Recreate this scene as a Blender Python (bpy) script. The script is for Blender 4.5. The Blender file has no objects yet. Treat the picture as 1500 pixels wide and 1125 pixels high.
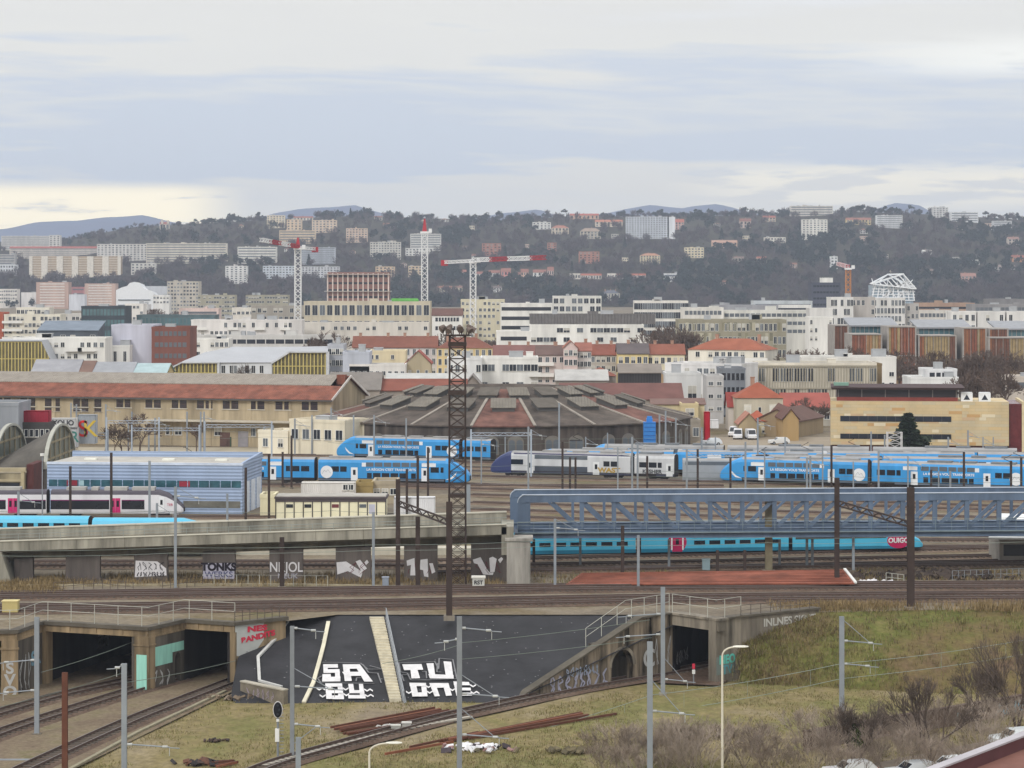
import bpy, math, random
import numpy as np
from mathutils import Vector, Matrix, noise as mnoise
R = random.Random(11)
SC = bpy.context.scene
COL = SC.collection
F, CZ, HY = 3850.0, 35.0, 405.0          # focal length in photo pixels, eye height, horizon row
# ---------------------------------------------------------------- camera
cam = bpy.data.cameras.new('camera'); co = bpy.data.objects.new('camera', cam); COL.objects.link(co)
co.location = (0, 0, CZ); co.rotation_euler = (math.radians(90), 0, 0)
cam.sensor_width = 36.0; cam.lens = F / 1500 * 36; cam.shift_y = -(562.5 - HY) / 1500
cam.clip_start = 1; cam.clip_end = 60000
SC.camera = co
# ---------------------------------------------------------------- sky
SUN_EL, SUN_AZ = 36, 208                  # soft sun, behind the camera to the left
w = bpy.data.worlds.new('World'); SC.world = w; w.use_nodes = True
nt = w.node_tree; nt.nodes.clear()
def nd(t, **k):
    n = nt.nodes.new(t)
    for a, b in k.items(): setattr(n, a, b)
    return n
out = nd('ShaderNodeOutputWorld'); bg = nd('ShaderNodeBackground'); bg.inputs[1].default_value = 0.1
sky = nd('ShaderNodeTexSky', sky_type='NISHITA', sun_disc=False)
sky.sun_elevation = math.radians(SUN_EL); sky.sun_rotation = math.radians(SUN_AZ)
tc = nd('ShaderNodeTexCoord'); sx = nd('ShaderNodeSeparateXYZ'); nt.links.new(tc.outputs['Generated'], sx.inputs[0])
def mth(op, a, b=None, c=None):
    n = nd('ShaderNodeMath', operation=op)
    for i, v in enumerate((a, b, c)):
        if v is None: continue
        if isinstance(v, (int, float)): n.inputs[i].default_value = v
        else: nt.links.new(v, n.inputs[i])
    return n.outputs[0]
X_, Z_ = sx.outputs[0], sx.outputs[2]
def skynoise(kx, kz, scale, det, off, tilt=0.0):
    cv = nd('ShaderNodeCombineXYZ')
    nt.links.new(mth('MULTIPLY', X_, kx), cv.inputs[0]); cv.inputs[1].default_value = off
    nt.links.new(mth('MULTIPLY', mth('ADD', Z_, mth('MULTIPLY', X_, tilt)), kz), cv.inputs[2])
    n = nd('ShaderNodeTexNoise'); n.inputs['Scale'].default_value = scale; n.inputs['Detail'].default_value = det
    n.inputs['Roughness'].default_value = 0.55
    nt.links.new(cv.outputs[0], n.inputs['Vector']); return n.outputs['Fac']
n1 = skynoise(5, 55, 1.3, 4, 2.3, 0.02)
n2 = skynoise(14, 120, 1.0, 5, 7.1, 0.04)
el = mth('ADD', Z_, mth('ADD', mth('MULTIPLY', mth('SUBTRACT', n1, 0.5), 0.075), mth('MULTIPLY', mth('SUBTRACT', n2, 0.5), 0.026)))
ramp = nd('ShaderNodeValToRGB'); cr = ramp.color_ramp
stops = [(0.0, (.82, .78, .68)), (.022, (.86, .82, .73)), (.036, (.80, .785, .735)), (.043, (.595, .655, .745)), (.056, (.595, .65, .74)),
         (.066, (.71, .73, .745)), (.074, (.61, .66, .745)), (.086, (.80, .785, .74)), (.105, (.78, .765, .73))]
SCL = 8.0
while len(cr.elements) < len(stops) + 2: cr.elements.new(.9)
for e_, (p, c) in zip(cr.elements, stops + [(.4, (.8, .8, .8)), (1, (.8, .8, .8))]):
    e_.position = p * SCL if p < .12 else (.94 if p < .9 else 1); e_.color = (*c, 1)
nt.links.new(mth('MULTIPLY', el, SCL), ramp.inputs[0])
# bright gaps low over the horizon and a bright sheet at the upper right
n3 = skynoise(26, 190, 1.0, 5, 11.7)
def smooth(v, a, b):
    n = nd('ShaderNodeMapRange', interpolation_type='SMOOTHSTEP'); nt.links.new(v, n.inputs[0])
    n.inputs[1].default_value = a; n.inputs[2].default_value = b; return n.outputs[0]
lowl = mth('MULTIPLY', mth('MULTIPLY', smooth(Z_, .037, .030), smooth(X_, -.095, -.13)), smooth(n3, .26, .42))
band = mth('MULTIPLY', smooth(Z_, .022, .030), smooth(Z_, .046, .037))
lowr = mth('MULTIPLY', mth('MULTIPLY', band, smooth(X_, .05, .10)), smooth(n3, .42, .56))
upr = mth('MULTIPLY', mth('MULTIPLY', smooth(Z_, .072, .079), smooth(Z_, .094, .083)), mth('MULTIPLY', smooth(X_, .10, .19), smooth(n2, .30, .5)))
def mix(fac, a, b, bt='MIX'):
    n = nd('ShaderNodeMix', data_type='RGBA', blend_type=bt)
    if isinstance(fac, (int, float)): n.inputs[0].default_value = fac
    else: nt.links.new(fac, n.inputs[0])
    for i, v in ((6, a), (7, b)):
        if isinstance(v, tuple): n.inputs[i].default_value = v
        else: nt.links.new(v, n.inputs[i])
    return n.outputs[2]
c = mix(lowl, ramp.outputs[0], (1.75, 1.5, .95, 1))
c = mix(mth('MULTIPLY', lowr, .8), c, (1.25, 1.13, .86, 1))
c = mix(mth('MULTIPLY', upr, .9), c, (1.0, .99, .93, 1))
# an overcast dome is brighter overhead than near the horizon
gain = mth('ADD', 10.7, mth('MULTIPLY', smooth(Z_, .12, .9), 6.5))
vm = nd('ShaderNodeVectorMath', operation='SCALE'); nt.links.new(c, vm.inputs[0]); nt.links.new(gain, vm.inputs[3])
fin = mix(0.06, vm.outputs[0], sky.outputs[0])
nt.links.new(fin, bg.inputs[0]); nt.links.new(bg.outputs[0], out.inputs[0])
# ---------------------------------------------------------------- sun, exposure
sl = bpy.data.lights.new('sun', 'SUN'); so = bpy.data.objects.new('sun', sl); COL.objects.link(so)
sl.energy = 1.45; sl.angle = math.radians(16); sl.color = (1, .975, .94)
az = math.radians(SUN_AZ); e_ = math.radians(SUN_EL)
so.rotation_euler = Vector((-math.sin(az) * math.cos(e_), -math.cos(az) * math.cos(e_), -math.sin(e_))).to_track_quat('-Z', 'Y').to_euler()
SC.view_settings.view_transform = 'Standard'; SC.view_settings.look = 'None'
SC.view_settings.exposure = 0.10; SC.view_settings.gamma = 1
SC.cycles.max_bounces = 5; SC.cycles.diffuse_bounces = 3; SC.cycles.volume_bounces = 0
SC.cycles.transparent_max_bounces = 4
SC.cycles.pixel_filter_type = 'BLACKMAN_HARRIS'; SC.cycles.filter_width = 1.5
# ---------------------------------------------------------------- helpers
def G(px, py, z=0.0):
    Y = (CZ - z) * F / (py - HY); return Vector(((px - 750) * Y / F, Y, z))
def A(px, py, Y): return Vector(((px - 750) * Y / F, Y, CZ - (py - HY) * Y / F))
def DY(py, z=0.0): return (CZ - z) * F / (py - HY)
def lin(c): return tuple((v / 255 / 12.92) if v / 255 <= .04045 else ((v / 255 + .055) / 1.055) ** 2.4 for v in c)
MATS = {}
def mat(col, rough=.85, var=.14, scale=.5, streak=0.0, spec=.25, metal=0.0, bump=0.0, corr=None, brick=None, key=None):
    """weathered procedural paint, stone or metal; col is sRGB 0-255 of the base colour"""
    k = key or (col, rough, var, scale, streak, spec, metal, bump, corr, brick)
    if k in MATS: return MATS[k]
    m = bpy.data.materials.new('surface'); MATS[k] = m; m.use_nodes = True
    t = m.node_tree; b = t.nodes['Principled BSDF']; L = t.links.new
    b.inputs['Roughness'].default_value = rough; b.inputs['Metallic'].default_value = metal
    b.inputs['Specular IOR Level'].default_value = spec
    c = lin(col)
    geo = t.nodes.new('ShaderNodeNewGeometry'); mp = t.nodes.new('ShaderNodeMapping')
    L(geo.outputs['Position'], mp.inputs[0]); mp.inputs['Scale'].default_value = (scale, scale, scale * (.12 if streak else 1))
    n = t.nodes.new('ShaderNodeTexNoise'); n.inputs['Scale'].default_value = 1; n.inputs['Detail'].default_value = 6
    n.inputs['Roughness'].default_value = .62; L(mp.outputs[0], n.inputs['Vector'])
    mr = t.nodes.new('ShaderNodeMapRange'); L(n.outputs['Fac'], mr.inputs[0])
    mr.inputs[1].default_value = .32; mr.inputs[2].default_value = .68
    v = var + streak
    mr.inputs[3].default_value = 1 - v * 1.25; mr.inputs[4].default_value = 1 + v * .75
    base = None
    if brick:
        tc = t.nodes.new('ShaderNodeTexCoord'); bm_ = t.nodes.new('ShaderNodeCombineXYZ'); s3 = t.nodes.new('ShaderNodeSeparateXYZ'); L(tc.outputs['Object'], s3.inputs[0]); ad = t.nodes.new('ShaderNodeMath'); L(s3.outputs[0], ad.inputs[0]); L(s3.outputs[1], ad.inputs[1]); L(ad.outputs[0], bm_.inputs[0]); L(s3.outputs[2], bm_.inputs[1])
        bt = t.nodes.new('ShaderNodeTexBrick'); L(bm_.outputs[0], bt.inputs['Vector'])
        c2, mort, bw, rh = brick
        bt.inputs['Color1'].default_value = (*c, 1); bt.inputs['Color2'].default_value = (*lin(c2), 1); bt.inputs['Mortar'].default_value = (*lin(mort), 1)
        bt.inputs['Brick Width'].default_value = bw; bt.inputs['Row Height'].default_value = rh; bt.inputs['Mortar Size'].default_value = .02
        bt.inputs['Scale'].default_value = 1; bt.inputs['Bias'].default_value = 0; base = bt.outputs[0]
    mx = t.nodes.new('ShaderNodeVectorMath'); mx.operation = 'SCALE'
    if base: L(base, mx.inputs[0])
    else: mx.inputs[0].default_value = c
    fac = mr.outputs[0]
    if corr:                                # corrugation: fine ribs along one object axis
        ax, pitch, amt = corr
        tc = t.nodes.new('ShaderNodeTexCoord'); wv = t.nodes.new('ShaderNodeTexWave'); wv.bands_direction = ax
        wv.inputs['Scale'].default_value = .3142 / pitch; L(tc.outputs['Object'], wv.inputs[0])
        bp = t.nodes.new('ShaderNodeBump'); bp.inputs['Strength'].default_value = amt; bp.inputs['Distance'].default_value = pitch * .5
        L(wv.outputs['Fac'], bp.inputs['Height']); L(bp.outputs[0], b.inputs['Normal'])
    elif bump:
        bp = t.nodes.new('ShaderNodeBump'); bp.inputs['Strength'].default_value = bump; bp.inputs['Distance'].default_value = .3
        L(n.outputs['Fac'], bp.inputs['Height']); L(bp.outputs[0], b.inputs['Normal'])
    L(fac, mx.inputs[3]); L(mx.outputs[0], b.inputs['Base Color'])
    return m
def mat_blend(cols, scale, key, bump=.3, fine=6.0, stretch=(1, 1, 1), rough=.95):
    """ground cover: several base colours blended by two sizes of noise"""
    m = bpy.data.materials.new(key); m.use_nodes = True; t = m.node_tree; b = t.nodes['Principled BSDF']; L = t.links.new
    b.inputs['Roughness'].default_value = rough; b.inputs['Specular IOR Level'].default_value = .1
    geo = t.nodes.new('ShaderNodeNewGeometry'); mp = t.nodes.new('ShaderNodeMapping'); L(geo.outputs['Position'], mp.inputs[0])
    mp.inputs['Scale'].default_value = stretch
    n = t.nodes.new('ShaderNodeTexNoise'); n.inputs['Scale'].default_value = scale; n.inputs['Detail'].default_value = 8; n.inputs['Roughness'].default_value = .68
    L(mp.outputs[0], n.inputs['Vector'])
    r = t.nodes.new('ShaderNodeValToRGB'); cr = r.color_ramp
    while len(cr.elements) < len(cols): cr.elements.new(.5)
    for i, (e, c) in enumerate(zip(cr.elements, cols)):
        e.position = .30 + .40 * i / max(1, len(cols) - 1); e.color = (*lin(c), 1)
    L(n.outputs['Fac'], r.inputs[0])
    n2 = t.nodes.new('ShaderNodeTexNoise'); n2.inputs['Scale'].default_value = fine; n2.inputs['Detail'].default_value = 5; n2.inputs['Roughness'].default_value = .7
    L(mp.outputs[0], n2.inputs['Vector'])
    mr = t.nodes.new('ShaderNodeMapRange'); L(n2.outputs['Fac'], mr.inputs[0]); mr.inputs[1].default_value = .25; mr.inputs[2].default_value = .75
    mr.inputs[3].default_value = .62; mr.inputs[4].default_value = 1.35
    mx = t.nodes.new('ShaderNodeVectorMath'); mx.operation = 'SCALE'; L(r.outputs[0], mx.inputs[0]); L(mr.outputs[0], mx.inputs[3])
    L(mx.outputs[0], b.inputs['Base Color'])
    if bump:
        bp = t.nodes.new('ShaderNodeBump'); bp.inputs['Strength'].default_value = bump; bp.inputs['Distance'].default_value = .25
        L(n2.outputs['Fac'], bp.inputs['Height']); L(bp.outputs[0], b.inputs['Normal'])
    return m
class MB:
    def __init__(s): s.v = []; s.f = []; s.m = []
    def poly(s, pts, m=0):
        i = len(s.v); s.v += [tuple(p) for p in pts]; s.f.append(tuple(range(i, i + len(pts)))); s.m.append(m); return s
    def faces(s, pts, fs, m=0):
        i = len(s.v); s.v += [tuple(p) for p in pts]
        for f in fs: s.f.append(tuple(i + k for k in f)); s.m.append(m)
        return s
    def hexa(s, p, m=0):                    # 4 bottom corners then 4 top corners
        return s.faces(p, [(3, 2, 1, 0), (4, 5, 6, 7), (0, 1, 5, 4), (1, 2, 6, 5), (2, 3, 7, 6), (3, 0, 4, 7)], m)
    def box(s, x0, y0, z0, x1, y1, z1, m=0):
        if x0 > x1: x0, x1 = x1, x0
        if y0 > y1: y0, y1 = y1, y0
        if z0 > z1: z0, z1 = z1, z0
        return s.hexa([(x0, y0, z0), (x1, y0, z0), (x1, y1, z0), (x0, y1, z0), (x0, y0, z1), (x1, y0, z1), (x1, y1, z1), (x0, y1, z1)], m)
    def prism(s, pl, z0, z1, m=0):
        n = len(pl); i = len(s.v)
        s.v += [(p[0], p[1], z0) for p in pl] + [(p[0], p[1], z1) for p in pl]
        s.f.append(tuple(i + k for k in range(n))[::-1]); s.f.append(tuple(i + n + k for k in range(n))); s.m += [m, m]
        for k in range(n):
            j = (k + 1) % n; s.f.append((i + k, i + j, i + n + j, i + n + k)); s.m.append(m)
        return s
    def tube(s, a, b, r0, r1=None, n=6, m=0, cap=True):
        a, b = Vector(a), Vector(b); r1 = r0 if r1 is None else r1
        d = (b - a).normalized(); u = d.orthogonal().normalized(); v = d.cross(u); i = len(s.v)
        for p, r in ((a, r0), (b, r1)):
            for k in range(n):
                t = 2 * math.pi * (k + .5) / n; s.v.append(tuple(p + (u * math.cos(t) + v * math.sin(t)) * r))
        for k in range(n):
            j = (k + 1) % n; s.f.append((i + k, i + j, i + n + j, i + n + k)); s.m.append(m)
        if cap: s.f.append(tuple(i + k for k in range(n))[::-1]); s.f.append(tuple(i + n + k for k in range(n))); s.m += [m, m]
        return s
    def bar(s, a, b, w, h=None, m=0, up=(0, 0, 1)):
        a, b = Vector(a), Vector(b); h = w if h is None else h
        d = (b - a).normalized(); u = d.cross(Vector(up))
        u = d.orthogonal() if u.length < 1e-4 else u
        u = u.normalized() * w / 2; v = u.cross(d).normalized() * h / 2
        return s.hexa([a - u - v, a + u - v, b + u - v, b - u - v, a - u + v, a + u + v, b + u + v, b - u + v], m)
    def path(s, pts, w, h=None, m=0):
        for a, b in zip(pts, pts[1:]): s.bar(a, b, w, h, m)
        return s
    def slices(s, xs, bot, top, y0, y1, m=0):  # upright wall with a free top and bottom line (arches)
        for a, b in zip(xs, xs[1:]):
            e = 1e-5
            za, zb, ta, tb = bot(a + e), bot(b - e), top(a + e), top(b - e)
            if ta - za < .01 and tb - zb < .01: continue
            s.hexa([(a, y0, za), (b, y0, zb), (b, y1, zb), (a, y1, za), (a, y0, ta), (b, y0, tb), (b, y1, tb), (a, y1, ta)], m)
        return s
    def loft(s, rings, m=0, mf=None, cap=True):
        n = len(rings[0]); i = len(s.v)
        for r in rings: s.v += [tuple(p) for p in r]
        for q in range(len(rings) - 1):
            for k in range(n):
                j = (k + 1) % n; s.f.append((i + q * n + k, i + q * n + j, i + (q + 1) * n + j, i + (q + 1) * n + k)); s.m.append(mf(q, k) if mf else m)
        if cap:
            s.f.append(tuple(i + k for k in range(n))[::-1]); s.f.append(tuple(i + (len(rings) - 1) * n + k for k in range(n))); s.m += [mf(0, 0) if mf else m] * 2
        return s
    def mesh(s, name, mats, smooth=False):
        me = bpy.data.meshes.new(name); me.from_pydata(s.v, [], s.f); ms = mats if isinstance(mats, (list, tuple)) else [mats]
        for x in ms: me.materials.append(x)
        if len(ms) > 1: me.polygons.foreach_set('material_index', s.m)
        if smooth: me.polygons.foreach_set('use_smooth', [True] * len(s.f))
        me.update(); return me
    def build(s, name, mats, parent=None, smooth=False, loc=None):
        return link(name, s.mesh(name, mats, smooth), parent, loc)
def link(name, data, parent=None, loc=None, rz=0.0):
    o = bpy.data.objects.new(name, data); COL.objects.link(o)
    if parent: o.parent = parent
    if loc is not None: o.location = loc
    if rz: o.rotation_euler = (0, 0, rz)
    return o
def tag(o, label, cat, group=None, kind=None):
    if label: o['label'] = label
    if cat: o['category'] = cat
    if group: o['group'] = group
    if kind: o['kind'] = kind
    return o
def thing(name, label, cat, loc=(0, 0, 0), rz=0.0, group=None):
    o = bpy.data.objects.new(name, None); COL.objects.link(o); o.location = loc; o.rotation_euler = (0, 0, rz); o.empty_display_size = .5
    return tag(o, label, cat, group)
def copytree(o, parent=None):
    c = o.copy(); COL.objects.link(c)
    if parent: c.parent = parent
    for ch in o.children: copytree(ch, c)
    return c
ORD = 'first second third fourth fifth sixth seventh eighth ninth tenth eleventh twelfth thirteenth fourteenth fifteenth sixteenth seventeenth eighteenth nineteenth twentieth'.split()
def text(body, parent, m, loc, size, rot, name='lettering', sx=1.0, bold=0.0):
    cu = bpy.data.curves.new(name, 'FONT'); cu.body = body; cu.size = size; cu.align_x = 'CENTER'; cu.align_y = 'CENTER'; cu.extrude = .004
    cu.offset = bold; cu.materials.append(m)
    tmp = bpy.data.objects.new(name, cu); me = bpy.data.meshes.new_from_object(tmp); bpy.data.objects.remove(tmp); me.name = name
    if not me.materials: me.materials.append(m)
    o = link(name, me, parent, loc); o.rotation_euler = rot; o.scale = (sx, 1, 1); return o
# ================================================================ terrain
CREST = [(-400, 356), (0, 354), (90, 352), (140, 343), (200, 332), (285, 328), (400, 321), (520, 316), (640, 320), (720, 323), (840, 317), (1000, 317), (1100, 315), (1180, 314), (1260, 310), (1380, 315), (1500, 322), (1900, 326)]
HY0, HY1 = 3000.0, 4200.0
def crest(px): return float(np.interp(px, [c[0] for c in CREST], [c[1] for c in CREST]))
def hill_z(px, Y):
    zc = 35 + (HY - crest(px)) * HY1 / F; t = (Y - HY0) / (HY1 - HY0)
    if t <= 0: return 0.0
    if t > 1: return zc - (t - 1) * 70
    return zc * (1.25 * t - .25 * t * t * t * t) / 1.0 if t < 1 else zc
def hillpt(px, py):
    a, b = HY0, HY1
    if py >= 449.5: return G(px, py)
    for _ in range(40):
        m = (a + b) / 2
        if HY - (hill_z(px, m) - CZ) * F / m > py: a = m
        else: b = m
    Y = (a + b) / 2; return Vector(((px - 750) * Y / F, Y, hill_z(px, Y)))
m_soilwood = mat_blend([(44, 39, 36), (54, 48, 42), (58, 56, 42), (72, 66, 54)], .012, 'woodland soil', bump=0, fine=.15)
hb = MB(); PX = list(range(-400, 1901, 25)); TT = [0, .04, .1, .18, .27, .36, .46, .56, .66, .76, .86, .94, 1, 1.12, 1.5, 2]
gv = []
for p in PX:
    for t in TT:
        Y = HY0 + t * (HY1 - HY0); gv.append(((p - 750) * Y / F, Y, hill_z(p, Y) - (.5 if t == 0 else 0)))
nT = len(TT); hb.faces(gv, [(i * nT + j, (i + 1) * nT + j, (i + 1) * nT + j + 1, i * nT + j + 1) for i in range(len(PX) - 1) for j in range(nT - 1)])
tag(hb.build('hills', m_soilwood, smooth=True), None, None, kind='structure')
MT = [(-500, 338), (-200, 340), (0, 336), (60, 325), (110, 323), (150, 319), (210, 315), (265, 328), (320, 334), (400, 313), (440, 306), (520, 301), (560, 312), (640, 328), (730, 313), (790, 307), (830, 320), (890, 312), (950, 300), (1000, 305), (1050, 298), (1095, 310), (1150, 322), (1260, 314), (1310, 297), (1345, 300), (1370, 314), (1500, 322), (2000, 320)]
mb = MB(); rows = []
for p in range(-500, 2001, 12):
    yy = float(np.interp(p, [c[0] for c in MT], [c[1] for c in MT])) + 1.2 * mnoise.noise(Vector((p * .03, 0, 0)))
    z = 35 + (HY - yy) * 9500 / F
    rows.append([((p - 750) * Y / F, Y, zz) for Y, zz in ((8300, -2), (9000, z * .55), (9500, z), (10300, z * .5), (11000, -2))])
mb.faces([q for r in rows for q in r], [(i * 5 + j, (i + 1) * 5 + j, (i + 1) * 5 + j + 1, i * 5 + j + 1) for i in range(len(rows) - 1) for j in range(4)])
tag(mb.build('mountains', mat((62, 76, 108), var=.1, scale=.002), smooth=True), None, None, kind='structure')  # haze of the far distance put into the bluish base colour
# ================================================================ embankment line (plan)
def xy(v): return (v.x, v.y)
W = [xy(G(px, py, .5)) for px, py in ((-110, 926), (25, 922), (62, 909), (217, 918), (270, 906), (344, 911), (420, 902.5))]
N1, N2, N3 = xy(G(757, 1027, -6)), xy(G(985, 990, -6)), xy(G(1050, 1001, -6))
N4, N5 = (23.3, 267.6), (32.0, 274.0)
EDGE = W + [(-18, 272), (0, 272), (12.5, 272), N2, N3, N4, N5, (54, 277.5), (85, 281)]
gm = mat_blend([(92, 84, 74), (112, 103, 90), (128, 118, 102), (112, 100, 78), (98, 96, 62)], .045, 'yard ground of gravel and thin grass', bump=.35, fine=1.3)
g = MB()
pts = [(-90, EDGE[0][1])] + EDGE + [(140, 284)]
for (xa, ya), (xb, yb) in zip(pts, pts[1:]): g.poly([(xa, ya, 0), (xb, yb, 0), (xb, 300, 0), (xa, 300, 0)])
g.poly([(-90, 300, 0), (140, 300, 0), (900, 3100, 0), (-900, 3100, 0)])
for xa, xb, xc, xd in ((-9000, -90, -900, -9000), (140, 9000, 9000, 900)): g.poly([(xa, 300, 0), (xb, 300, 0), (xc, 3100, 0), (xd, 3100, 0)])
g.poly([(-9000, 3100, 0), (9000, 3100, 0), (9000, 12000, 0), (-9000, 12000, 0)])
tag(g.build('ground', gm), None, None, kind='structure')
fg = mat_blend([(126, 114, 96), (136, 124, 98), (126, 114, 80), (110, 108, 66), (142, 128, 96)], .07, 'meadow of short grass and bare earth', bump=.5, fine=1.6, stretch=(1, .6, 1))
g = MB(); nx, ny = 60, 40; vs = []
def pit_z(x, y): return -6 + .18 * mnoise.noise(Vector((x * .07, y * .07, 3)))
for i in range(nx + 1):
    for j in range(ny + 1):
        x, y = -130 + 260 * i / nx, 170 + 190 * j / ny
        vs.append((x, y, pit_z(x, y)))
g.faces(vs, [(i * (ny + 1) + j, (i + 1) * (ny + 1) + j, (i + 1) * (ny + 1) + j + 1, i * (ny + 1) + j + 1) for i in range(nx) for j in range(ny)])
g.poly([(-400, -60, -6), (400, -60, -6), (130, 170, -6), (-130, 170, -6)])
tag(g.build('field', fg, smooth=True), None, None, kind='structure')
# ---- dark geotextile slope
m_geo = mat((47, 47, 50), var=.3, scale=.3, rough=.75, bump=.35)
SLK = 6 / 19.4
def slope_z(Y): return -6 * (272 - Y) / 19.4
def slope_pt(px, py, up=0.0):
    a, b = (px - 750) / F, (py - HY) / F; Y = (35 + SLK * 272 - up) / (b + SLK)
    return Vector((a * Y, Y, CZ - b * Y))
L0 = [(-23.4, 272), W[5], (-27.0, 254.5), (-26.0, 252.0)]
def left_x(Y): return float(np.interp(Y, [251, 254.5, W[5][1], 272], [-26.2, -27.2, W[5][0] + .3, -23.6]))
def right_x(Y): return float(np.interp(Y, [251, N1[1], N2[1], 272], [-1.5, N1[0] + .3, N2[0] + .3, N2[0] + 1.5]))
sb = MB(); nu, nv = 90, 40; vs = []
for j in range(nv + 1):
    Y = 251.6 + (272.05 - 251.6) * j / nv
    for i in range(nu + 1):
        x = left_x(Y) + (right_x(Y) - left_x(Y)) * i / nu
        wv = .10 * mnoise.noise(Vector((x * .35, Y * .35, 9))) if 0 < j < nv else 0
        vs.append((x, Y, slope_z(Y) + wv - .10))
sb.faces(vs, [(j * (nu + 1) + i, j * (nu + 1) + i + 1, (j + 1) * (nu + 1) + i + 1, (j + 1) * (nu + 1) + i) for j in range(nv) for i in range(nu)])
slope = thing('geotextile_slope', 'dark grey sheeted embankment slope with white graffiti reading SA BY TU ONE', 'embankment')
sb.build('sheet', m_geo, slope, smooth=True)
pins = MB(); RP = random.Random(5)
for k in range(130):
    Y = 253 + 18 * RP.random(); x = left_x(Y) + (right_x(Y) - left_x(Y)) * RP.random(); r = .05 + .03 * RP.random(); z = slope_z(Y) + .05
    pins.poly([(x - r, Y - r, z - r * SLK), (x + r, Y - r, z - r * SLK), (x + r, Y + r, z + r * SLK), (x - r, Y + r, z + r * SLK)])
tag(pins.build('anchor_pin', mat((112, 112, 114)), slope), None, None, kind='stuff')
m_white = mat((212, 210, 210), var=.14, scale=1.2); m_grey_line = mat((120, 120, 122), var=.1, scale=2)
ZC, LVL = 6.0, [0]
def zq(pts, m):                               # one painted stroke, a few mm above the last one
    LVL[0] += 1; up = .05 + .004 * (LVL[0] % 14); mb_ = MB()
    return mb_.poly([slope_pt(460 + x / ZC, 950 + y / ZC, up) for x, y in pts])
def graffiti(parent, quads, lines, label):
    b = MB()
    for q in quads:
        LVL[0] += 1; up = .06 + .004 * (LVL[0] % 14)
        b.poly([slope_pt(460 + x / ZC, 950 + y / ZC, up) for x, y in q][::-1])
    o = b.build('graffiti_lettering', m_white, parent); o['label'] = label
    b = MB()
    for ln in lines: b.path([slope_pt(460 + x / ZC, 950 + y / ZC, .05) for x, y in ln], .13, .03)
    if lines: b.build('outline', m_grey_line, o)
r_ = lambda x0, y0, x1, y1: [(x0, y0), (x1, y0), (x1, y1), (x0, y1)]
zig = lambda x, y, n, s=26, h=16: [[(x + s * k, y + (h if k % 2 else 0)), (x + s * (k + 1), y + (0 if k % 2 else h)), (x + s * (k + 1), y + (0 if k % 2 else h) + 13), (x + s * k, y + (h if k % 2 else 0) + 13)] for k in range(n)]
graffiti(slope, [[(80, 138), (208, 136), (212, 168), (84, 170)], [(80, 140), (118, 140), (124, 215), (84, 215)], [(82, 184), (222, 180), (228, 212), (84, 215)], [(182, 184), (224, 184), (232, 287), (188, 287)], [(74, 250), (232, 246), (232, 288), (70, 290)], [(74, 225), (146, 222), (150, 252), (74, 254)],
    [(252, 140), (306, 140), (332, 284), (270, 286)], [(252, 138), (398, 138), (410, 176), (258, 178)], [(352, 138), (402, 138), (518, 290), (442, 290)], [(246, 204), (402, 204), (424, 240), (272, 240)]],
    [[(70, 120), (250, 122), (410, 128), (470, 180), (600, 180), (628, 300)], [(430, 140), (480, 210), (560, 215), (590, 300)], [(490, 150), (585, 175)], [(60, 300), (30, 260), (70, 240)], [(60, 300), (530, 305)], [(370, 285), (375, 255), (420, 258)]], 'white block graffiti letters SA')
graffiti(slope, [[(98, 308), (148, 308), (160, 442), (108, 442)], [(98, 306), (246, 306), (250, 334), (102, 336)], [(116, 366), (252, 366), (256, 392), (118, 392)], [(108, 412), (262, 412), (264, 445), (110, 444)], [(206, 308), (246, 308), (264, 444), (214, 444)],
    [(300, 310), (344, 310), (356, 380), (312, 380)], [(394, 310), (430, 310), (450, 438), (406, 438)], [(308, 366), (440, 366), (444, 392), (312, 392)], [(300, 408), (452, 408), (454, 438), (302, 438)]] + zig(252, 340, 2) + zig(440, 350, 3) + zig(258, 390, 2) + zig(446, 398, 3) + zig(50, 402, 2) + zig(20, 340, 3), [], 'white block graffiti letters BY')
graffiti(slope, [[(774, 138), (944, 136), (960, 186), (792, 190)], [(842, 140), (896, 140), (932, 260), (856, 263)], [(988, 130), (1050, 128), (1068, 256), (1020, 260)], [(1004, 224), (1226, 232), (1228, 264), (1018, 262)], [(1138, 112), (1206, 116), (1226, 262), (1160, 252)]],
    [[(745, 125), (985, 118), (1060, 112), (1095, 180), (1100, 85), (1220, 95), (1255, 265), (1000, 275), (850, 275), (820, 215), (760, 205), (745, 125)], [(790, 285), (770, 230), (840, 225)], [(950, 200), (985, 200), (990, 260)], [(1085, 130), (1080, 205), (1120, 205)]], 'white block graffiti letters TU')
graffiti(slope, [[(838, 302), (894, 302), (920, 420), (866, 422)], [(838, 300), (982, 302), (986, 330), (842, 330)], [(856, 386), (994, 384), (998, 420), (864, 422)], [(940, 302), (984, 302), (998, 420), (952, 420)],
    [(1014, 308), (1064, 304), (1106, 418), (1060, 420)], [(1014, 303), (1180, 303), (1186, 342), (1030, 346)], [(1130, 304), (1182, 304), (1212, 412), (1160, 416)], [(1225, 290), (1282, 290), (1302, 412), (1252, 416)], [(1225, 288), (1360, 294), (1372, 322), (1230, 322)], [(1240, 344), (1376, 344), (1380, 368), (1245, 368)], [(1254, 384), (1384, 388), (1390, 412), (1260, 415)]]
    + zig(980, 318, 2) + zig(990, 368, 3) + zig(1190, 345, 2) + zig(1372, 312, 2) + zig(1376, 372, 3) + zig(808, 370, 2), [], 'white block graffiti letters ONE')
b = MB(); b.path([slope_pt(x, y, .1) for x, y in ((422, 908), (405, 934), (378, 962), (380, 997), (413, 1006))], .3, .2); b.build('drain_channel', mat((190, 190, 186)), slope)
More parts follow.
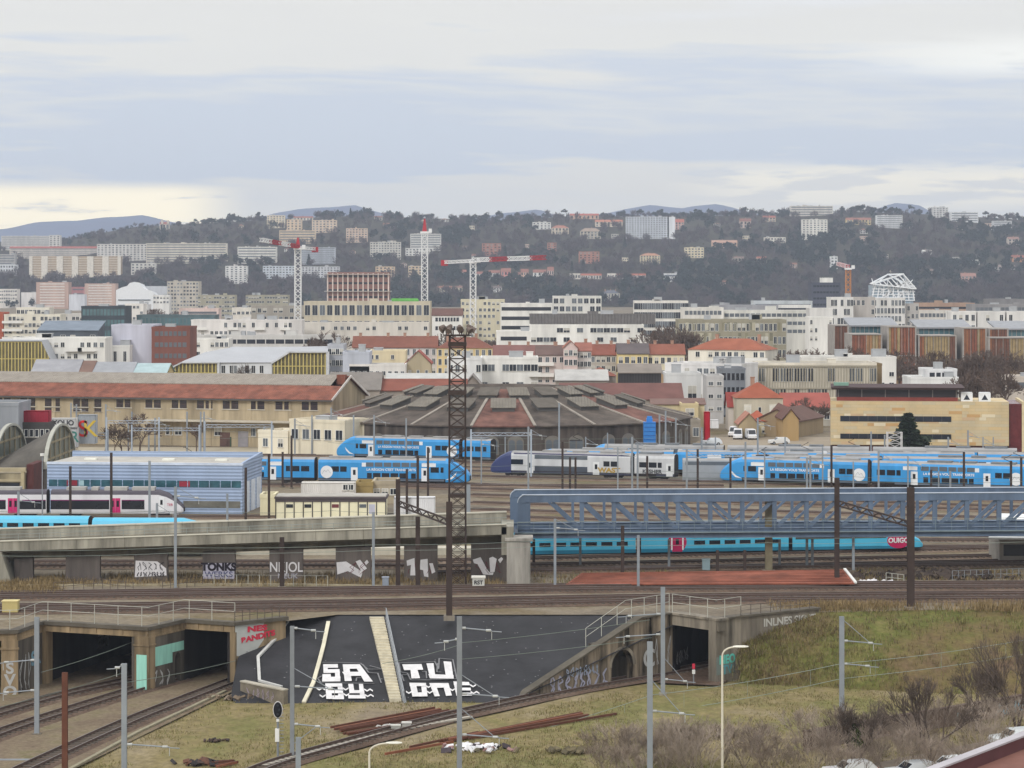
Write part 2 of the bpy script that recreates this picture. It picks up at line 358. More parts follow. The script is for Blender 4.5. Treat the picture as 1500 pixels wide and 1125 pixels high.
b = MB(); b.path([slope_pt(x, y, .1) for x, y in ((481, 911), (474, 945), (468, 968), (459, 1000), (445, 1029))], .38, .2); o = b.build('drain_channel', mat((208, 202, 180)), slope)
# ---- stairway on the slope
st = thing('stairway', 'pale concrete stairway with metal handrail climbing the dark sheeted slope', 'stairway', (0, 0, 0))
b = MB(); n = 30; T0, T1, B0, B1 = slope_pt(541, 905), slope_pt(562, 905), slope_pt(571, 1028), slope_pt(588, 1028)
for k in range(n):
    f0, f1 = k / n, (k + 1) / n; a0, a1, c0, c1 = B0.lerp(T0, f0), B1.lerp(T1, f0), B0.lerp(T0, f1), B1.lerp(T1, f1); zt = c0.z + .12
    b.hexa([(a0.x, a0.y, a0.z - .3), (a1.x, a1.y, a0.z - .3), (c1.x, c1.y, a0.z - .3), (c0.x, c0.y, a0.z - .3), (a0.x, a0.y, zt), (a1.x, a1.y, zt), (c1.x, c1.y, zt), (c0.x, c0.y, zt)])
b.build('steps', mat((196, 188, 166), var=.2, scale=1.2), st)
b = MB()
for dz in (.45, 1.0): b.tube(B1 + Vector((.25, 0, dz)), T1 + Vector((.25, 0, dz)), .05)
for k in range(24): q = B1.lerp(T1, k / 23); b.tube(q + Vector((.25, 0, -.1)), q + Vector((.25, 0, 1.0)), .035)
b.build('handrail', mat((150, 154, 158)), st)
b = MB(); b.hexa([slope_pt(590, 1030, .02), slope_pt(596, 1030, .02), slope_pt(568, 905, .02), slope_pt(564, 905, .02), slope_pt(590, 1030, .1), slope_pt(596, 1030, .1), slope_pt(568, 905, .1), slope_pt(564, 905, .1)]); b.build('side_channel', mat((120, 122, 124)), st)
# ---- concrete bridge over the tracks, left
m_conc_tan = mat((146, 127, 99), var=.16, scale=.6, streak=.34); m_conc = mat((132, 124, 111), var=.22, scale=.6, streak=.34)
m_dirty = mat((90, 84, 76), var=.28, scale=.45, streak=.3); m_soot_shade = mat((44, 41, 40), var=.25, scale=.4, streak=.15); m_ledge = mat((92, 86, 76), var=.25, scale=.6)  # tunnel walls: shade inside the tunnels put into the near-black sooty colour
m_turq = mat((150, 206, 190), var=.08, scale=1.5, streak=.06); m_tag = mat((172, 172, 170), var=.15, scale=1.5)
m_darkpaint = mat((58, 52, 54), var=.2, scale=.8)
DT = Vector((.232, .973))
def v3(p, z): return (p[0], p[1], z)
def wallq(b, p, q, z0, z1, th, m=0, zq0=None, zq1=None):
    """upright wall between plan points p and q, thickness th to its far side"""
    p, q = Vector(p), Vector(q); d = (q - p).normalized(); nn = Vector((-d.y, d.x)) * th
    zq0 = z0 if zq0 is None else zq0; zq1 = z1 if zq1 is None else zq1
    b.hexa([v3(p, z0), v3(q, zq0), v3(q + nn, zq0), v3(p + nn, z0), v3(p, z1), v3(q, zq1), v3(q + nn, zq1), v3(p + nn, z1)], m); return b
class Face:
    """local frame on an upright wall from plan p to plan q: (u metres along, out metres towards the viewer, z)"""
    def __init__(s, p, q): s.p = Vector(p); s.d = (Vector(q) - s.p).normalized(); s.n = Vector((s.d.y, -s.d.x)); s.len = (Vector(q) - s.p).length
    def pt(s, u, o, z): v = s.p + s.d * u + s.n * o; return Vector((v.x, v.y, z))
    def rz(s): return math.atan2(s.d.y, s.d.x)
    def panel(s, b, u0, u1, z0, z1, o0, o1, m=0):
        return b.hexa([s.pt(u0, o1, z0), s.pt(u1, o1, z0), s.pt(u1, o0, z0), s.pt(u0, o0, z0), s.pt(u0, o1, z1), s.pt(u1, o1, z1), s.pt(u1, o0, z1), s.pt(u0, o0, z1)], m)
    def text(s, body, parent, m, u, o, z, size, sx=1.0, name='graffiti', bold=.02, roll=0):
        return text(body, parent, m, s.pt(u, o, z), size, (math.radians(90), roll, s.rz()), name, sx, bold)
    def scrawl(s, parent, m, u0, u1, z0, z1, o, seed, nm='graffiti_lettering', wd=.12):
        r = random.Random(seed); b = MB(); n = max(3, int((u1 - u0) / (z1 - z0) * 1.6)); h = z1 - z0
        for k in range(n):
            c = u0 + (u1 - u0) * (k + .5) / n; ww = (u1 - u0) / n * .42
            pts = [(c + ww * r.uniform(-1, 1), z0 + h * t + h * .1 * r.uniform(-1, 1)) for t in (0, .3, .6, 1, .7, .35, .05)]
            lv = o + .004 * (k % 5)
            for a, q in zip(pts, pts[1:]): b.bar(s.pt(a[0], lv, a[1]), s.pt(q[0], lv, q[1]), .012, wd, up=(s.n.x, s.n.y, 0)) if False else b.bar(s.pt(a[0], lv, a[1]), s.pt(q[0], lv, q[1]), wd, .012, up=(s.n.x, s.n.y, 0))
        return b.build(nm, m, parent)
lb = thing('railway_bridge', 'tan concrete railway bridge with three dark openings and turquoise painted pier', 'bridge', (0, 0, 0))
OPZ = -.55
ledge = MB(); Wl = [Vector(p) for p in W]
for i in range(6):
    f = Face(W[i], W[i + 1]); f.panel(ledge, -.1, f.len + .1, .12, .48 + .001 * i, -.8, .22)
ledge.build('parapet_ledge', m_ledge, lb)
for i in (0, 2, 4):
    f = Face(W[i], W[i + 1]); b = MB(); f.panel(b, 0, f.len, OPZ, .12, -1.0, 0); f.panel(b, 0, f.len, OPZ, OPZ + .12, 0, .06)
    for k in range(0, 5): f.panel(b, f.len * k / 4 - .2 if k else 0, f.len * k / 4 + .2 if k < 4 else f.len, OPZ, .12, 0, .10)
    b.build('beam', m_conc_tan, lb)
for i, j in ((1, 2), (3, 4)):
    f = Face(W[i], W[j]); b = MB()
    if i == 3:
        au, ar = f.len * .82, .55; top = lambda u: OPZ - .02
        bot = lambda u: (-3.4 + math.sqrt(max(0, ar * ar - (u - au) ** 2)) * 1.2) if abs(u - au) < ar else -6.6
        xs = sorted({0.0, f.len} | {au - ar + 2 * ar * k / 10 for k in range(11)})
        for a, q in zip(xs, xs[1:]):
            e = 1e-4
            b.hexa([f.pt(a, 0, bot(a + e)), f.pt(q, 0, bot(q - e)), f.pt(q, -.9, bot(q - e)), f.pt(a, -.9, bot(a + e)), f.pt(a, 0, OPZ), f.pt(q, 0, OPZ), f.pt(q, -.9, OPZ), f.pt(a, -.9, OPZ)])
        f.panel(b, 0, f.len, -6.6, OPZ, -1.9, -1.3)
    else: f.panel(b, 0, f.len, -6.6, OPZ, -1.3, 0)
    b.build('side_wall', m_dirty, lb)
    b = MB(); f.panel(b, 0, f.len, OPZ, .12, -1.0, 0); f.panel(b, 0, f.len, OPZ - .1, OPZ + .1, 0, .08); b.build('beam', m_conc_tan, lb)
    # inner wall of the underpass behind
    e = Vector(W[j]) + DT * 60; b = MB(); fw = Face(W[j], e); fw.panel(b, 0, fw.len, -6.6, -.02, -1.3, 0); b.build('tunnel_wall', m_soot_shade, lb)
f = Face(W[5], Vector(W[5]) + DT * 60); b = MB(); f.panel(b, .6, f.len, -6.6, -.02, -1.0, 0); b.build('tunnel_wall', m_soot_shade, lb)
f = Face((-90, 322), (10, 322)); b = MB(); f.panel(b, 0, f.len, -6.6, -.02, -1, 0); b.build('tunnel_wall', m_soot_shade, lb)
for i, (w0, w1) in ((0, (-1.5, .1)), (2, (-1.5, .12))):      # front piers where an opening ends
    f = Face(W[i], W[i + 1]); b = MB(); f.panel(b, f.len + w0, f.len + w1, -6.6, OPZ, -1.2, .1); f.panel(b, f.len + w0 - .12, f.len + w1 + .1, OPZ - .9, OPZ - .75, -1.2, .18); b.build('pier', m_conc_tan, lb)
    if i == 2:
        b = MB(); f.panel(b, f.len - 1.25, f.len - .1, -6.1, -2.3, .1, .13); b.build('painted_panel', m_turq, lb)
    else:
        for k, ch in enumerate('OVS'): f.text(ch, lb, m_tag, f.len - .7, .13, -5.6 + 1.15 * k, 1.5, 1.1, bold=.05)
f = Face(W[2], W[3]); b = MB(); f.panel(b, 0, .45, -6.6, OPZ, -1.2, .05); b.build('pier', m_conc_tan, lb)
f = Face(W[4], W[5]); b = MB(); f.panel(b, f.len - .55, f.len + .1, -6.6, OPZ, -1.0, .05); b.build('pier', m_conc_tan, lb)
f = Face(W[3], W[4]); b = MB(); f.panel(b, .5, f.len * .98, -2.6, -1.7, 0, .03); f.panel(b, .5, f.len * .66, -3.6, -2.6, 0, .03); b.build('painted_panel', m_turq, lb)
f.scrawl(lb, m_tag, .6, f.len * .6, -5.6, -4.1, .04, 4)
f = Face(W[1], W[2]); f.text('SR', lb, mat((120, 158, 176)), f.len * .72, .05, -3.0, 1.9, 1.2, bold=.08); f.scrawl(lb, m_tag, .5, f.len * .55, -5.5, -2.4, .04, 9)
f2 = Face(W[2], Vector(W[2]) + DT * 60); f2.text('ZY', lb, m_tag, 16, .05, -3.6, 2.0, 1.3, bold=.06)
# wing wall with red lettering, rising to the slope top
f = Face(W[5], W[6]); b = MB()
f.panel(b, 0, f.len * .98, -6.4, .12, -.8, 0); b.build('wing_wall', m_conc_tan, lb)
b = MB(); b.poly([f.pt(.02, .03, .1), f.pt(.02, .03, -2.9), f.pt(f.len * .32, .03, -3.2), f.pt(f.len * .55, .03, -1.6), f.pt(f.len * .55, .03, .1)][::1]); b.build('painted_panel', mat((176, 178, 174), var=.1), lb)
m_red = mat((196, 52, 74)); f.text('NES', lb, m_red, f.len * .42, .06, -.42, .75, 1.9, bold=.04); f.text('BANDITS', lb, m_red, f.len * .44, .06, -1.25, .75, 1.4, bold=.04, roll=math.radians(-6))
lw = thing('retaining_wall', 'low grey stone retaining wall with faded graffiti at the foot of dark slope', 'wall', (0, 0, 0))
f = Face((-26.4, 255.4), (-21.9, 252.0)); b = MB(); b.hexa([f.pt(0, 0, -6.4), f.pt(f.len, 0, -6.4), f.pt(f.len, -.6, -6.4), f.pt(0, -.6, -6.4), f.pt(0, 0, -4.4), f.pt(f.len, 0, -4.75), f.pt(f.len, -.6, -4.75), f.pt(0, -.6, -4.4)]); b.build('wall', mat((120, 112, 98), var=.25, scale=1.2), lw)
b = MB(); b.bar(f.pt(0, -.3, -4.33), f.pt(f.len, -.3, -4.68), .75, .12); b.build('coping', mat((170, 164, 150)), lw); f.scrawl(lw, mat((150, 138, 146)), .8, f.len * .8, -5.8, -4.9, .04, 3, wd=.07)
# ---- right tunnel portal and its stone wing walls
rb = thing('tunnel_portal', 'stained stone tunnel portal with arched niche beside the dark slope', 'tunnel portal', (0, 0, 0))
f = Face(N1, N2); au = f.len * .665; ar = f.len * .072; b = MB()
tp = lambda u: min(.35, -5.9 + (u / f.len) * 7.9)
bt = lambda u: (-4.2 + math.sqrt(max(0, ar * ar - (u - au) ** 2)) * 1.0) if abs(u - au) < ar else -6.6
xs = sorted({0.0, f.len, f.len * .79} | {au - ar + 2 * ar * k / 12 for k in range(13)} | {f.len * k / 8 for k in range(8)})
for a, q in zip(xs, xs[1:]):
    e = 1e-4; b.hexa([f.pt(a, 0, bt(a + e)), f.pt(q, 0, bt(q - e)), f.pt(q, -.8, bt(q - e)), f.pt(a, -.8, bt(a + e)), f.pt(a, 0, tp(a)), f.pt(q, 0, tp(q)), f.pt(q, -.8, tp(q)), f.pt(a, -.8, tp(a))])
m_stone = mat((126, 114, 98), var=.3, scale=1.1, streak=.5)
b.build('wing_wall', m_stone, rb)
b = MB(); f.panel(b, au - ar - .6, au + ar + .6, -6.6, tp(au - ar - .6) - .5, -2.6, -2.0); f.panel(b, au - ar - .4, au - ar - .01, -6.6, -4, -2.0, -.8); f.panel(b, au + ar + .01, au + ar + .4, -6.6, -3.5, -2.0, -.8); b.build('niche_back', m_dirty, rb)
b = MB()
for k in range(12):
    t0, t1 = math.pi * k / 12, math.pi * (k + 1) / 12; rr = ar + .18
    b.bar(f.pt(au + rr * math.cos(t0), .02, -4.2 + rr * math.sin(t0)), f.pt(au + rr * math.cos(t1), .02, -4.2 + rr * math.sin(t1)), .34, .1, up=(f.n.x, f.n.y, 0))
b.build('arch_ring', m_conc, rb)
b = MB(); b.bar(f.pt(0, -.35, -5.82), f.pt(f.len * .79, -.35, .42), 1.0, .16); b.bar(f.pt(f.len * .79, -.35, .42), f.pt(f.len + .1, -.35, .44), 1.0, .16); b.build('coping', m_ledge, rb)
f.scrawl(rb, mat((168, 168, 186)), f.len * .2, f.len * .57, -5.7, -4.2, .04, 12, wd=.16); f.scrawl(rb, mat((150, 160, 178)), f.len * .3, f.len * .52, -4.5, -3.6, .05, 13, wd=.1)
f.text('C', rb, m_tag, f.len * .84, .05, -3.9, 2.6, 1.0, bold=.05); f.scrawl(rb, m_tag, f.len * .88, f.len * .99, -4.6, -2.0, .04, 16, wd=.07)
f = Face(N2, N3); b = MB(); f.panel(b, -.6, f.len + .3, -.75, .3, -1.2, .03); f.panel(b, -.8, f.len + .4, .3, .52, -1.3, .2); b.build('beam', m_conc, rb)
DR = Vector((.35, .94)); fw = Face(N2, Vector(N2) + DR * 45)
b = MB(); fw.panel(b, .8, fw.len, -6.6, -.02, -.8, 0); b.build('tunnel_wall', m_soot_shade, rb)
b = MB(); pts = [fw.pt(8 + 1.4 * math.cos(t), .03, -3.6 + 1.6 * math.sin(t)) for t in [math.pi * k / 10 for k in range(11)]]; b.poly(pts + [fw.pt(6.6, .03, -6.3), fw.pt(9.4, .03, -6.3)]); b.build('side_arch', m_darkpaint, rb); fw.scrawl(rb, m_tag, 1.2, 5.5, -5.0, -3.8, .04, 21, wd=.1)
b = MB(); fz = Face(N3, Vector(N3) + DR * 45); fz.panel(b, .8, fz.len, -6.6, -.02, -.8, 0); b.build('tunnel_wall', m_soot_shade, rb)
b = MB(); q = Vector(N2) + DR * 45; fb = Face((q.x - 3, q.y), (q.x + 16, q.y)); fb.panel(b, 0, fb.len, -6.6, -.02, -.5, 0); b.build('tunnel_wall', m_soot_shade, rb)
f = Face(N3, N4); b = MB(); f.panel(b, -.1, f.len, -6.6, .3, -1, 0); b.build('pier', m_conc, rb)
b = MB(); f.panel(b, -.05, f.len * .75, -5.2, -3.4, 0, .03)
b.build('painted_panel', mat((112, 122, 116), var=.2), rb); f.text('NEO', rb, mat((96, 186, 172)), f.len * .42, .05, -3.75, 1.2, 1.0, bold=.05); f.text('TV', rb, mat((84, 150, 160)), f.len * .42, .05, -4.8, 1.3, 1.0, bold=.03)
f = Face(N4, N5); b = MB(); f.panel(b, 0, f.len, -6.6, .3, -1, 0); b.build('wing_wall', mat((124, 116, 104), var=.2, scale=.5, streak=.3), rb)
f.text('INLNES SKNT', rb, mat((186, 184, 176)), f.len * .62, .04, -.55, 1.1, 1.1, bold=.03); f.scrawl(rb, mat((96, 96, 118)), f.len * .08, f.len * .35, -4.4, -2.4, .04, 31, wd=.12)
b = MB()
for p_, q_ in ((N3, N4), (N4, N5)):
    f = Face(p_, q_); f.panel(b, -.1, f.len + .1, .3, .5, -1.1, .18)
b.build('coping', m_ledge, rb)
# ---- grass slope on the right
gs = MB(); TOP = [(N4[0], N4[1], -2.6), (27.5, 271.1, -1.0), (N5[0] + .3, N5[1] + .3, .0), (54, 277.5, 0), (85, 281, 0)]
BOT = [(23.0, 265.0, -6.1), (30, 263, -6.1), (40, 259, -6.1), (58, 254, -6.1), (95, 250, -6.1)]
vs = []; nu, nv = 80, 24
ax = np.linspace(0, 4, nu + 1)
for j in range(nv + 1):
    for i in range(nu + 1):
        k = ax[i]; i0 = min(3, int(k)); fr = k - i0
        a = Vector(TOP[i0]).lerp(Vector(TOP[i0 + 1]), fr); c_ = Vector(BOT[i0]).lerp(Vector(BOT[i0 + 1]), fr); q = c_.lerp(a, j / nv)
        bulge = .9 * math.sin(math.pi * j / nv) * min(1, i / 12)
        dz = .35 * mnoise.noise(Vector((q.x * .18, q.y * .18, 5))) if 0 < j < nv and i > 2 else 0
        vs.append((q.x, q.y, q.z + bulge + dz))
gs.faces(vs, [(j * (nu + 1) + i, j * (nu + 1) + i + 1, (j + 1) * (nu + 1) + i + 1, (j + 1) * (nu + 1) + i) for j in range(nv) for i in range(nu)])
GS = vs
m_gs = mat_blend([(84, 68, 58), (102, 84, 66), (106, 94, 62), (94, 98, 50), (128, 116, 76)], .075, 'rough grass bank', bump=.7, fine=1.8)
tag(gs.build('terrain', m_gs, smooth=True), None, None, kind='structure')
# ================================================================ railway tracks
m_rail = mat((84, 66, 58), var=.2, scale=.8, rough=.6, spec=.4); m_railtop = mat((120, 112, 108), rough=.4, spec=.5)
m_sleep = mat((92, 84, 76), var=.25, scale=1.5); m_ball = mat_blend([(96, 82, 70), (118, 102, 88), (134, 118, 102)], .3, 'railway ballast of grey brown stone', bump=.5, fine=3.5)
m_ballr = mat_blend([(80, 66, 57), (98, 82, 71), (112, 97, 85)], .25, 'rusty brown ballast', bump=.5, fine=3.0)
def smoothpath(pts, n=6):
    P = [Vector(p) for p in pts]; outp = []
    for i in range(len(P) - 1):
        p0, p1, p2, p3 = P[max(0, i - 1)], P[i], P[i + 1], P[min(len(P) - 1, i + 2)]
        for k in range(n):
            t = k / n; outp.append(.5 * ((2 * p1) + (p2 - p0) * t + (2 * p0 - 5 * p1 + 4 * p2 - p3) * t * t + (3 * p1 - p0 - 3 * p2 + p3) * t ** 3))
    outp.append(P[-1]); return outp
TN = [0]
def track(pts, z=0.0, wide=3.4, bal=None, sleepers=True, lift=.12, n=6):
    pts = smoothpath(pts, n) if len(pts) > 2 else [Vector(p) for p in pts]
    TN[0] += 1; zb = z + .02 + .006 * (TN[0] % 9)
    b = MB(); nor = []
    for i, p in enumerate(pts):
        d = (pts[min(i + 1, len(pts) - 1)] - pts[max(0, i - 1)]); d.z = 0; d.normalize(); nor.append(Vector((-d.y, d.x, 0)))
    for i in range(len(pts) - 1):
        a, q, na, nq = pts[i], pts[i + 1], nor[i], nor[i + 1]
        V = lambda p, h: Vector((p.x, p.y, h))
        b.poly([V(a - na * wide / 2, zb - .01), V(q - nq * wide / 2, zb - .01), V(q - nq * wide * .38, zb + lift), V(a - na * wide * .38, zb + lift)], 0)
        b.poly([V(a - na * wide * .38, zb + lift), V(q - nq * wide * .38, zb + lift), V(q + nq * wide * .38, zb + lift), V(a + na * wide * .38, zb + lift)], 0)
        b.poly([V(a + na * wide * .38, zb + lift), V(q + nq * wide * .38, zb + lift), V(q + nq * wide / 2, zb - .01), V(a + na * wide / 2, zb - .01)], 0)
        for s in (-.75, .75):
            u, v = V(a + na * s, zb + lift + .17), V(q + nq * s, zb + lift + .17)
            b.bar(u, v, .12, .18, 1); b.bar(u + Vector((0, 0, .1)), v + Vector((0, 0, .1)), .07, .03, 2)
        if sleepers:
            L = (q - a).length; k = max(1, int(L / .75))
            for j in range(k):
                c_ = a.lerp(q, (j + .5) / k); nn = na.lerp(nq, (j + .5) / k)
                b.bar(V(c_ - nn * 1.25, zb + lift + .03), V(c_ + nn * 1.25, zb + lift + .03), .24, .1, 3)
    return tag(b.build('railway_track', [bal or m_ball, m_rail, m_railtop, m_sleep]), None, None, kind='structure')
for row in ([(-160, 874), (500, 865.5), (1000, 859), (1700, 856)], [(-160, 880), (500, 871.5), (1000, 865), (1700, 862)], [(-160, 893), (500, 885), (1000, 876), (1700, 871)], [(-160, 899), (500, 892.5), (1000, 883), (1700, 878)]):
    track([G(x, y) for x, y in row], bal=m_ballr, wide=3.6)
yard = [((-200, 764), (700, 756)), ((560, 707.5), (1700, 742)), ((600, 715), (1700, 752)), ((690, 727), (1700, 757)), ((690, 738), (1700, 768)), ((690, 748), (1700, 778)), ((690, 758), (1700, 788)), ((760, 768), (1700, 796)), ((760, 779), (1700, 783)), ((760, 792), (1700, 795)), ((700, 805), (1700, 803)), ((350, 712.5), (1060, 714)), ((470, 677), (1700, 690)), ((480, 684), (1700, 697)), ((600, 690.5), (1700, 705)),
        ((640, 698), (1700, 724)), ((640, 824), (1700, 800)), ((640, 833), (1700, 812)), ((640, 842), (1700, 820)), ((900, 835), (1700, 828)), ((-200, 826), (640, 826)), ((-200, 832), (640, 832)), ((380, 668), (1700, 676))]
for a, q in yard: track([G(*a), G(*q)], sleepers=DY(a[1]) < 360)
for row in ([(-60, 1068), (60, 1031), (130, 1014), (200, 999), (262, 984)], [(-110, 1122), (0, 1079), (100, 1046), (195, 1016), (262, 997)], [(20, 1140), (75, 1114), (190, 1062), (280, 1026), (340, 1003), (400, 981)], [(340, 1150), (410, 1122), (500, 1096), (610, 1066), (700, 1044), (850, 1012), (985, 989), (1050, 976), (1110, 965)]):
    track([G(x, y, -6) for x, y in row], z=-5.9, wide=3.6, bal=m_ballr, lift=.16)
def strip(name, px, z, wd, h, m):
    b = MB(); b.path([G(x, y, z) for x, y in px], wd, h); return tag(b.build(name, m), None, None, kind='structure')
b = MB(); b.poly([G(-150, 1180, -5.84), G(60, 1150, -5.84), G(345, 1011, -5.84), G(420, 978, -5.84), G(250, 960, -5.84), G(-150, 960, -5.84)])
tag(b.build('path', mat_blend([(92, 80, 68), (114, 100, 84), (122, 110, 90), (104, 100, 66)], .16, 'gravel between the lower tracks', bump=.4, fine=2.2)), None, None, kind='structure')
b = MB(); b.poly([G(960, 1000, -5.84), G(1052, 1004, -5.84), G(1120, 966, -5.84), G(1040, 964, -5.84)]); tag(b.build('path', m_ballr), None, None, kind='structure')
strip('path', [(385, 1122), (470, 1098), (560, 1075), (645, 1058), (690, 1050)], -5.7, .5, .16, mat((168, 162, 150), var=.2, scale=2))
strip('path', [(100, 1128), (200, 1073), (330, 1012)], -5.75, .35, .16, mat((140, 134, 112), var=.2, scale=2))
strip('path', [(-100, 858), (420, 856), (740, 862)], .1, .8, .2, mat((150, 140, 116), var=.2, scale=1))
b = MB(); b.poly([G(-200, 764.5, .01), G(760, 766, .01), G(760, 755, .01), G(-200, 758, .01)])
tag(b.build('pavement', mat((158, 148, 130), var=.15, scale=.3)), None, None, kind='structure')
b = MB(); b.poly([G(150, 668, .015), G(1010, 668, .015), G(1020, 655, .015), G(100, 655, .015)]); tag(b.build('pavement', mat((164, 154, 134), var=.15, scale=.2)), None, None, kind='structure')
b = MB(); b.poly([G(1000, 663, .02), G(1230, 660, .02), G(1240, 640, .02), G(1030, 640, .02)]); tag(b.build('pavement', mat((150, 138, 120), var=.12, scale=.2)), None, None, kind='structure')
# pale platform edge seen under the viaduct
b = MB(); b.box(-70, 330, 0, 4, 333, .9); tag(b.build('pavement', mat((186, 180, 164), var=.15, scale=.5)), None, None, kind='structure')
# ================================================================ viaduct
m_vc = mat((150, 146, 133), var=.2, scale=.5, streak=.3); m_vd = mat((112, 106, 92), var=.2, scale=.4, streak=.2); m_pier = mat((96, 89, 85), var=.2, scale=.8, streak=.1)
vx0, vx1 = -66.0, -0.6
def vz(x): return 4.15 + (x + 59) * .0335
vt = thing('viaduct', 'long grey concrete railway viaduct on short graffitied piers, rising to the right', 'viaduct', (0, 0, 0))
def vbeam(name, y0, y1, z0, z1, m):
    b = MB(); n = 12
    for k in range(n):
        a, q = vx0 + (vx1 - vx0) * k / n, vx0 + (vx1 - vx0) * (k + 1) / n - .03
        b.hexa([(a, y0, vz(a) + z0), (q, y0, vz(q) + z0), (q, y1, vz(q) + z0), (a, y1, vz(a) + z0), (a, y0, vz(a) + z1), (q, y0, vz(q) + z1), (q, y1, vz(q) + z1), (a, y1, vz(a) + z1)])
    return b.build(name, m, vt)
vbeam('deck', 300.6, 309, -.8, 0, m_vd); vbeam('edge_beam', 300, 300.6, -.55, .55, m_vc); vbeam('parapet', 309, 309.4, -.8, 1.15, m_vc); vbeam('girder', 302.5, 308, -1.75, -.8, m_vd); vbeam('coping', 308.9, 309.5, 1.15, 1.3, mat((190, 186, 172), var=.1, scale=.6))
vbeam('coping', 299.9, 300.7, .55, .64, mat((188, 184, 168), var=.1, scale=.6))
b = MB()
b.path([(x, 300.3, vz(x) + 1.35) for x in (vx0, vx1)], .06)
b.path([(x, 300.3, vz(x) + 1.0) for x in (vx0, vx1)], .04)
x = vx0
while x < vx1: b.tube((x, 300.3, vz(x) + .6), (x, 300.3, vz(x) + 1.36), .03, n=4); x += 2.4
b.build('railing', mat((140, 146, 142)), vt)
def vX(px): return (px - 750) * 302 / F
for k, (xa, xb) in enumerate(((-30, 14), (22, 49), (97, 147), (197, 246), (297, 345), (395, 444), (492, 543), (592, 641), (690, 742))):
    a, q = vX(xa), vX(xb); b = MB()
    b.hexa([(a, 301.6, -.3), (q, 301.6, -.3), (q, 302.5, -.3), (a, 302.5, -.3), (a, 301.6, vz(a) - 1.6), (q, 301.6, vz(q) - 1.6), (q, 302.5, vz(q) - 1.6), (a, 302.5, vz(a) - 1.6)])
    p = b.build('pier', m_pier, vt); f = Face((a, 301.6), (q, 301.6)); L = f.len; ww = mat((206, 204, 206), var=.1, scale=1)
    m_k = mat((40, 36, 44))
    if k == 3:
        b = MB(); b.poly([f.pt(.1, .03, .5), f.pt(L - .1, .03, .7), f.pt(L - .15, .03, 1.5), f.pt(L * .7, .03, 2.3), f.pt(.2, .03, 2.4)]); b.build('graffiti_lettering', ww, p); f.scrawl(p, m_k, .3, L - .3, 1.3, 2.2, .04, 41, wd=.06); f.scrawl(p, m_k, .3, L - .3, .6, 1.1, .04, 42, wd=.06)
    if k == 4:
        b = MB(); f.panel(b, .1, L - .1, .3, 2.1, 0, .03); b.build('graffiti_lettering', mat((170, 168, 184), var=.1, scale=1), p); f.text('TONKS', p, m_k, L * .5, .05, 1.65, 1.2, 1.0, bold=.07); f.text('WERKS', p, mat((90, 92, 120)), L * .5, .05, .8, .9, 1.1, bold=.02)
    if k == 5: f.text('NKJOL', p, ww, L * .5, .05, 1.6, 1.6, .8, bold=.02); f.text('NEUK', p, mat((160, 158, 168)), L * .55, .06, .6, .8, 1.1)
    if k in (6, 7, 8):
        q1 = {6: [[(.1, 2.0), (1.2, 2.1), (2.6, 1.2), (3.1, .9), (2.9, .25), (1.4, 1.0), (.2, .6)], [(2.3, 2.1), (2.8, 2.3), (3.6, 1.3), (3.0, .9)], [(3.3, 2.0), (3.6, 2.3), (3.8, 2.0), (3.5, 1.7)]],
              7: [[(.3, 2.2), (1.2, 2.5), (1.3, .5), (.7, .5), (.8, 1.7), (.35, 1.6)], [(1.9, 2.3), (2.7, 2.4), (2.8, .3), (2.3, .4), (2.2, 1.1), (1.8, 1.2)], [(2.9, 1.9), (3.3, 1.9), (3.6, .9), (3.2, .7)]],
              8: [[(.2, 2.3), (1.1, 2.6), (1.9, 1.1), (2.2, .8), (2.6, .85), (2.5, .55), (1.4, .6), (.75, 1.8), (.35, 1.9)], [(2.1, 2.5), (2.5, 2.65), (2.95, 2.4), (2.7, .9), (2.2, .85)], [(3.1, 2.3), (3.5, 2.6), (3.7, 2.4), (3.35, 1.9)]]}[k]
        for i, pl in enumerate(q1): MB().poly([f.pt(u, .03 + .004 * i, z + .2) for u, z in pl]).build('graffiti', ww, p)
        f.scrawl(p, mat((96, 34, 48)), .4, L - .3, .9, 2.3, .022, 50 + k, wd=.05)
b = MB(); b.box(-.6, 299.2, -.5, 2.1, 303, 4.9); b.box(-.8, 299, 4.9, 2.4, 303.2, 5.2)
b.build('abutment', mat((158, 154, 146), var=.16, scale=.6, streak=.25), vt)
b = MB(); xa = vX(-30); xb = vX(17); b.hexa([(xa, 299.4, -.3), (xb + .6, 299.4, -.3), (xb + .6, 308, -.3), (xa, 308, -.3), (xa, 299.4, 4.0), (xb - .7, 299.4, 3.5), (xb - .7, 308, 3.5), (xa, 308, 4.0)]); b.build('abutment', m_vc, vt)
b = MB(); b.box(-1.2, 300, 3.2, 0.2, 309, 6.4); b.build('abutment', m_vc, vt)
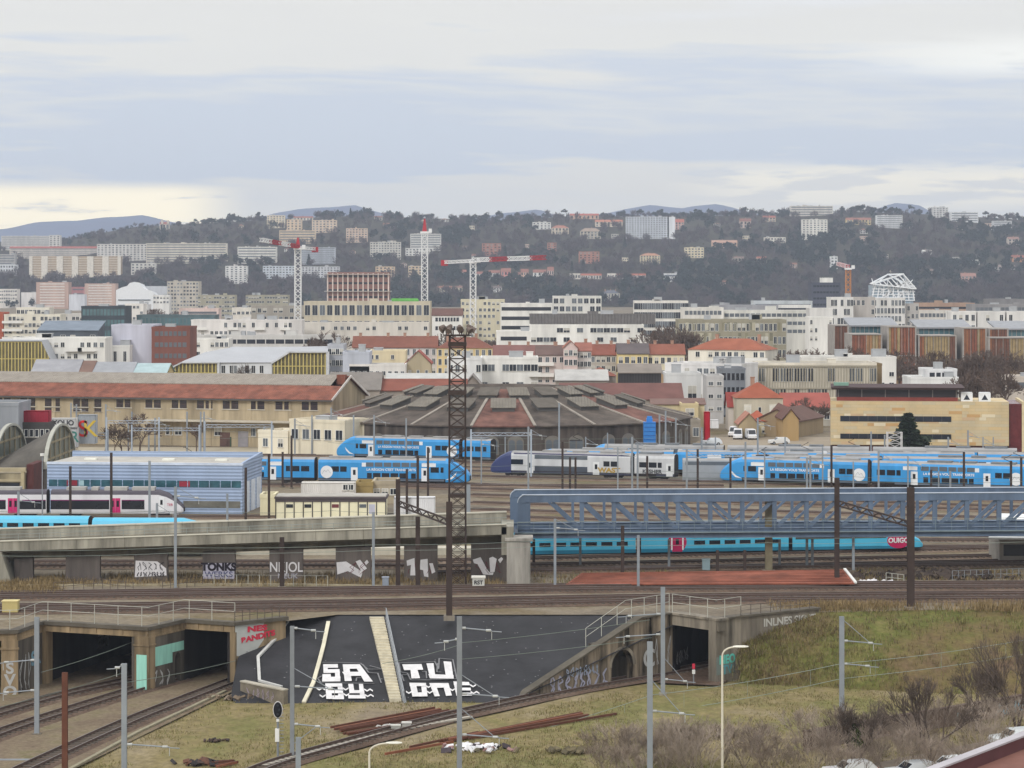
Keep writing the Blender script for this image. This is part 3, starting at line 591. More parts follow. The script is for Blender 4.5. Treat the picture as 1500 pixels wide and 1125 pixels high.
# ================================================================ steel truss bridge
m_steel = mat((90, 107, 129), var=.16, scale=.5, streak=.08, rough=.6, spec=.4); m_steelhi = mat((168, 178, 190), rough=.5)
tb = thing('truss_bridge', 'blue grey steel truss railway bridge with crossing diagonals', 'bridge', (0, 0, 0)); tb.rotation_euler = (0, -.005, 0)
pitch = 47 * 310 / F; X0 = .7; ZB, ZT = 5.08, 9.2; NP = 22
for Yt, nm in ((310, 'near'), (317.5, 'far')):
    xo = 0 if Yt == 310 else -.9
    b = MB(); xe = X0 + xo + pitch * NP
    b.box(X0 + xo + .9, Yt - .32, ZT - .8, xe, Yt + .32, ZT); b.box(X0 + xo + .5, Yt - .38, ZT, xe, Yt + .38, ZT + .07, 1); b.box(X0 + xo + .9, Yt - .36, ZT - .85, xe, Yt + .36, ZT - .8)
    for k in range(5):                        # rounded upper corner and end post
        t0, t1 = math.pi / 2 * k / 5, math.pi / 2 * (k + 1) / 5; c_ = (X0 + xo + .9, ZT - .9)
        o0, o1 = (c_[0] - .9 * math.sin(t0), c_[1] + .9 * math.cos(t0)), (c_[0] - .9 * math.sin(t1), c_[1] + .9 * math.cos(t1))
        b.hexa([(c_[0], Yt - .32, c_[1] - .05), (o0[0], Yt - .32, o0[1]), (o0[0], Yt + .32, o0[1]), (c_[0], Yt + .32, c_[1] - .05), (c_[0], Yt - .32, c_[1] - .05), (o1[0], Yt - .32, o1[1]), (o1[0], Yt + .32, o1[1]), (c_[0], Yt + .32, c_[1] - .05)])
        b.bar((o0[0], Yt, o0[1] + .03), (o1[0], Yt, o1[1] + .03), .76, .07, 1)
    b.build('top_chord', [m_steel, m_steelhi], tb)
    b = MB(); b.box(X0 + xo, Yt - .32, ZB, X0 + xo + 1.5, Yt + .32, ZT - .9); b.build('end_post', m_steel, tb)
    b = MB(); b.box(X0 + xo, Yt - .33, ZB - .9, xe, Yt + .33, ZB + .1); b.box(X0 + xo, Yt - .5, ZB + .1, xe, Yt + .5, ZB + .16); b.box(X0 + xo, Yt - .5, ZB - .96, xe, Yt + .5, ZB - .9); b.build('bottom_chord', m_steel, tb)
    for k in range(2, NP):
        x = X0 + xo + pitch * k; b = MB(); b.box(x - (.26 if Yt < 312 else .16), Yt - .26, ZB + .16, x + (.26 if Yt < 312 else .16), Yt + .26, ZT - .85); b.build('vertical_post', m_steel, tb)
    for k in range(1, NP - 1):
        x = X0 + xo + pitch * k; b = MB(); a, q = ((x + .3, ZT - .9), (x + pitch - .25, ZB + .2)) if k < 7 else ((x + .25, ZB + .2), (x + pitch - .3, ZT - .9))
        b.bar((a[0], Yt + (.02), a[1]), (q[0], Yt + .02, q[1]), .44 if Yt < 312 else .28, .3, up=(0, 1, 0)); b.build('diagonal', m_steel, tb)
b = MB(); b.box(X0 - .4, 310.5, ZB - .7, X0 + pitch * NP, 317, ZB - .45)
for k in range(NP * 2): b.box(X0 + pitch * k / 2 - .15, 310.3, ZB - 1.0, X0 + pitch * k / 2 + .15, 317.2, ZB - .7)
b.build('deck', mat((80, 88, 100), var=.15), tb)
b = MB(); b.tube((X0, 309.4, ZB + 1.0), (X0 + pitch * NP, 309.4, ZB + 1.0), .035); b.tube((X0, 309.4, ZB + .6), (X0 + pitch * NP, 309.4, ZB + .6), .025); b.box(X0, 309.2, ZB - .35, X0 + pitch * NP, 309.65, ZB - .25)
for k in range(NP * 2): b.tube((X0 + pitch * k / 2, 309.4, ZB - .3), (X0 + pitch * k / 2, 309.4, ZB + 1.0), .03, n=4)
b.build('railing', mat((120, 134, 140)), tb)
# ================================================================ trains
m_glass = mat((30, 34, 42), rough=.15, var=.05, spec=.6); m_under = mat((48, 44, 44), var=.2); m_roofg = mat((154, 153, 152), var=.08, scale=.4, streak=.05); m_wht = mat((226, 228, 230), var=.04, rough=.5)
m_glass2 = mat((96, 104, 112), rough=.2, var=.12, scale=.6, spec=.6)
PROF = [(-.8, .38), (-1.3, .42), (-1.43, .95), (-1.45, 2.0), (-1.45, 3.55), (-1.3, 4.0), (-.85, 4.24), (0, 4.32)]
PROF = PROF + [(-y, z) for y, z in PROF[-2::-1]]
def ring(x, zt, zl=.38, hw=1.0, top=4.32): return [(x, y * hw, zl + (z - .38) * (zt - zl) / (top - .38)) for y, z in PROF]
class Train:
    def __init__(s, label, nose, tail, group=None, cat='train', name='passenger_train', z=0.22):
        a, q = G(*nose), G(*tail); d = q - a; s.rz = math.atan2(d.y, d.x); s.s = -1 if d.x > 0 else 1; s.len = d.length
        s.t = thing(name, label, cat, (a.x, a.y, z), s.rz, group); s.ppm = F / a.y
    def side(s, b, x0, x1, z0, z1, o=.02, m=0, hw=1.45): return b.box(x0, s.s * (hw - .08), z0, x1, s.s * (hw + o), z1, m)
    def part(s, name, m, parent, *boxes, o=.02, hw=1.45):
        b = MB()
        for bx in boxes: s.side(b, *bx, o=o, hw=hw)
        return b.build(name, m, parent)
    def txt(s, body, parent, m, x, z, size, sx=1.0, o=.05, bold=.0): return text(body, parent, m, (x, s.s * (1.45 + o), z), size, (math.radians(90), 0, 0 if s.s < 0 else math.pi), 'lettering', sx, bold)
    def bogies(s, p, x0, x1, zs=.0):
        for c in (x0, x1):
            b = MB(); b.box(c - 1.5, -1.15, .15, c + 1.5, 1.15, .62)
            for q in (c - 1.0, c + 1.0):
                for y in (-1.2, 1.08): b.tube((q, y, .3), (q, y + .12, .3), .42, n=12)
            b.build('bogie', m_under, p)
    def panto(s, p, x):
        b = MB(); b.box(x - 1, -.7, 4.35, x + 1, .7, 4.5); b.bar((x + .9, 0, 4.5), (x - .6, 0, 5.1), .09); b.bar((x - .6, 0, 5.1), (x + .6, 0, 5.75), .07); b.bar((x + .6, -.8, 5.78), (x + .6, .8, 5.78), .12, .06); b.build('pantograph', m_under, p)
def ter(label, nose, tail, cars=2, main=(54, 147, 210), nosec=None, roof=None, doorc=None, grp=None, words='LA RÉGION VOUS TRANSPORTE', silver=False, grey=False, cut=0):
    T = Train(label, nose, tail, grp); mm = mat(main, var=.07, scale=.5, streak=.06, rough=.5, spec=.35); mn = mat(nosec or main, var=.05, rough=.4, spec=.4); mr = roof or m_roofg; md = doorc or m_wht
    LC = 26.0; mlow = mat((96, 106, 118), var=.1) if not silver else mat((66, 68, 84), var=.1)
    for c in range(cars):
        x0 = c * LC + (0 if c == 0 else .35); x1 = (c + 1) * LC - .35 if not (cut and c == cars - 1) else c * LC + cut; b = MB()
        if c == 0: rings = [ring(0.0, 1.5, .75, .62), ring(.25, 2.0, .5, .8), ring(.9, 2.75, .4, .93), ring(1.9, 3.55, .38, .98), ring(3.1, 4.15, .38, 1), ring(4.0, 4.32), ring(x1, 4.32)]
        else: rings = [ring(x0, 4.32), ring(x1, 4.32)]
        nq = len(rings) - 1
        def mf(q, k):
            if c == 0 and q < nq - 1: return 3 if k not in (0, 13, 14) else 2
            if k in (0, 1, 12, 13, 14): return 2
            return 1 if k in ((4, 5, 6, 7, 8, 9) if grey else (5, 6, 7, 8)) else 0
        car = b.loft(rings, mf=mf).build('carriage', [mm, mr, m_under, mn], T.t)
        X = lambda v: c * LC + v
        T.part('lower_band', mlow, car, (max(x0, X(4.2)), x1, .55, .85), o=.015)
        T.bogies(car, X(4.3), max(X(4.4), x1 - 3.4))
        if c == 0:
            b = MB(); b.loft([[(x, y * .72, z + .04) for x, y, z in r[5:10]] + [(r[10][0], 0, r[10][2] + .03)] for r in (ring(1.0, 2.85, .4, .94), ring(1.9, 3.57, .38, .98), ring(2.7, 3.95, .38, 1))]); b.build('windscreen', m_glass, car)
            win = [(4.3, 4.8), (5.1, 6.5)] if not silver else [(4.0, 6.2)]
        else: win = [(1.2, 2.6), (2.9, 4.3), (4.5, 5.2)]
        for a, q in win: T.part('window', m_glass, car, (X(a), X(q), 2.0, 2.9))
        for a, q in ((20.8, 21.9), (22.1, 23.4)):
            if X(q) < x1: T.part('window', m_glass, car, (X(a), X(q), 2.0, 2.9))
        for a in (6.0 if cut and c else 6.9, 18.9):
            if X(a + 1.2) > x1: continue
            d = T.part('door', md, car, (X(a), X(a + 1.15), .55, 2.75), o=.03); T.part('door_window', m_glass, d, (X(a + .35), X(a + .8), 1.5, 2.35), o=.045)
        if silver and not (cut and c):
            T.part('window_band', m_glass2, car, (X(8.3), X(17.9), 3.05, 3.75)); T.part('window_band', mat((78, 84, 94), rough=.25), car, (X(8.3), X(17.9), .95, 1.85))
            T.part('stripe', mat((74, 74, 112)), car, (X(4.5), X(25.6), 3.85, 4.02), o=-.02)
        elif not silver and not (cut and c):
            T.part('white_patch', m_wht, car, (X(5.6), X(8.0), 2.95, 3.55), (X(5.9), X(7.8), 3.45, 3.6), o=.012)
            T.part('white_patch', m_wht, car, (X(17.4), X(18.2), 2.9, 3.55), o=.012)
            for k in range(6): T.part('upper_window', m_glass2, car, (X(8.6 + 1.52 * k), X(8.6 + 1.52 * k + 1.3), 2.9, 3.62)); T.part('lower_window', m_glass, car, (X(9.0 + 1.5 * k), X(9.0 + 1.5 * k + (1.3 if 0 < k < 5 else .8)), 1.0, 1.85))
            T.txt(words, car, m_wht, X(13.2), 2.4, .56, 1.05, bold=.015)
            r = 1.05; cx = X(24.2); b = MB(); b.poly([(cx + r * math.cos(t), T.s * 1.475, 1.95 + r * math.sin(t)) for t in [2 * math.pi * k / 24 for k in range(24)]]); o_ = b.build('emblem', m_wht, car)
            b = MB(); b.path([(cx - .7, T.s * 1.485, 1.7), (cx - .2, T.s * 1.485, 2.35), (cx + .1, T.s * 1.485, 1.95), (cx + .4, T.s * 1.485, 2.25), (cx + .8, T.s * 1.485, 1.6)], .05, .02); b.build('mountain_line', mat((60, 70, 90)), o_)
            if c == 0:
                b = MB(); y = T.s * 1.468; b.poly([(2.0, y, 2.2), (2.3, y, 1.5), (2.9, y, .95), (4.0, y, .8), (3.0, y, 1.25)]); b.build('white_flash', m_wht, car)
        b = MB()
        for a, q in ((9.5, 13.5), (15, 17.5), (20, 24)) if X(20) < x1 else ((1, 5),): b.box(X(a), -.8, 4.2, X(q), .8, 4.55)
        b.build('roof_equipment', mat((118, 122, 126), var=.2, scale=1) if c % 2 or grey else mr, car)
        if c % 2: T.panto(car, X(22.5))
    return T
B_ = 'blue double-deck regional trains parked in the yard'
ter('blue double-deck train with rounded nose beside the cream cabins', (689, 711.5), (380, 708), 2, grp=B_, words='LA RÉGION C\'EST TRANSPORTS')
ter('blue double-deck train parked in front of the cream house by the roundhouse', (496, 672), (746, 679), 2, cut=6.0, grp=B_)
ter('blue double-deck train with white nose flash just above the truss bridge', (1057, 707.5), (1500, 721), 3, grp=B_)
TS = ter('silver regional train with dark blue nose parked mid yard', (721, 697), (995, 704), 2, cut=7.4, main=(196, 198, 200), nosec=(54, 64, 108), doorc=mat((214, 216, 216)), grp='silver and white trains in the yard', silver=True)
ter('blue double-deck train behind the dark nosed silver train', (855, 686), (1500, 694), 3, grp=B_, grey=True)
ter('blue double-deck train whose roof shows right of the roundhouse lamp poles', (775, 694.5), (1500, 701), 4, grp=B_)
ter('blue double-deck train standing below the sandstone building', (1068, 703.5), (1560, 711), 3, grp=B_)
TS.txt('WAST', TS.t, mat((176, 146, 74)), 21.8, 1.35, 1.1, 1.3, bold=.05); TS.txt('KESHER', TS.t, mat((70, 70, 76)), 29.5, 1.3, .9, 1.1, bold=.03)
# high speed train under the truss bridge
def tgv(label, px_n, px_t, words=True, z=.2, n=3, grp=None):
    T = Train(label, px_n, px_t, grp, name='high_speed_train', z=z); mc = mat((78, 180, 214), var=.06, rough=.4, spec=.4); mc2 = mat((104, 112, 118) if n < 3 else (84, 178, 206), var=.05, rough=.4); mg = mat((40, 118, 146), var=.1); mm_ = mat((178, 30, 84), var=.04)
    top = 4.3; PW = 17.6; LT = 19.6
    b = MB(); rings = [ring(0, 1.1, .6, .5), ring(.5, 1.7, .45, .75), ring(1.6, 2.3, .4, .9), ring(3.2, 3.1, .38, .97), ring(4.6, 3.75, .38, 1), ring(6, 4.1), ring(PW - .4, 4.1)]
    def mf(q, k): return 2 if k in (0, 13, 14, 1, 12) else (1 if k in (6, 7) else 0)
    pc = b.loft(rings, mf=mf).build('power_car', [mc, mc2, m_under], T.t)
    T.bogies(pc, 4.5, PW - 3); T.part('grille', m_glass, pc, (5.0, PW - .8, 1.9, 2.75)); T.part('lower_band', mg, pc, (3.5, PW - .4, .55, .9), o=.015)
    b = MB(); b.loft([[(x, y * .7, z + .04) for x, y, z in r[5:10]] + [(r[10][0], 0, r[10][2] + .03)] for r in (rings[2], rings[3], ring(4.2, 3.6, .38, 1))]); b.build('windscreen', m_glass, pc)
    b = MB(); b.poly([(3.4 + 1.5 * math.cos(t), T.s * 1.48, 1.55 + .98 * math.sin(t)) for t in [2 * math.pi * k / 28 for k in range(28)]]); e = b.build('emblem', mm_, pc)
    T.txt('OUIGO', e, m_wht, 3.4, 1.55, .85, .95, o=.06, bold=.03)
    for c in range(n):
        x0 = PW + c * LT + .1; x1 = x0 + LT - .7; b = MB(); car = b.loft([ring(x0, 4.3), ring(x1, 4.3)], mf=lambda q, k: 2 if k in (0, 13, 14, 1, 12) else (1 if k in (6, 7) else 0)).build('carriage', [mc, mc2, m_under], T.t)
        T.part('lower_band', mg, car, (x0, x1, .55, 1.0), o=.015); T.bogies(car, x0 - .1, x1 - 1)
        dx = x1 - 4.6 if c % 2 == 0 else x0 + 4
        if c == 0:
            b = MB(); b.poly([(dx + 1.2 * math.cos(t), T.s * 1.475, 1.8 + 1.2 * math.sin(t)) for t in [2 * math.pi * k / 28 for k in range(28)]]); b.build('roundel', mm_, car)
            d = T.part('door', mm_, car, (dx - .65, dx + .65, .6, 2.6), o=.035); T.part('door_frame', m_wht, d, (dx - .8, dx - .62, .8, 2.7), (dx + .62, dx + .8, .8, 2.7), (dx - .8, dx + .8, 2.62, 2.8), o=.05); T.part('door_window', m_glass, d, (dx - .2, dx + .2, 1.5, 2.2), o=.06)
            T.txt('OUIGO.COM', car, mat((120, 176, 196)), x0 + 9, 2.55, 1.0, 1.2)
        for k in range(7):
            a = x0 + 1.0 + k * 1.95
            if c == 0 and abs(a + .7 - dx) < 1.9: continue
            T.part('window', m_glass, car, (a, a + 1.4, 1.45, 1.95)); T.part('window', m_glass, car, (a, a + 1.4, 3.0, 3.5))
    return T
tgv('cyan high speed train with magenta roundels passing under the truss bridge', (1349, 808), (780, 817.5), n=2, z=.06, grp='cyan high speed trains')
tgv('cyan high speed train partly hidden behind the viaduct parapet on the left', (338, 815), (-60, 813), n=3, z=0.7, grp='cyan high speed trains')
# white single-deck train with magenta doors
T = Train('white single-deck train with magenta doors in front of the blue hall', (270, 757.5), (-40, 757.5)); mw = mat((216, 216, 220), var=.04, rough=.5); mroof = mat((88, 84, 92), var=.1); mp = mat((120, 30, 92)); mdoor = mat((190, 36, 104), var=.05, rough=.5)
top = 3.85
def ring2(x, zt, zl=.38, hw=1.0): return [(x, y * hw, zl + (z - .38) * (zt - zl) / (4.32 - .38)) for y, z in PROF]
for c in range(2):
    LC = 19.5; x0, x1 = c * LC + (.3 if c else 0), (c + 1) * LC - .3
    rings = [ring2(0, 1.2, .6, .7), ring2(.3, 1.7, .45, .85), ring2(1.2, 2.6, .4, .95), ring2(2.4, 3.4, .38, 1), ring2(3.6, 3.8), ring2(x1, top)] if c == 0 else [ring2(x0, top), ring2(x1, top)]
    car = MB().loft(rings, mf=lambda q, k: 2 if k in (0, 13, 14) else (1 if k in (4, 5, 6, 7, 8, 9) else 0)).build('carriage', [mw, mroof, m_under], T.t); X = lambda v: c * LC + v
    T.bogies(car, X(3.5), x1 - 2.8)
    spans = ([(5.6, 8.9), (10.7, 19.2)], 9.1) if c == 0 else ([(.4, 4.2), (6.2, 14), (16, 19)], 4.4)
    for a, q in spans[0]: T.part('window_band', m_glass, car, (X(a), X(q), 1.05, 2.3)); T.part('stripe', mp, car, (X(a), X(q), 2.3, 2.42), o=.03)
    for a in ([spans[1]] if c == 0 else [4.4, 14.3]):
        for k in (0, .76): d = T.part('door', mdoor, car, (X(a + k), X(a + k + .72), .5, 2.65), o=.03); T.part('door_window', m_glass, d, (X(a + k + .18), X(a + k + .54), 1.4, 2.3), o=.045)
    if c == 0: d = T.part('cab_door', m_wht, car, (2.75, 3.5, .7, 2.75), o=.04); T.part('door_window', m_glass, d, (2.95, 3.3, 1.7, 2.4), o=.055); T.txt('TER', car, mat((190, 60, 90)), 1.9, 1.7, .5, 1.0)
    b = MB(); b.box(1.0, -.9, 2.55, 1.6, .9, 2.95) if c == 0 else None; b.build('windscreen', m_glass, car) if c == 0 else None
    b = MB()
    for a, q in ((4.2, 7.5), (8.2, 11.5), (12.4, 13.4), (14.2, 17)): b.box(X(a), -.9, top - .15, X(q), .9, top + .35)
    b.build('roof_equipment', mat((170, 168, 164), var=.1), car)
T2 = thing('grey_coach', 'plain grey coach standing behind the silver train', 'railway coach', tuple(G(1000, 706)), math.atan2(-2.2, 24)); cb = MB().loft([ring(0, 4.1), ring(26, 4.1)], mf=lambda q, k: 2 if k in (0, 13, 14) else (1 if k in (5, 6, 7, 8) else 0)).build('body', [mat((150, 156, 162), var=.08), m_roofg, m_under], T2)
b = MB(); b.box(.5, -1.47, 3.0, 25.5, -1.38, 3.6); b.build('window_band', m_glass2, T2)
# ================================================================ building kit
m_win = mat((40, 44, 52), rough=.2, var=.25, scale=.25, spec=.5); m_win2 = mat((92, 98, 104), rough=.3, var=.2, scale=.25, spec=.5); m_blind = mat((186, 182, 172), var=.1)
m_frame = mat((222, 222, 218), var=.03); m_framed = mat((84, 82, 80), var=.05); m_sill = mat((188, 182, 170), var=.06)
WPC = {}
def win_mesh(ww, wh, st):
    k = (round(ww, 1), round(wh, 1), st)
    if k in WPC: return WPC[k]
    b = MB(); t = .07; h = ww / 2; fr = {'dark': 1, 'light': 1, 'blind': 1, 'bare': 1, 'strip': 1}[st]
    b.box(-h, -.015, 0, h, .05, wh, 0)
    b.box(-h - .02, -.06, 0, -h + t, .04, wh, 1); b.box(h - t, -.06, 0, h + .02, .04, wh, 1); b.box(-h + t, -.06, wh - t, h - t, .04, wh, 1); b.box(-h + t, -.06, 0, h - t, .04, t, 1)
    if ww > .8 and st != 'bare': b.box(-.03, -.05, t, .03, .04, wh - t, 1)
    if st == 'blind': b.box(-h + t, -.03, wh * .45, h - t, .03, wh - t, 2)
    if st != 'bare': b.box(-h - .12, -.14, -.1, h + .12, .04, -.005, 3)
    me = b.mesh('window', [m_win2 if st == 'light' else m_win, m_framed if st == 'bare' else m_frame, m_blind, m_sill]); WPC[k] = me; return me
WR = random.Random(21)
def put_windows(parent, spots, ww, wh, mix=('dark', 'dark', 'light', 'blind'), rz=0.0):
    for n, (x, y, z) in enumerate(spots[:100]): link('window', win_mesh(ww, wh, WR.choice(mix)), parent, (x, y, z), rz)
    if len(spots) > 100:
        b = MB(); h = ww / 2
        for x, y, z in spots[100:]:
            c, s = math.cos(rz), math.sin(rz); b.hexa([(x + c * u - s * v, y + s * u + c * v, z + q) for q in (0, wh) for u, v in ((-h, -.03), (h, -.03), (h, .05), (-h, .05))])
        tag(b.build('window', m_win, parent), None, None, kind='stuff')
def bld(label, x0, x1, yt, D, dep=14.0, wall=(214, 210, 202), roof='flat', rh=3.0, rcol=(150, 148, 144), win=None, band=None, D2=None, base=0.0, name='apartment_building', cat='building', group=None, units=1, mix=None, below=0.0, balc=None, side=None, wmat=None, rmat=None, hide=.0, z0w=.9, cornice=True):
    D2 = D2 or D; pa, pb = A(x0, yt, D), A(x1, yt, D2); ztop = pa.z; d = Vector((pb.x - pa.x, pb.y - pa.y)); w_ = d.length; h = ztop - base
    t = thing(name, label, cat, (pa.x, pa.y, base), math.atan2(d.y, d.x), group); t['w'] = w_; t['h'] = h
    mw_ = wmat or mat(wall, var=.07, scale=.22, streak=.10); mr_ = rmat or mat(rcol, var=.14, scale=.3)
    b = MB(); b.box(0, 0, -below - .3, w_, dep, h); wl = b.build('wall', mw_, t); b = MB(); o = .35
    if roof == 'flat':
        b.box(.35, .35, h - .2, w_ - .35, dep - .35, h + .06); b.build('roof', mr_, t)
        b = MB()
        for q in ((-.06, -.06, w_ + .06, .3), (-.06, dep - .3, w_ + .06, dep + .06), (-.06, .3, .3, dep - .3), (w_ - .3, .3, w_ + .06, dep - .3)): b.box(q[0], q[1], h - .12, q[2], q[3], h + .5)
        b.build('parapet', mw_, t)
    elif roof == 'gable': b.faces([(-o, -o, h - .15), (w_ + o, -o, h - .15), (w_ + o, dep / 2, h + rh), (-o, dep / 2, h + rh), (-o, dep + o, h - .15), (w_ + o, dep + o, h - .15), (-o, -o, h + .05), (w_ + o, -o, h + .05), (w_ + o, dep / 2, h + rh + .2), (-o, dep / 2, h + rh + .2), (-o, dep + o, h + .05), (w_ + o, dep + o, h + .05)],
            [(6, 7, 8, 9), (9, 8, 11, 10), (1, 0, 3, 2), (2, 3, 4, 5), (0, 1, 7, 6), (5, 4, 10, 11), (0, 6, 9, 3), (3, 9, 10, 4), (1, 2, 8, 7), (2, 5, 11, 8)]); b.build('roof', mr_, t); MB().faces([(0, 0, h), (0, dep, h), (0, dep / 2, h + rh), (w_, 0, h), (w_, dep, h), (w_, dep / 2, h + rh)], [(0, 2, 1), (3, 4, 5)]).build('gable_wall', mw_, t)
    elif roof == 'gable_x':            # ridge runs away from the viewer
        b.faces([(-o, -o, h - .1), (w_ / 2, -o, h + rh), (w_ + o, -o, h - .1), (-o, dep + o, h - .1), (w_ / 2, dep + o, h + rh), (w_ + o, dep + o, h - .1), (-o, -o, h + .1), (w_ / 2, -o, h + rh + .22), (w_ + o, -o, h + .1), (-o, dep + o, h + .1), (w_ / 2, dep + o, h + rh + .22), (w_ + o, dep + o, h + .1)],
            [(6, 7, 10, 9), (7, 8, 11, 10), (0, 3, 4, 1), (1, 4, 5, 2), (0, 1, 7, 6), (1, 2, 8, 7), (3, 9, 10, 4), (4, 10, 11, 5), (0, 6, 9, 3), (2, 5, 11, 8)]); b.build('roof', mr_, t); MB().faces([(0, 0, h), (w_, 0, h), (w_ / 2, 0, h + rh), (0, dep, h), (w_, dep, h), (w_ / 2, dep, h + rh)], [(0, 1, 2), (4, 3, 5)]).build('gable_wall', mw_, t)
    elif roof == 'hip':
        i_ = min(dep / 2, w_ / 2) * .95
        b.faces([(-o, -o, h), (w_ + o, -o, h), (w_ + o, dep + o, h), (-o, dep + o, h), (i_, dep / 2, h + rh), (w_ - i_, dep / 2, h + rh)], [(0, 1, 5, 4), (1, 2, 5), (2, 3, 4, 5), (3, 0, 4), (3, 2, 1, 0)]); b.build('roof', mr_, t)
    elif roof == 'shed': b.hexa([(-o, -o, h - .1), (w_ + o, -o, h - .1), (w_ + o, dep, h + rh - .1), (-o, dep, h + rh - .1), (-o, -o, h + .12), (w_ + o, -o, h + .12), (w_ + o, dep, h + rh + .12), (-o, dep, h + rh + .12)]); b.build('roof', mr_, t); MB().hexa([(0.01, .02, h - .3), (w_ - .01, .02, h - .3), (w_ - .01, dep, h - .3), (.01, dep, h - .3), (.01, .02, h - .11), (w_ - .01, .02, h - .11), (w_ - .01, dep - .01, h + rh - .11), (.01, dep - .01, h + rh - .11)]).build('gable_wall', mw_, t)
    r = random.Random(int(x0 * 7 + yt * 13))
    if roof == 'flat':
        for k in range(units):
            ux = w_ * r.uniform(.1, .8); uw = min(w_ * .25, r.uniform(1.5, 5)); uh = r.uniform(.9, 2.4); b = MB(); b.box(ux, dep * .3, h + .06, min(w_ - .5, ux + uw), dep * .3 + 3, h + uh); b.box(ux - .1, dep * .3 - .1, h + uh, min(w_ - .4, ux + uw + .1), dep * .3 + 3.1, h + uh + .12); b.build('roof_unit', mw_ if k % 2 else mat((170, 172, 174), var=.1), t)
    elif units:
        for k in range(units): ux = w_ * (k + .5 + r.uniform(-.2, .2)) / units; b = MB(); b.box(ux - .45, dep * .5 - .4, h + rh * .5, ux + .45, dep * .5 + .4, h + rh + 1.1); b.box(ux - .55, dep * .5 - .5, h + rh + 1.1, ux + .55, dep * .5 + .5, h + rh + 1.25); b.build('chimney', mat((168, 132, 112), var=.15), t)
    if win:
        cols, rows, ww, wh = win[:4]; hh = win[4] if len(win) > 4 else h; st = hh / rows; off = h - hh
        sp = [(w_ * (c + .5) / cols, 0, off + st * k + (st - wh) * .52) for k in range(rows) for c in range(cols) if r.random() >= hide]
        put_windows(t, sp, ww, wh, mix or ('dark', 'dark', 'light', 'blind'))
        if side:                           # windows on the flank that the viewer sees
            n, sx_ = side; sp = [(w_ if sx_ > 0 else 0, dep * (c + .5) / n, off + st * k + (st - wh) * .52) for k in range(rows) for c in range(n)]
            put_windows(t, sp[:60], ww, wh, mix or ('dark', 'light', 'blind'), math.pi / 2 if sx_ > 0 else -math.pi / 2)
    if band:
        rows, fr, marg = band[:3]; bm = band[3] if len(band) > 3 else m_win; hh = band[4] if len(band) > 4 else h; st = hh / rows; off = h - hh; nd_ = band[5] if len(band) > 5 else 0
        for k in range(rows):
            b = MB(); z0 = off + st * k + st * (1 - fr) * .55; b.box(marg, -.05, z0, w_ - marg, .1, z0 + st * fr); o_ = b.build('window_band', bm, t)
            if nd_:
                b = MB()
                for j in range(1, nd_): x = marg + (w_ - 2 * marg) * j / nd_; b.box(x - .18, -.09, z0 + .002, x + .18, .1, z0 + st * fr - .002)
                b.build('mullion', mw_, o_)
    if balc:
        cols, rows, bw, hh = balc; st = hh / rows; off = h - hh
        for c in cols:
            for k in range(rows): b = MB(); b.box(w_ * c - bw / 2, -1.3, off + st * k + .05, w_ * c + bw / 2, -.02, off + st * k + .22); b.box(w_ * c - bw / 2, -1.3, off + st * k + .22, w_ * c + bw / 2, -1.2, off + st * k + 1.15); b.build('balcony', mat((224, 222, 216), var=.05), t)
    return t
# ================================================================ long depot
m_tile = mat((132, 82, 66), var=.24, scale=.45, streak=.1, corr=('X', .45, .4)); m_corr = mat((150, 142, 132), var=.14, scale=.6, corr=('X', .5, .6)); m_och = mat((172, 157, 130), var=.16, scale=.3, streak=.2)
pa, pb = A(-140, 655, 561), A(484, 655, 535); pa.z = pb.z = 0; d = pb - pa; dw = d.length; dep_ = thing('depot', 'long ochre railway depot with red tiled roof and paired windows', 'depot', pa, math.atan2(d.y, d.x))
H, RD, RZ = 10.0, 22.0, 14.1
b = MB(); b.box(0, 0, -.3, dw, RD, H); b.faces([(dw, 0, H), (dw, RD, H), (dw, RD / 2, RZ - .1), (0, 0, H), (0, RD, H), (0, RD / 2, RZ - .1)], [(0, 1, 2), (3, 5, 4)]); b.build('wall', m_och, dep_)
b = MB(); zs = lambda y: H + (RZ - H) * y / (RD / 2)
b.hexa([(-.5, -.8, zs(-.8)), (dw + .6, -.8, zs(-.8)), (dw + .6, 6, zs(6)), (-.5, 6, zs(6)), (-.5, -.8, zs(-.8) + .25), (dw + .6, -.8, zs(-.8) + .25), (dw + .6, 6, zs(6) + .25), (-.5, 6, zs(6) + .25)]); b.build('roof', m_tile, dep_)
b = MB(); b.faces([(-.5, 6, zs(6) + .4), (dw - 2, 6, zs(6) + .4), (dw - 2, 11, zs(11) + .5), (-.5, 11, zs(11) + .5), (dw - 2, 16, zs(6) + .4), (-.5, 16, zs(6) + .4), (-.5, 6, zs(6)), (dw - 2, 6, zs(6))], [(0, 1, 2, 3), (3, 2, 4, 5), (6, 7, 1, 0)]); b.build('roof', m_corr, dep_)
b = MB(); b.hexa([(-.5, RD + .8, zs(-.8)), (dw + .6, RD + .8, zs(-.8)), (dw + .6, 11, RZ), (-.5, 11, RZ), (-.5, RD + .8, zs(-.8) + .25), (dw + .6, RD + .8, zs(-.8) + .25), (dw + .6, 11, RZ + .25), (-.5, 11, RZ + .25)]); b.build('roof', m_tile, dep_)
b = MB(); b.box(-.5, -1.0, H - .45, dw + .7, -.8, H - .15); b.build('gutter', m_framed, dep_)
b = MB(); b.bar((dw + .62, -.9, zs(-.8) + .1), (dw + .62, 11, RZ + .2), .16, .5); b.bar((dw + .62, RD + .9, zs(-.8) + .1), (dw + .62, 11, RZ + .2), .16, .5); b.build('verge', mat((214, 208, 200)), dep_)
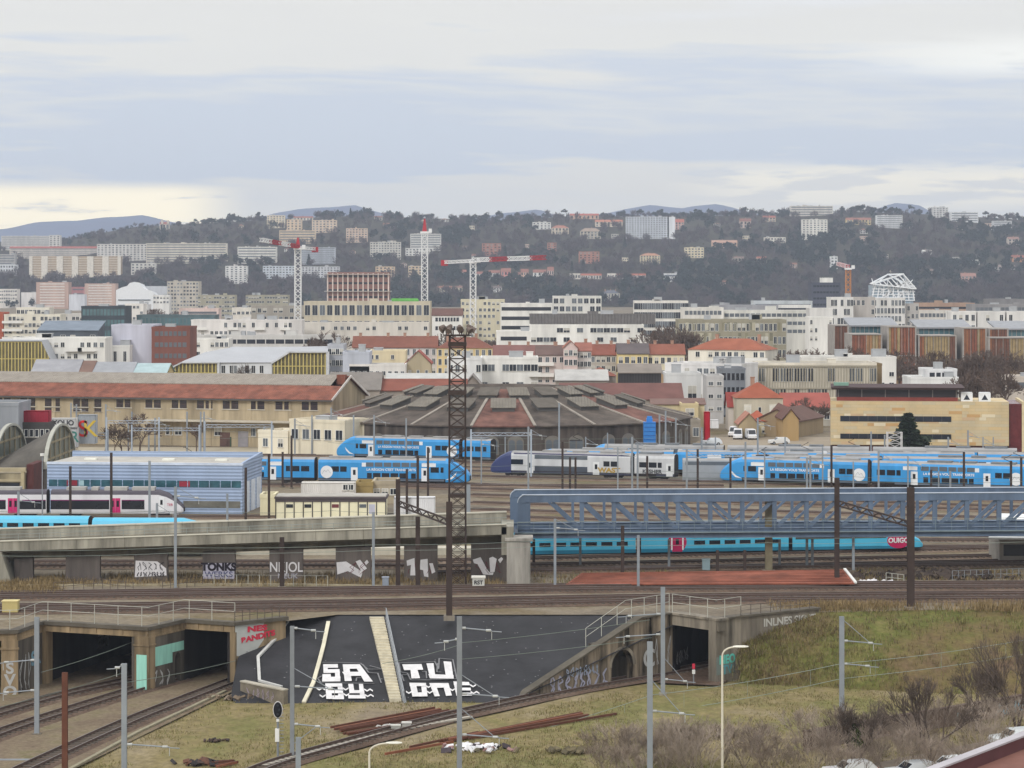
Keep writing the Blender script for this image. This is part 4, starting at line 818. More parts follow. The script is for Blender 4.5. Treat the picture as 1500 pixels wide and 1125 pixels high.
b = MB(); b.box(dw - 2, 9.4, RZ - 1.5, dw - .2, 10.8, RZ + .55); b.build('chimney', m_tile, dep_)
def depx(px): return (px + 140) / 624 * dw * 1.0
m_rw = mat((96, 72, 66), var=.2, rough=.5)
wp = MB(); wp.box(-.75, -.04, 0, .75, .06, 1.65, 0)
for k in range(-2, 3): wp.box(k * .25 - .03, -.07, .002, k * .25 + .03, .02, 1.648, 1)
wp.box(-.8, -.07, .8, .8, .02, .86, 1); wp.box(-.95, -.2, -.18, .95, .04, -.01, 2); wpm = wp.mesh('window', [m_win, m_rw, m_sill])
for k, cx in enumerate([-113, -76, -39, 10, 47, 83.5, 125.5, 157, 189, 231.5, 269, 306, 343, 380, 418, 455]):
    for o in (-.95, .95):
        if cx == 157 and o > 0: continue
        link('window', wpm, dep_, (depx(cx) + o, 0, 7.75))
        if 0 < cx < 165: link('window', wpm, dep_, (depx(cx) + o, 0, 6.75)).scale = (1, 1, .42)
for k in range(12): b = MB(); x = dw * k / 11.0; b.box(x - .25, -.12, -.2, x + .25, .04, H - .5); b.build('pilaster', m_och, dep_)
b = MB(); b.box(depx(226), -3.2, 5.15, depx(470), -.02, 5.45); b.build('canopy', mat((188, 180, 164), var=.14), dep_)
for px, w2, h2, mm in ((335, 2.2, 2.9, m_rw), (341, 1.0, 2.0, mat((70, 84, 66))), (361, 2.2, 3.2, mat((150, 146, 150)))): b = MB(); b.box(depx(px) - w2 / 2, -.08, 0, depx(px) + w2 / 2, .05, h2); b.build('door', mm, dep_)
put_windows(dep_, [(depx(x), 0, 2.2) for x in (255, 268, 325, 374, 390)], 1.6, 1.7)
# ================================================================ roundhouse
rhc = A(738, 620, 541); rhc.z = 0; rh = thing('roundhouse', 'polygonal brown roofed roundhouse with rows of roof monitors and arched windows', 'roundhouse', rhc)
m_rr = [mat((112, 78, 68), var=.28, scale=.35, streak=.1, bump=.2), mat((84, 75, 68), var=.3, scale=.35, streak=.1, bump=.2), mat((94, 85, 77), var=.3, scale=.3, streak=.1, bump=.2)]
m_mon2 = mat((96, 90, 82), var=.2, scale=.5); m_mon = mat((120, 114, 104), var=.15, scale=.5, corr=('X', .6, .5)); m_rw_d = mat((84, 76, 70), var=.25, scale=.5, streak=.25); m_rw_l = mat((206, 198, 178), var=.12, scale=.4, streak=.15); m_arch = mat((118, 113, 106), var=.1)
RO, RI, ZE, ZR = 38.0, 13.5, 6.3, 12.3; NF = 20; ap = RO / math.cos(math.pi / NF)
for k in range(NF):
    a0, a1 = 2 * math.pi * (k - .5) / NF - math.pi / 2, 2 * math.pi * (k + .5) / NF - math.pi / 2; am = (a0 + a1) / 2
    P = lambda a, r, z: Vector((r * math.cos(a), r * math.sin(a), z)); kk = k if k <= 10 else k - 20
    front = abs(kk) <= 5
    b = MB(); e = 1.012
    b.hexa([P(a0, ap * e, ZE - .15), P(a1, ap * e, ZE - .15), P(a1, RI, ZR - .15), P(a0, RI, ZR - .15), P(a0, ap * e, ZE + .1), P(a1, ap * e, ZE + .1), P(a1, RI, ZR + .1), P(a0, RI, ZR + .1)])
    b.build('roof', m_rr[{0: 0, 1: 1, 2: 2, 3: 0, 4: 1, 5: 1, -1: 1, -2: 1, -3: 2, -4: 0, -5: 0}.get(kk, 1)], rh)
    if front:
        b = MB(); b.bar(P(a1, ap * e, ZE + .2), P(a1, RI, ZR + .2), .55, .22); b.build('roof_rib', mat((150, 142, 132), var=.15), rh)
    for i in range(1):
        b = MB(); b.hexa([P(a0, RI, ZR - .2), P(a1, RI, ZR - .2), P(a1, RI - 4, ZR - 2), P(a0, RI - 4, ZR - 2), P(a0, RI, ZR + .1), P(a1, RI, ZR + .1), P(a1, RI - 4, ZR - 1.8), P(a0, RI - 4, ZR - 1.8)]); b.build('roof', m_rr[1], rh)
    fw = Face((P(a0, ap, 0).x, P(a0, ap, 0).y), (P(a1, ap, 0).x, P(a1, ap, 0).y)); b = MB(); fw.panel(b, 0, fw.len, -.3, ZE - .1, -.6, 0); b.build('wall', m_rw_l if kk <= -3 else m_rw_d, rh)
    if front:
        t = Vector((-math.sin(am), math.cos(am), 0)); n = Vector((math.cos(am), math.sin(am), 0)); sl_ = (ZR - ZE) / (ap - RI)
        zr = lambda r: ZE + (ap - r) * sl_
        for r0, r1, hw, da in ((29.0, 24.5, 2.2, 0), (20.5, 17.0, 1.75, math.pi / NF)):
            if da and kk == 5: continue
            n = Vector((math.cos(am + da), math.sin(am + da), 0)); t = Vector((-n.y, n.x, 0)); b = MB(); A0, A1 = n * r0, n * r1; z0, z1 = zr(r0) - .1, zr(r1) - .1
            for h0, h1, ex, mi in ((0, 1.1, 0, 1), (1.1, 1.26, .3, 0)):
                f = lambda h, q: [(q_.x, q_.y, zz + h * g_) for q_, zz, g_ in ((A0 + n * ex - t * (hw + ex), z0, .8), (A0 + n * ex + t * (hw + ex), z0, .8), (A1 - n * ex + t * (hw + ex), z1, 1.25), (A1 - n * ex - t * (hw + ex), z1, 1.25))]
                b.hexa(f(h0, 0) + f(h1, 0), mi)
            b.build('roof_monitor', [m_mon if (k + int(r0)) % 3 else m_mon2, m_framed], rh)
        if kk > -3:
            for c in (.3, .7):
                b = MB(); uc = fw.len * c; rr = 1.55
                pl = [fw.pt(uc + rr * math.cos(x), .05, 3.4 + rr * .7 * math.sin(x)) for x in [math.pi * j / 10 for j in range(11)]] + [fw.pt(uc - rr, .05, .8), fw.pt(uc + rr, .05, .8)]
                b.poly(pl, 0)
                for s in (-.75, .75):
                    pl = [fw.pt(uc + s + .6 * math.cos(x), .09, 3.2 + .5 * math.sin(x)) for x in [math.pi * j / 8 for j in range(9)]] + [fw.pt(uc + s - .6, .09, 1), fw.pt(uc + s + .6, .09, 1)]; b.poly(pl, 1)
                b.build('window', [m_arch, m_win2], rh)
        else: put_windows(rh, [tuple(fw.pt(fw.len * c, .02, 2.2)) for c in (.15, .38, .62, .85)], 1.5, 1.6, rz=fw.rz())
# ================================================================ blue metal hall
pa, pb = A(69, 752, 390), A(355, 752, 387); pa.z = pb.z = 0; hw_ = (pb - pa).length; hall = thing('metal_hall', 'pale blue ribbed metal hall with dark glazed strip', 'industrial hall', pa, math.radians(-6))
m_bl = mat((146, 163, 190), var=.07, scale=.25, streak=.05, rough=.55, spec=.35, corr=('Z', .5, .3)); m_bl2 = mat((150, 167, 194), var=.06, scale=.25, rough=.55, corr=('Z', .5, .3)); HH, HD = 7.25, 14.5
b = MB(); b.box(0, 0, -.2, hw_, HD, HH); b.build('wall', m_bl, hall); b = MB(); b.box(.3, .3, HH - .3, hw_ - .3, HD - .5, HH + .15); b.build('roof', mat((176, 172, 164), var=.15, scale=.3), hall)
b = MB(); b.box(-.05, HD - .5, HH - .1, hw_ + .1, HD + .05, HH + .95); b.build('back_parapet', m_bl2, hall)
b = MB(); b.hexa([(hw_ - .3, 0, HH - .2), (hw_ + .08, 0, HH - .2), (hw_ + .08, HD, HH - .2), (hw_ - .3, HD, HH - .2), (hw_ - .3, 0, HH + .25), (hw_ + .08, 0, HH + .25), (hw_ + .08, HD - .6, HH + .95), (hw_ - .3, HD - .6, HH + .95)]); b.build('side_parapet', m_bl2, hall)
b = MB(); b.box(-.05, -.1, HH - .1, hw_ + .1, .3, HH + .25); b.build('coping', mat((196, 206, 222)), hall)
b = MB(); b.box(.3, -.06, 3.9, hw_ - .2, .1, 4.9); o = b.build('window_band', mat((52, 92, 104), rough=.15, var=.35, scale=.6, spec=.6), hall); b = MB()
for k in range(1, 18): b.box(hw_ * k / 18 - .05, -.09, 3.9, hw_ * k / 18 + .05, .05, 4.9)
b.build('mullion', m_bl2, o)
for x0, x1, c in ((3.0, 4.6, (140, 46, 60)), (20, 21.6, (150, 50, 66)), (4.8, 5.6, (160, 190, 196))): b = MB(); b.box(x0, -.085, 4.0, x1, .02, 4.8); b.build('coloured_pane', mat(c, rough=.3), o)
b = MB(); b.box(hw_ * .7, -.06, .9, hw_ - .3, .1, 1.9); b.build('window_band', mat((110, 108, 100), rough=.3, var=.3), hall)
for k in range(3): b = MB(); b.box(hw_ - .05, 2 + 4.2 * k, 0, hw_ + .08, 5 + 4.2 * k, 4.6); b.build('door', mat((206, 212, 220)), hall)
for x in (4, 16, 24): b = MB(); b.box(x, 6, HH + .15, x + 1.8, 7.2, HH + .4); b.build('skylight', mat((220, 220, 210)), hall)
# ================================================================ vaulted concrete hall at the left edge
vh = thing('vaulted_hall', 'old concrete hall with two shell vault roofs and glazed arched ends', 'industrial hall', A(-40, 700, 428) * 1.0); vh.location.z = 0
m_sh = mat((92, 88, 82), var=.22, scale=.3, streak=.1); m_oldc = mat((150, 140, 116), var=.16, scale=.5, streak=.2)
def vxp(px): return (px + 40) * 428 / F
ox = vh.location.x
for k, xr in enumerate((-76.0, -84.4, -92.8)):
    x1 = xr - ox; x0 = x1 - 8.4; y0, y1, zs_ = 0.0, 28.0, 3.5
    arc = lambda x, rise: [(x, 14 - 14 * math.cos(t), zs_ + rise * math.sin(t)) for t in [math.pi * j / 20 for j in range(21)]]
    r1, r2 = arc(x1, 6.5), arc(x0 - (6 if k == 2 else 0), 1.6); b = MB(); b.faces(r1 + r2, [(j, j + 1, 21 + j + 1, 21 + j) for j in range(20)]); b.build('shell_roof', m_sh, vh, smooth=True)
    b = MB(); b.poly([(x1 - .15, y, z) for x, y, z in arc(0, 6.3)]); o = b.build('glazed_end', mat((98, 106, 100), rough=.3, var=.2), vh); b = MB()
    for j in range(1, 6): y = 28 * j / 6; b.box(x1 - .14, y - .18, zs_ - .3, x1 + .05, y + .18, zs_ + 6.3 * math.sqrt(max(0, 1 - ((y - 14) / 14) ** 2)))
    for z in (4.8, 7.4): hw2 = 14 * math.sqrt(1 - ((z - zs_) / 6.3) ** 2); b.box(x1 - .13, 14 - hw2, z, x1 + .03, 14 + hw2, z + .35)
    b.build('mullion', m_oldc, o); b = MB()
    for p_, q_ in zip(r1, r1[1:]): b.bar(Vector(p_) + Vector((0, 0, .1)), Vector(q_) + Vector((0, 0, .1)), .6, .4)
    b.build('arch_rim', mat((170, 170, 160), var=.1), vh)
b = MB(); b.box(-76 - ox - 30, .3, -.2, -76.3 - ox, 27.7, 3.45); b.build('wall', m_dirty, vh)
b = MB(); b.box(vxp(-70), -9, -.2, vxp(52), .2, 3.6); b.build('wall', m_oldc, vh); b = MB(); b.box(vxp(-70), -9.4, 3.9, vxp(53), -8.4, 4.5); b.box(vxp(-70), -9.3, 2.3, vxp(46), -8.95, 2.7); b.build('cornice', mat((170, 158, 130), var=.16), vh)
b = MB(); b.box(vxp(-70), -9.08, .5, vxp(44), -8.9, 2.1); b.build('window_band', m_win, vh); b = MB(); b.box(vxp(46), -9.3, 0, vxp(51), -8.6, 3.9); b.build('pier', mat((178, 166, 134), var=.12), vh)
b = MB(); b.box(vxp(53), -8.5, 0, vxp(63), 3, 5); b.build('side_block', mat((86, 48, 46), var=.2), vh)
# ================================================================ cabins, containers, small yard buildings
def cabin():
    t = thing('modular_cabin', 'row of cream modular cabins with dark framed panels', 'portable cabin', A(404, 761, 378.5)); t.location.z = .0
    w_ = 161 * 378.5 / F; b = MB(); b.box(0, 0, 0, w_, 5, 3.0); b.build('wall', mat((226, 220, 190), var=.06), t); b = MB(); b.box(-.2, -.25, 3.0, w_ + .2, 5.2, 3.25); b.box(-.1, -.12, 2.55, w_ + .1, 0, 2.98); b.build('roof', mat((84, 76, 78)), t); b = MB(); b.box(0, .1, 3.25, w_, 5, 3.4); b.build('roof_sheet', mat((172, 168, 160)), t)
    for k in range(13): b = MB(); x = w_ * k / 12; b.box(x - .07, -.06, .05, x + .07, 0, 2.55); b.build('frame_post', mat((70, 66, 66)), t)
    for k, c in ((1, m_win), (3, m_win), (6, mat((110, 60, 64))), (9, m_win2)): x = w_ * (k + .5) / 12; b = MB(); b.box(x - .5, -.04, 1.7, x + .5, .05, 2.2); b.build('window', c, t)
    b = MB(); x = w_ * 10.5 / 12; b.box(x - .45, -.04, .8, x + .45, .05, 2.2); b.build('door', mat((186, 186, 200)), t)
cabin()
t = bld('small cream cabin at the left end of the modular row', 381, 403, 729, 381, 5, (214, 206, 174), units=0, name='cabin', cat='portable cabin', rcol=(90, 84, 84))
def container(label, x0, x1, yt, D, z, h, col, wins=()):
    a, q = A(x0, yt, D), A(x1, yt, D); w_ = q.x - a.x; t = thing('container', label, 'container', (a.x, a.y, z)); b = MB(); b.box(0, 0, .0, w_, 2.5, h); b.build('body', mat(col, var=.07, streak=.08, corr=('X', .3, .5)), t); b = MB()
    for x in (0, w_ - .12): b.box(x - .02, -.06, 0, x + .14, .02, h + .02)
    b.box(-.02, -.06, h - .12, w_ + .02, .02, h + .03); b.build('corner_frame', mat(tuple(max(0, c - 30) for c in col)), t)
    if wins: put_windows(t, [(w_ * u, 0, h * .35) for u in wins], .9, .9, ('dark',))
    return t
a = A(441, 709, 400); container('white container with two small windows behind the cream cabins', 441, 520, 709, 400, 35 - (724 - 405) * 400 / F - 0.0, 1.75, (224, 220, 214), (.83, .92))
bld('ochre brick outbuilding behind the white container', 521, 546, 711, 403, 6, (150, 130, 84), units=0, name='outbuilding', cat='outbuilding', base=0)
bld('beige flat roofed outbuilding beside the dark catenary masts', 546, 582, 709, 405, 7, (172, 160, 138), units=0, name='outbuilding', cat='outbuilding', win=(3, 1, 1.0, 1.0, 2.4))
container('white container standing alone right of the cream cabins', 577, 637, 729, 378, 0, 3.2, (220, 220, 222))
bld('low cream house left of the roundhouse beside grey poles', 378, 422, 633, 520, 8, (222, 214, 194), D2=516, units=0, name='yard_house', cat='house', win=(2, 1, 1.3, 1.7, 4), rcol=(190, 184, 170))
bld('cream flat roofed yard house with tall windows left of the roundhouse', 424, 505, 617, 515, 10, (226, 216, 192), D2=509, units=1, name='yard_house', cat='house', win=(5, 1, 1.6, 2.0, 5), rcol=(190, 184, 170))
bld('grey metal box building at the left edge above the vaulted hall', -30, 27, 594, 470, 12, (150, 154, 160), units=0, name='shed', cat='shed')
container('dark red container building beside the grey metal box', 28, 72, 606, 475, 7.5, 3.2, (150, 42, 58)); bld('dark shed carrying the red container', 27, 73, 622.5, 474, 5, (74, 72, 70), units=0, name='shed', cat='shed', win=(6, 1, .7, 1.4, 3), mix=('dark',))
def gbox(label, x0, x1, yt, yb, D, col, words):
    z = 35 - (yb - 405) * D / F; h = (yb - yt) * D / F; t = container(label, x0, x1, yt, D, z, h, col); w_ = (x1 - x0) * D / F
    for k, (tx, c) in enumerate(words): text(tx, t, mat(c), (w_ * (.5 if len(words) == 1 else .3 + .4 * k), -.1, h * .5), h * .8, (math.radians(90), 0, 0), 'graffiti', 1.0, .03)
    return t
gbox('white graffiti covered container, upper one beside red container', 74, 111, 613, 626, 486, (206, 206, 204), [('XOUO', (50, 50, 56))]); gbox('white graffiti covered container under the upper one', 76, 113, 626.5, 655, 486.5, (204, 204, 206), [('EW', (70, 66, 110)), ('TR', (70, 130, 120))])
gbox('grey container with red and yellow graffiti patch', 114, 140, 608, 650, 489, (158, 164, 170), [('S', (210, 54, 48)), ('K', (210, 180, 70))])
# blue tower beside the roundhouse
t = thing('water_tower', 'bright blue metal tank tower right of the roundhouse', 'tank tower', A(943, 660, 505)); t.location.z = 0; m_b = mat((52, 124, 196), var=.08, rough=.5)
wd = 17.5 * 505 / F; b = MB(); b.box(0, 0, 0, wd, wd, 7.0); b.build('body', m_b, t); b = MB(); b.box(wd * .25, wd * .2, 7.0, wd * .75, wd * .8, 7.7); b.box(wd * .3, wd * .3, 7.7, wd * .7, wd * .7, 8.1); b.build('cap', m_b, t); b = MB()
for k in range(9): b.box(-.03, -.06, .4 + .8 * k, wd + .03, .0, .52 + .8 * k)
b.build('rib', mat((40, 100, 170)), t)
# ================================================================ sandstone building
sb_ = thing('sandstone_building', 'sandstone clad flat roofed building with two dark window strips', 'office building', A(1217, 660, 528)); sb_.location.z = 0; sb_.rotation_euler = (0, 0, math.radians(-6.6))
w_ = (1474 - 1217) * 528 / F; h = 35 - (587.5 - 405) * 528 / F; m_ss = mat((202, 178, 134), var=.1, scale=.25, brick=((190, 178, 150), (180, 160, 122), 2.6, .62)); b = MB(); b.box(0, 0, 1.2, w_, 18, h); b.build('wall', m_ss, sb_); b = MB(); b.box(.3, .5, -.2, w_ - .3, 17, 1.2); b.build('plinth', mat((96, 52, 46), var=.2), sb_)
rs = random.Random(8)
b = MB()
for k in range(46): x = rs.uniform(0, w_ - 3); z = 1.3 + .62 * rs.randint(0, int((h - 2) / .62)); b.box(x, -.012 - .0005 * k, z, x + rs.choice((1.3, 2.6)), .05, z + .6, rs.randint(0, 2))
b.build('stone_cladding', [mat((190, 154, 106), var=.08), mat((214, 202, 174), var=.06), mat((196, 168, 134), var=.08)], sb_)
for px0, px1, ya, yb in ((1231, 1391, 609, 617), (1231, 1391, 635, 642.5)):
    z0, z1 = 35 - (yb - 405) * 528 / F, 35 - (ya - 405) * 528 / F; xa, xb = (px0 - 1217) * 528 / F, (px1 - 1217) * 528 / F; b = MB(); b.box(xa, -.08, z0, xb, .1, z1); o = b.build('window_band', m_win, sb_); b = MB()
    for k in range(13): x = xa + (xb - xa) * k / 12; b.box(x - .05, -.11, z0, x + .05, 0, z1)
    b.build('mullion', m_framed, o)
b = MB(); b.box(1.2, 2, h, 25.3, 12, h + 2.3); o = b.build('penthouse', mat((58, 52, 54), var=.1, rough=.3), sb_); b = MB(); b.hexa([(.2, .6, h + 2.3), (26.2, .6, h + 2.3), (26.2, 13, h + 2.5), (.2, 13, h + 2.5), (.0, .2, h + 2.75), (26.6, .2, h + 2.75), (26.6, 13.5, h + 3.0), (.0, 13.5, h + 3.0)]); b.build('canopy_roof', mat((78, 62, 62)), sb_); b = MB(); b.box(1.2, 1.7, h, 25.3, 1.95, h + .75); b.build('rail_band', mat((130, 66, 58)), sb_)
b = MB()
for k in range(6): b.box(1.4 + 4.7 * k, 1.75, h + .75, 1.6 + 4.7 * k, 1.98, h + 2.3)
b.build('column', mat((120, 112, 108)), sb_); b = MB(); b.box(.6, 3, h + 3.0, 3.6, 5, h + 3.6); b.build('roof_unit', mat((122, 156, 140)), sb_)
for px in (1406, 1432): x = (px - 1217) * 528 / F; b = MB(); b.box(x, 2, h, x + 2.3, 4, h + 1.7); b.box(x + .1, 1.94, h + 1.7, x + 2.2, 4, h + 1.8); o = b.build('vent_box', mat((220, 222, 224)), sb_); b = MB(); b.poly([(x + .5, 1.98, h + .3), (x + 1.8, 1.98, h + .3), (x + 1.15, 1.98, h + 1.4)]); b.build('vent_opening', m_win, o)
b = MB(); b.box(w_ + .02, 1, -.2, w_ + 2.6, 18, h - .4); b.build('glass_wing', mat((100, 46, 46), rough=.25, var=.3, scale=.4), sb_); b = MB(); b.box(w_ + 2.6, .5, -.2, w_ + 3.1, 18, h + .1); b.build('end_wall', mat((210, 196, 160)), sb_)
# ================================================================ house and sheds right of the roundhouse
t = bld('two storey plaster house with orange hip roof', 1079, 1147, 583, 590, 11, (188, 180, 160), 'hip', 3.3, (150, 84, 62), units=1, name='house', cat='house', D2=590)
put_windows(t, [(2.5, 0, 4.0), (8.2, 0, 4.0)], 1.2, 1.9, ('blind', 'light')); put_windows(t, [(5.2, 0, 4.4)], .7, 1.3); b = MB()
for x in (2.5, 8.2): b.box(x - .85, -.05, 3.8, x + .85, 0, 6.3)
b.build('window_surround', mat((214, 210, 196)), t)
bld('pale gatehouse annex with small terracotta roof', 1097, 1126, 617, 575, 8, (206, 196, 160), 'hip', 2.2, (160, 86, 64), units=0, name='house', cat='house', win=(2, 1, .8, 1.3, 4))
bld('gatehouse with pinkish gable roof in front of the hip roofed house', 1083, 1111, 622, 568, 9, (170, 152, 120), 'gable_x', 2.4, (166, 118, 100), units=0, name='gatehouse', cat='gatehouse')
bld('red roofed lean-to left of the hip roofed house', 1067, 1079, 596, 598, 8, (196, 188, 180), 'gable', 3, (140, 62, 56), units=0, name='outbuilding', cat='outbuilding')
bld('low red roofed workshop behind bare shrubs beside the sandstone building', 1148, 1217, 597, 615, 14, (176, 170, 158), 'gable', 3.0, (150, 82, 72), units=0, name='workshop', cat='workshop', win=(6, 1, 1.3, 1.6, 4))
bld('tan shed with brown gable roof', 1147, 1170, 615, 560, 26, (176, 148, 104), 'gable_x', 2.2, (104, 74, 66), units=0, name='shed', cat='shed')
bld('long shed with dark brown roof and vertical boards', 1170, 1206, 617, 572, 10, (150, 132, 104), 'gable', 2.4, (98, 74, 66), units=0, name='shed', cat='shed', D2=590)
bld('yellowish flat roofed house with one white window', 998, 1023, 594, 590, 8, (202, 186, 146), units=0, name='house', cat='house', win=(1, 1, 1.9, 1.7, 3))
bld('grey stone yard building behind the blue trains', 1000, 1026, 618, 560, 8, (150, 142, 130), units=0, name='outbuilding', cat='outbuilding', win=(2, 1, 1.3, 1.9, 4.4), mix=('light',))
container('red metal cabinet tower beside the yard gate', 1032, 1040, 608, 562, 0, 6.0, (176, 30, 46)); container('white panel box by the yard gate', 1041, 1053, 612, 580, 1.5, 1.8, (226, 226, 226))
def portal(label, xa, xb, y, D):
    t = thing('gantry', label, 'gantry', A(xa, 0, D)); t.location.z = 0; e = A(xb, y, D) - t.location; z = e.z; b = MB()
    for dz in (0, .5): b.bar((0, 0, z - dz), (e.x, 0, z - dz), .1)
    n = int(e.x / .9)
    for k in range(n): b.bar((e.x * k / n, 0, z - .5 * (k % 2)), (e.x * (k + 1) / n, 0, z - .5 + .5 * (k % 2)), .06)
    b.build('beam', m_steelhi, t)
    for x in (0, e.x): b = MB(); b.box(x - .14, -.14, 0, x + .14, .14, z + .6); b.build('post', m_steelhi, t)
portal('grey gantry before the depot, wide one at left', 156, 233, 616, 505); portal('grey gantry before the depot, near twiggy trees', 193, 292, 627, 498); portal('grey gantry left of the cream yard houses', 300, 398, 622, 500); portal('grey gantry in front of the graffiti containers', 104, 158, 634, 495); portal('grey gantry over the tracks before the roundhouse', 690, 778, 634, 455); portal('grey gantry over the tracks below the hip roofed house', 1006, 1092, 664, 432)
# long terracotta roofed shelter between the tracks
sh = thing('platform_shelter', 'long low shelter with ribbed terracotta roof between the tracks', 'shelter', (0, 0, 0)); a, q, c, e = A(829, 857.5, 296), A(1252, 856, 294), A(1236, 836, 302), A(852, 841, 305)
b = MB(); b.hexa([a, q, c, e, a + Vector((0, 0, .15)), q + Vector((0, 0, .15)), c + Vector((0, 0, .15)), e + Vector((0, 0, .15))]); b.build('roof', mat((136, 80, 62), var=.32, scale=.35, streak=.05), sh); b = MB(); b.hexa([(a.x + .5, a.y + .4, -.2), (q.x - .5, q.y + .4, -.2), (c.x - .3, c.y - .3, -.2), (e.x + .3, e.y - .3, -.2), a + Vector((.5, .4, -.05)), q + Vector((-.5, .4, -.05)), c + Vector((-.3, -.3, -.05)), e + Vector((.3, -.3, -.05))]); b.build('wall', m_dirty, sh)
b = MB()
for k in range(1, 9): b.bar(a.lerp(e, k / 9) + Vector((.3, 0, .18)), q.lerp(c, k / 9) + Vector((-.3, 0, .18)), .12, .1)
b.build('roof_batten', mat((112, 66, 52), var=.3, scale=.4), sh)
b = MB(); b.bar(q + Vector((.1, 0, .2)), c + Vector((.1, 0, .2)), .3, .2); b.build('verge', m_frame, sh)
# white flat roof pavilion at the right edge
t = thing('pavilion', 'white roofed concrete pavilion at the right edge beyond the truss bridge', 'pavilion', A(1455, 823, 320)); t.location.z = 0; b = MB(); b.box(.9, .8, 0, 9, 8, 2.9); b.build('wall', mat((150, 144, 136), var=.15), t); b = MB(); b.hexa([(-.6, 0, 3.0), (10, -1, 3.0), (10, 12, 4.6), (3, 12, 4.8), (-.6, 0, 3.2), (10, -1, 3.2), (10, 12, 4.9), (3, 12, 5.1)]); b.build('roof', mat((224, 224, 222)), t); b = MB(); b.box(1.4, .74, .9, 4.4, .9, 2.3); b.build('window', m_win, t)
# ================================================================ nearer town behind the yard
RED = (122, 78, 64); DRED = (104, 76, 68); BRN = (104, 84, 78); GRY = (150, 150, 148); WHT = (226, 224, 218); CRM = (214, 204, 176); PNK = (212, 190, 180); PAL = (204, 200, 194)
def shed(label, x0, x1, yt, D, dep=20, wall=(150, 140, 130), roof='gable', rh=4, rcol=RED, **k): return bld(label, x0, x1, yt, D, dep, wall, roof, rh, rcol, units=k.pop('units', 0), name='shed', cat='shed', **k)
shed('white corrugated factory roof rising behind the roundhouse', 566, 660, 563, 625, 16, rh=2.2, rcol=(182, 182, 178)); shed('bright red roofed shed directly behind the roundhouse', 552, 682, 572, 598, 16, rh=2.2, rcol=(128, 76, 62))
shed('grey patched roof shed between depot and roundhouse', 482, 556, 571, 596, 18, rh=3.5, rcol=(126, 120, 114)); shed('grey gabled roof poking above the red shed', 680, 704, 566, 612, 14, roof='gable_x', rh=2.5, rcol=(140, 134, 128))
shed('long dark red roofed shed right behind the roundhouse', 822, 1000, 585, 600, 18, rh=3.2, rcol=(110, 76, 70)); shed('brown roofed long shed with cream wall by the yellow house', 955, 1032, 592, 596, 9, wall=(196, 184, 150), rh=1, rcol=(120, 96, 88))
shed('white sawtooth skylight roof behind the brown shed', 815, 890, 557, 640, 14, rh=2.2, rcol=(176, 174, 170)); shed('small red pyramid roof beside white skylights', 858, 902, 551, 650, 12, roof='hip', rh=2.0, rcol=(130, 80, 66))
t = shed('black boarded clerestory tower with grey gable roof', 907, 968, 546, 615, 9, wall=(66, 64, 64), roof='gable', rh=1.8, rcol=(132, 124, 116), below=0); b = MB()
for k in range(16): b.box(t['w'] * k / 15 - .06, -.08, t['h'] - 4.2, t['w'] * k / 15 + .06, 0, t['h'] - .2)
b.build('louvre', mat((48, 46, 48)), t); b = MB(); b.box(t['w'] + .02, 0, 0, t['w'] + .6, 9, t['h'] - .4); b.build('end_wall', mat((176, 150, 116)), t)
# grey workshop roofs on the left
for k, (x0, x1, c) in enumerate(((46, 112, (150, 150, 154)), (108, 132, (120, 96, 86)), (130, 192, (150, 152, 156)), (182, 242, (164, 184, 186)))): shed(['grey gable workshop roof with ochre gable end', 'rusty patched workshop roof between grey roofs', 'second grey workshop roof with ochre gable end', 'pale teal workshop roof beside the folded white building'][k], x0, x1, 548, 610, 16, wall=(190, 170, 120), rh=3.0 - .3 * k, rcol=c)
# folded white building with yellow slat facades
m_slat = mat((196, 180, 112), var=.1); m_slatd = mat((112, 104, 76), var=.3, scale=.3); m_wr = mat((172, 174, 178), var=.05, scale=.2)
def slats(parent, pts, y, name='slat_screen', n=None, rails=3):
    """vertical slats filling a polygon outline (x,z) given as top line function"""
    (x0, x1, top, z0) = pts; b = MB(); n = n or int((x1 - x0) / .95)
    for k in range(n): x = x0 + (x1 - x0) * (k + .5) / n; b.box(x - .13, y - .3, z0, x + .13, y, max(z0 + .1, top(x)))
    for k in range(rails + 1): z = z0 + (max(top(x0), top(x1)) - z0) * k / rails; xs = [x for x in np.linspace(x0, x1, 40) if top(x) >= z - .1]; b.box(min(xs), y - .2, z - .12, max(xs), y - .05, z + .12) if xs else None
    b.build(name, m_slat, parent); b = MB(); N = 16
    for k in range(N): a, q = x0 + (x1 - x0) * k / N, x0 + (x1 - x0) * (k + 1) / N; b.hexa([(a, y, z0), (q, y, z0), (q, y + .1, z0), (a, y + .1, z0), (a, y, max(z0, top(a))), (q, y, max(z0, top(q))), (q, y + .1, max(z0, top(q))), (a, y + .1, max(z0, top(a)))])
    b.build('glazing', m_slatd, parent)
D0 = 690; sc = D0 / F; fx = lambda px: (px - 225) * sc; fz = lambda py: 35 - (py - 405) * sc
fb = thing('folded_roof_building', 'white folded roof building with yellow slatted facades', 'office building', A(225, 560, D0)); fb.location.z = 0
ys = 16.0
b = MB(); z2 = lambda py: 35 - (py - 405) * (D0 + ys) / F; X2 = lambda px: ((px - 750) * (D0 + ys) / F) - fb.location.x
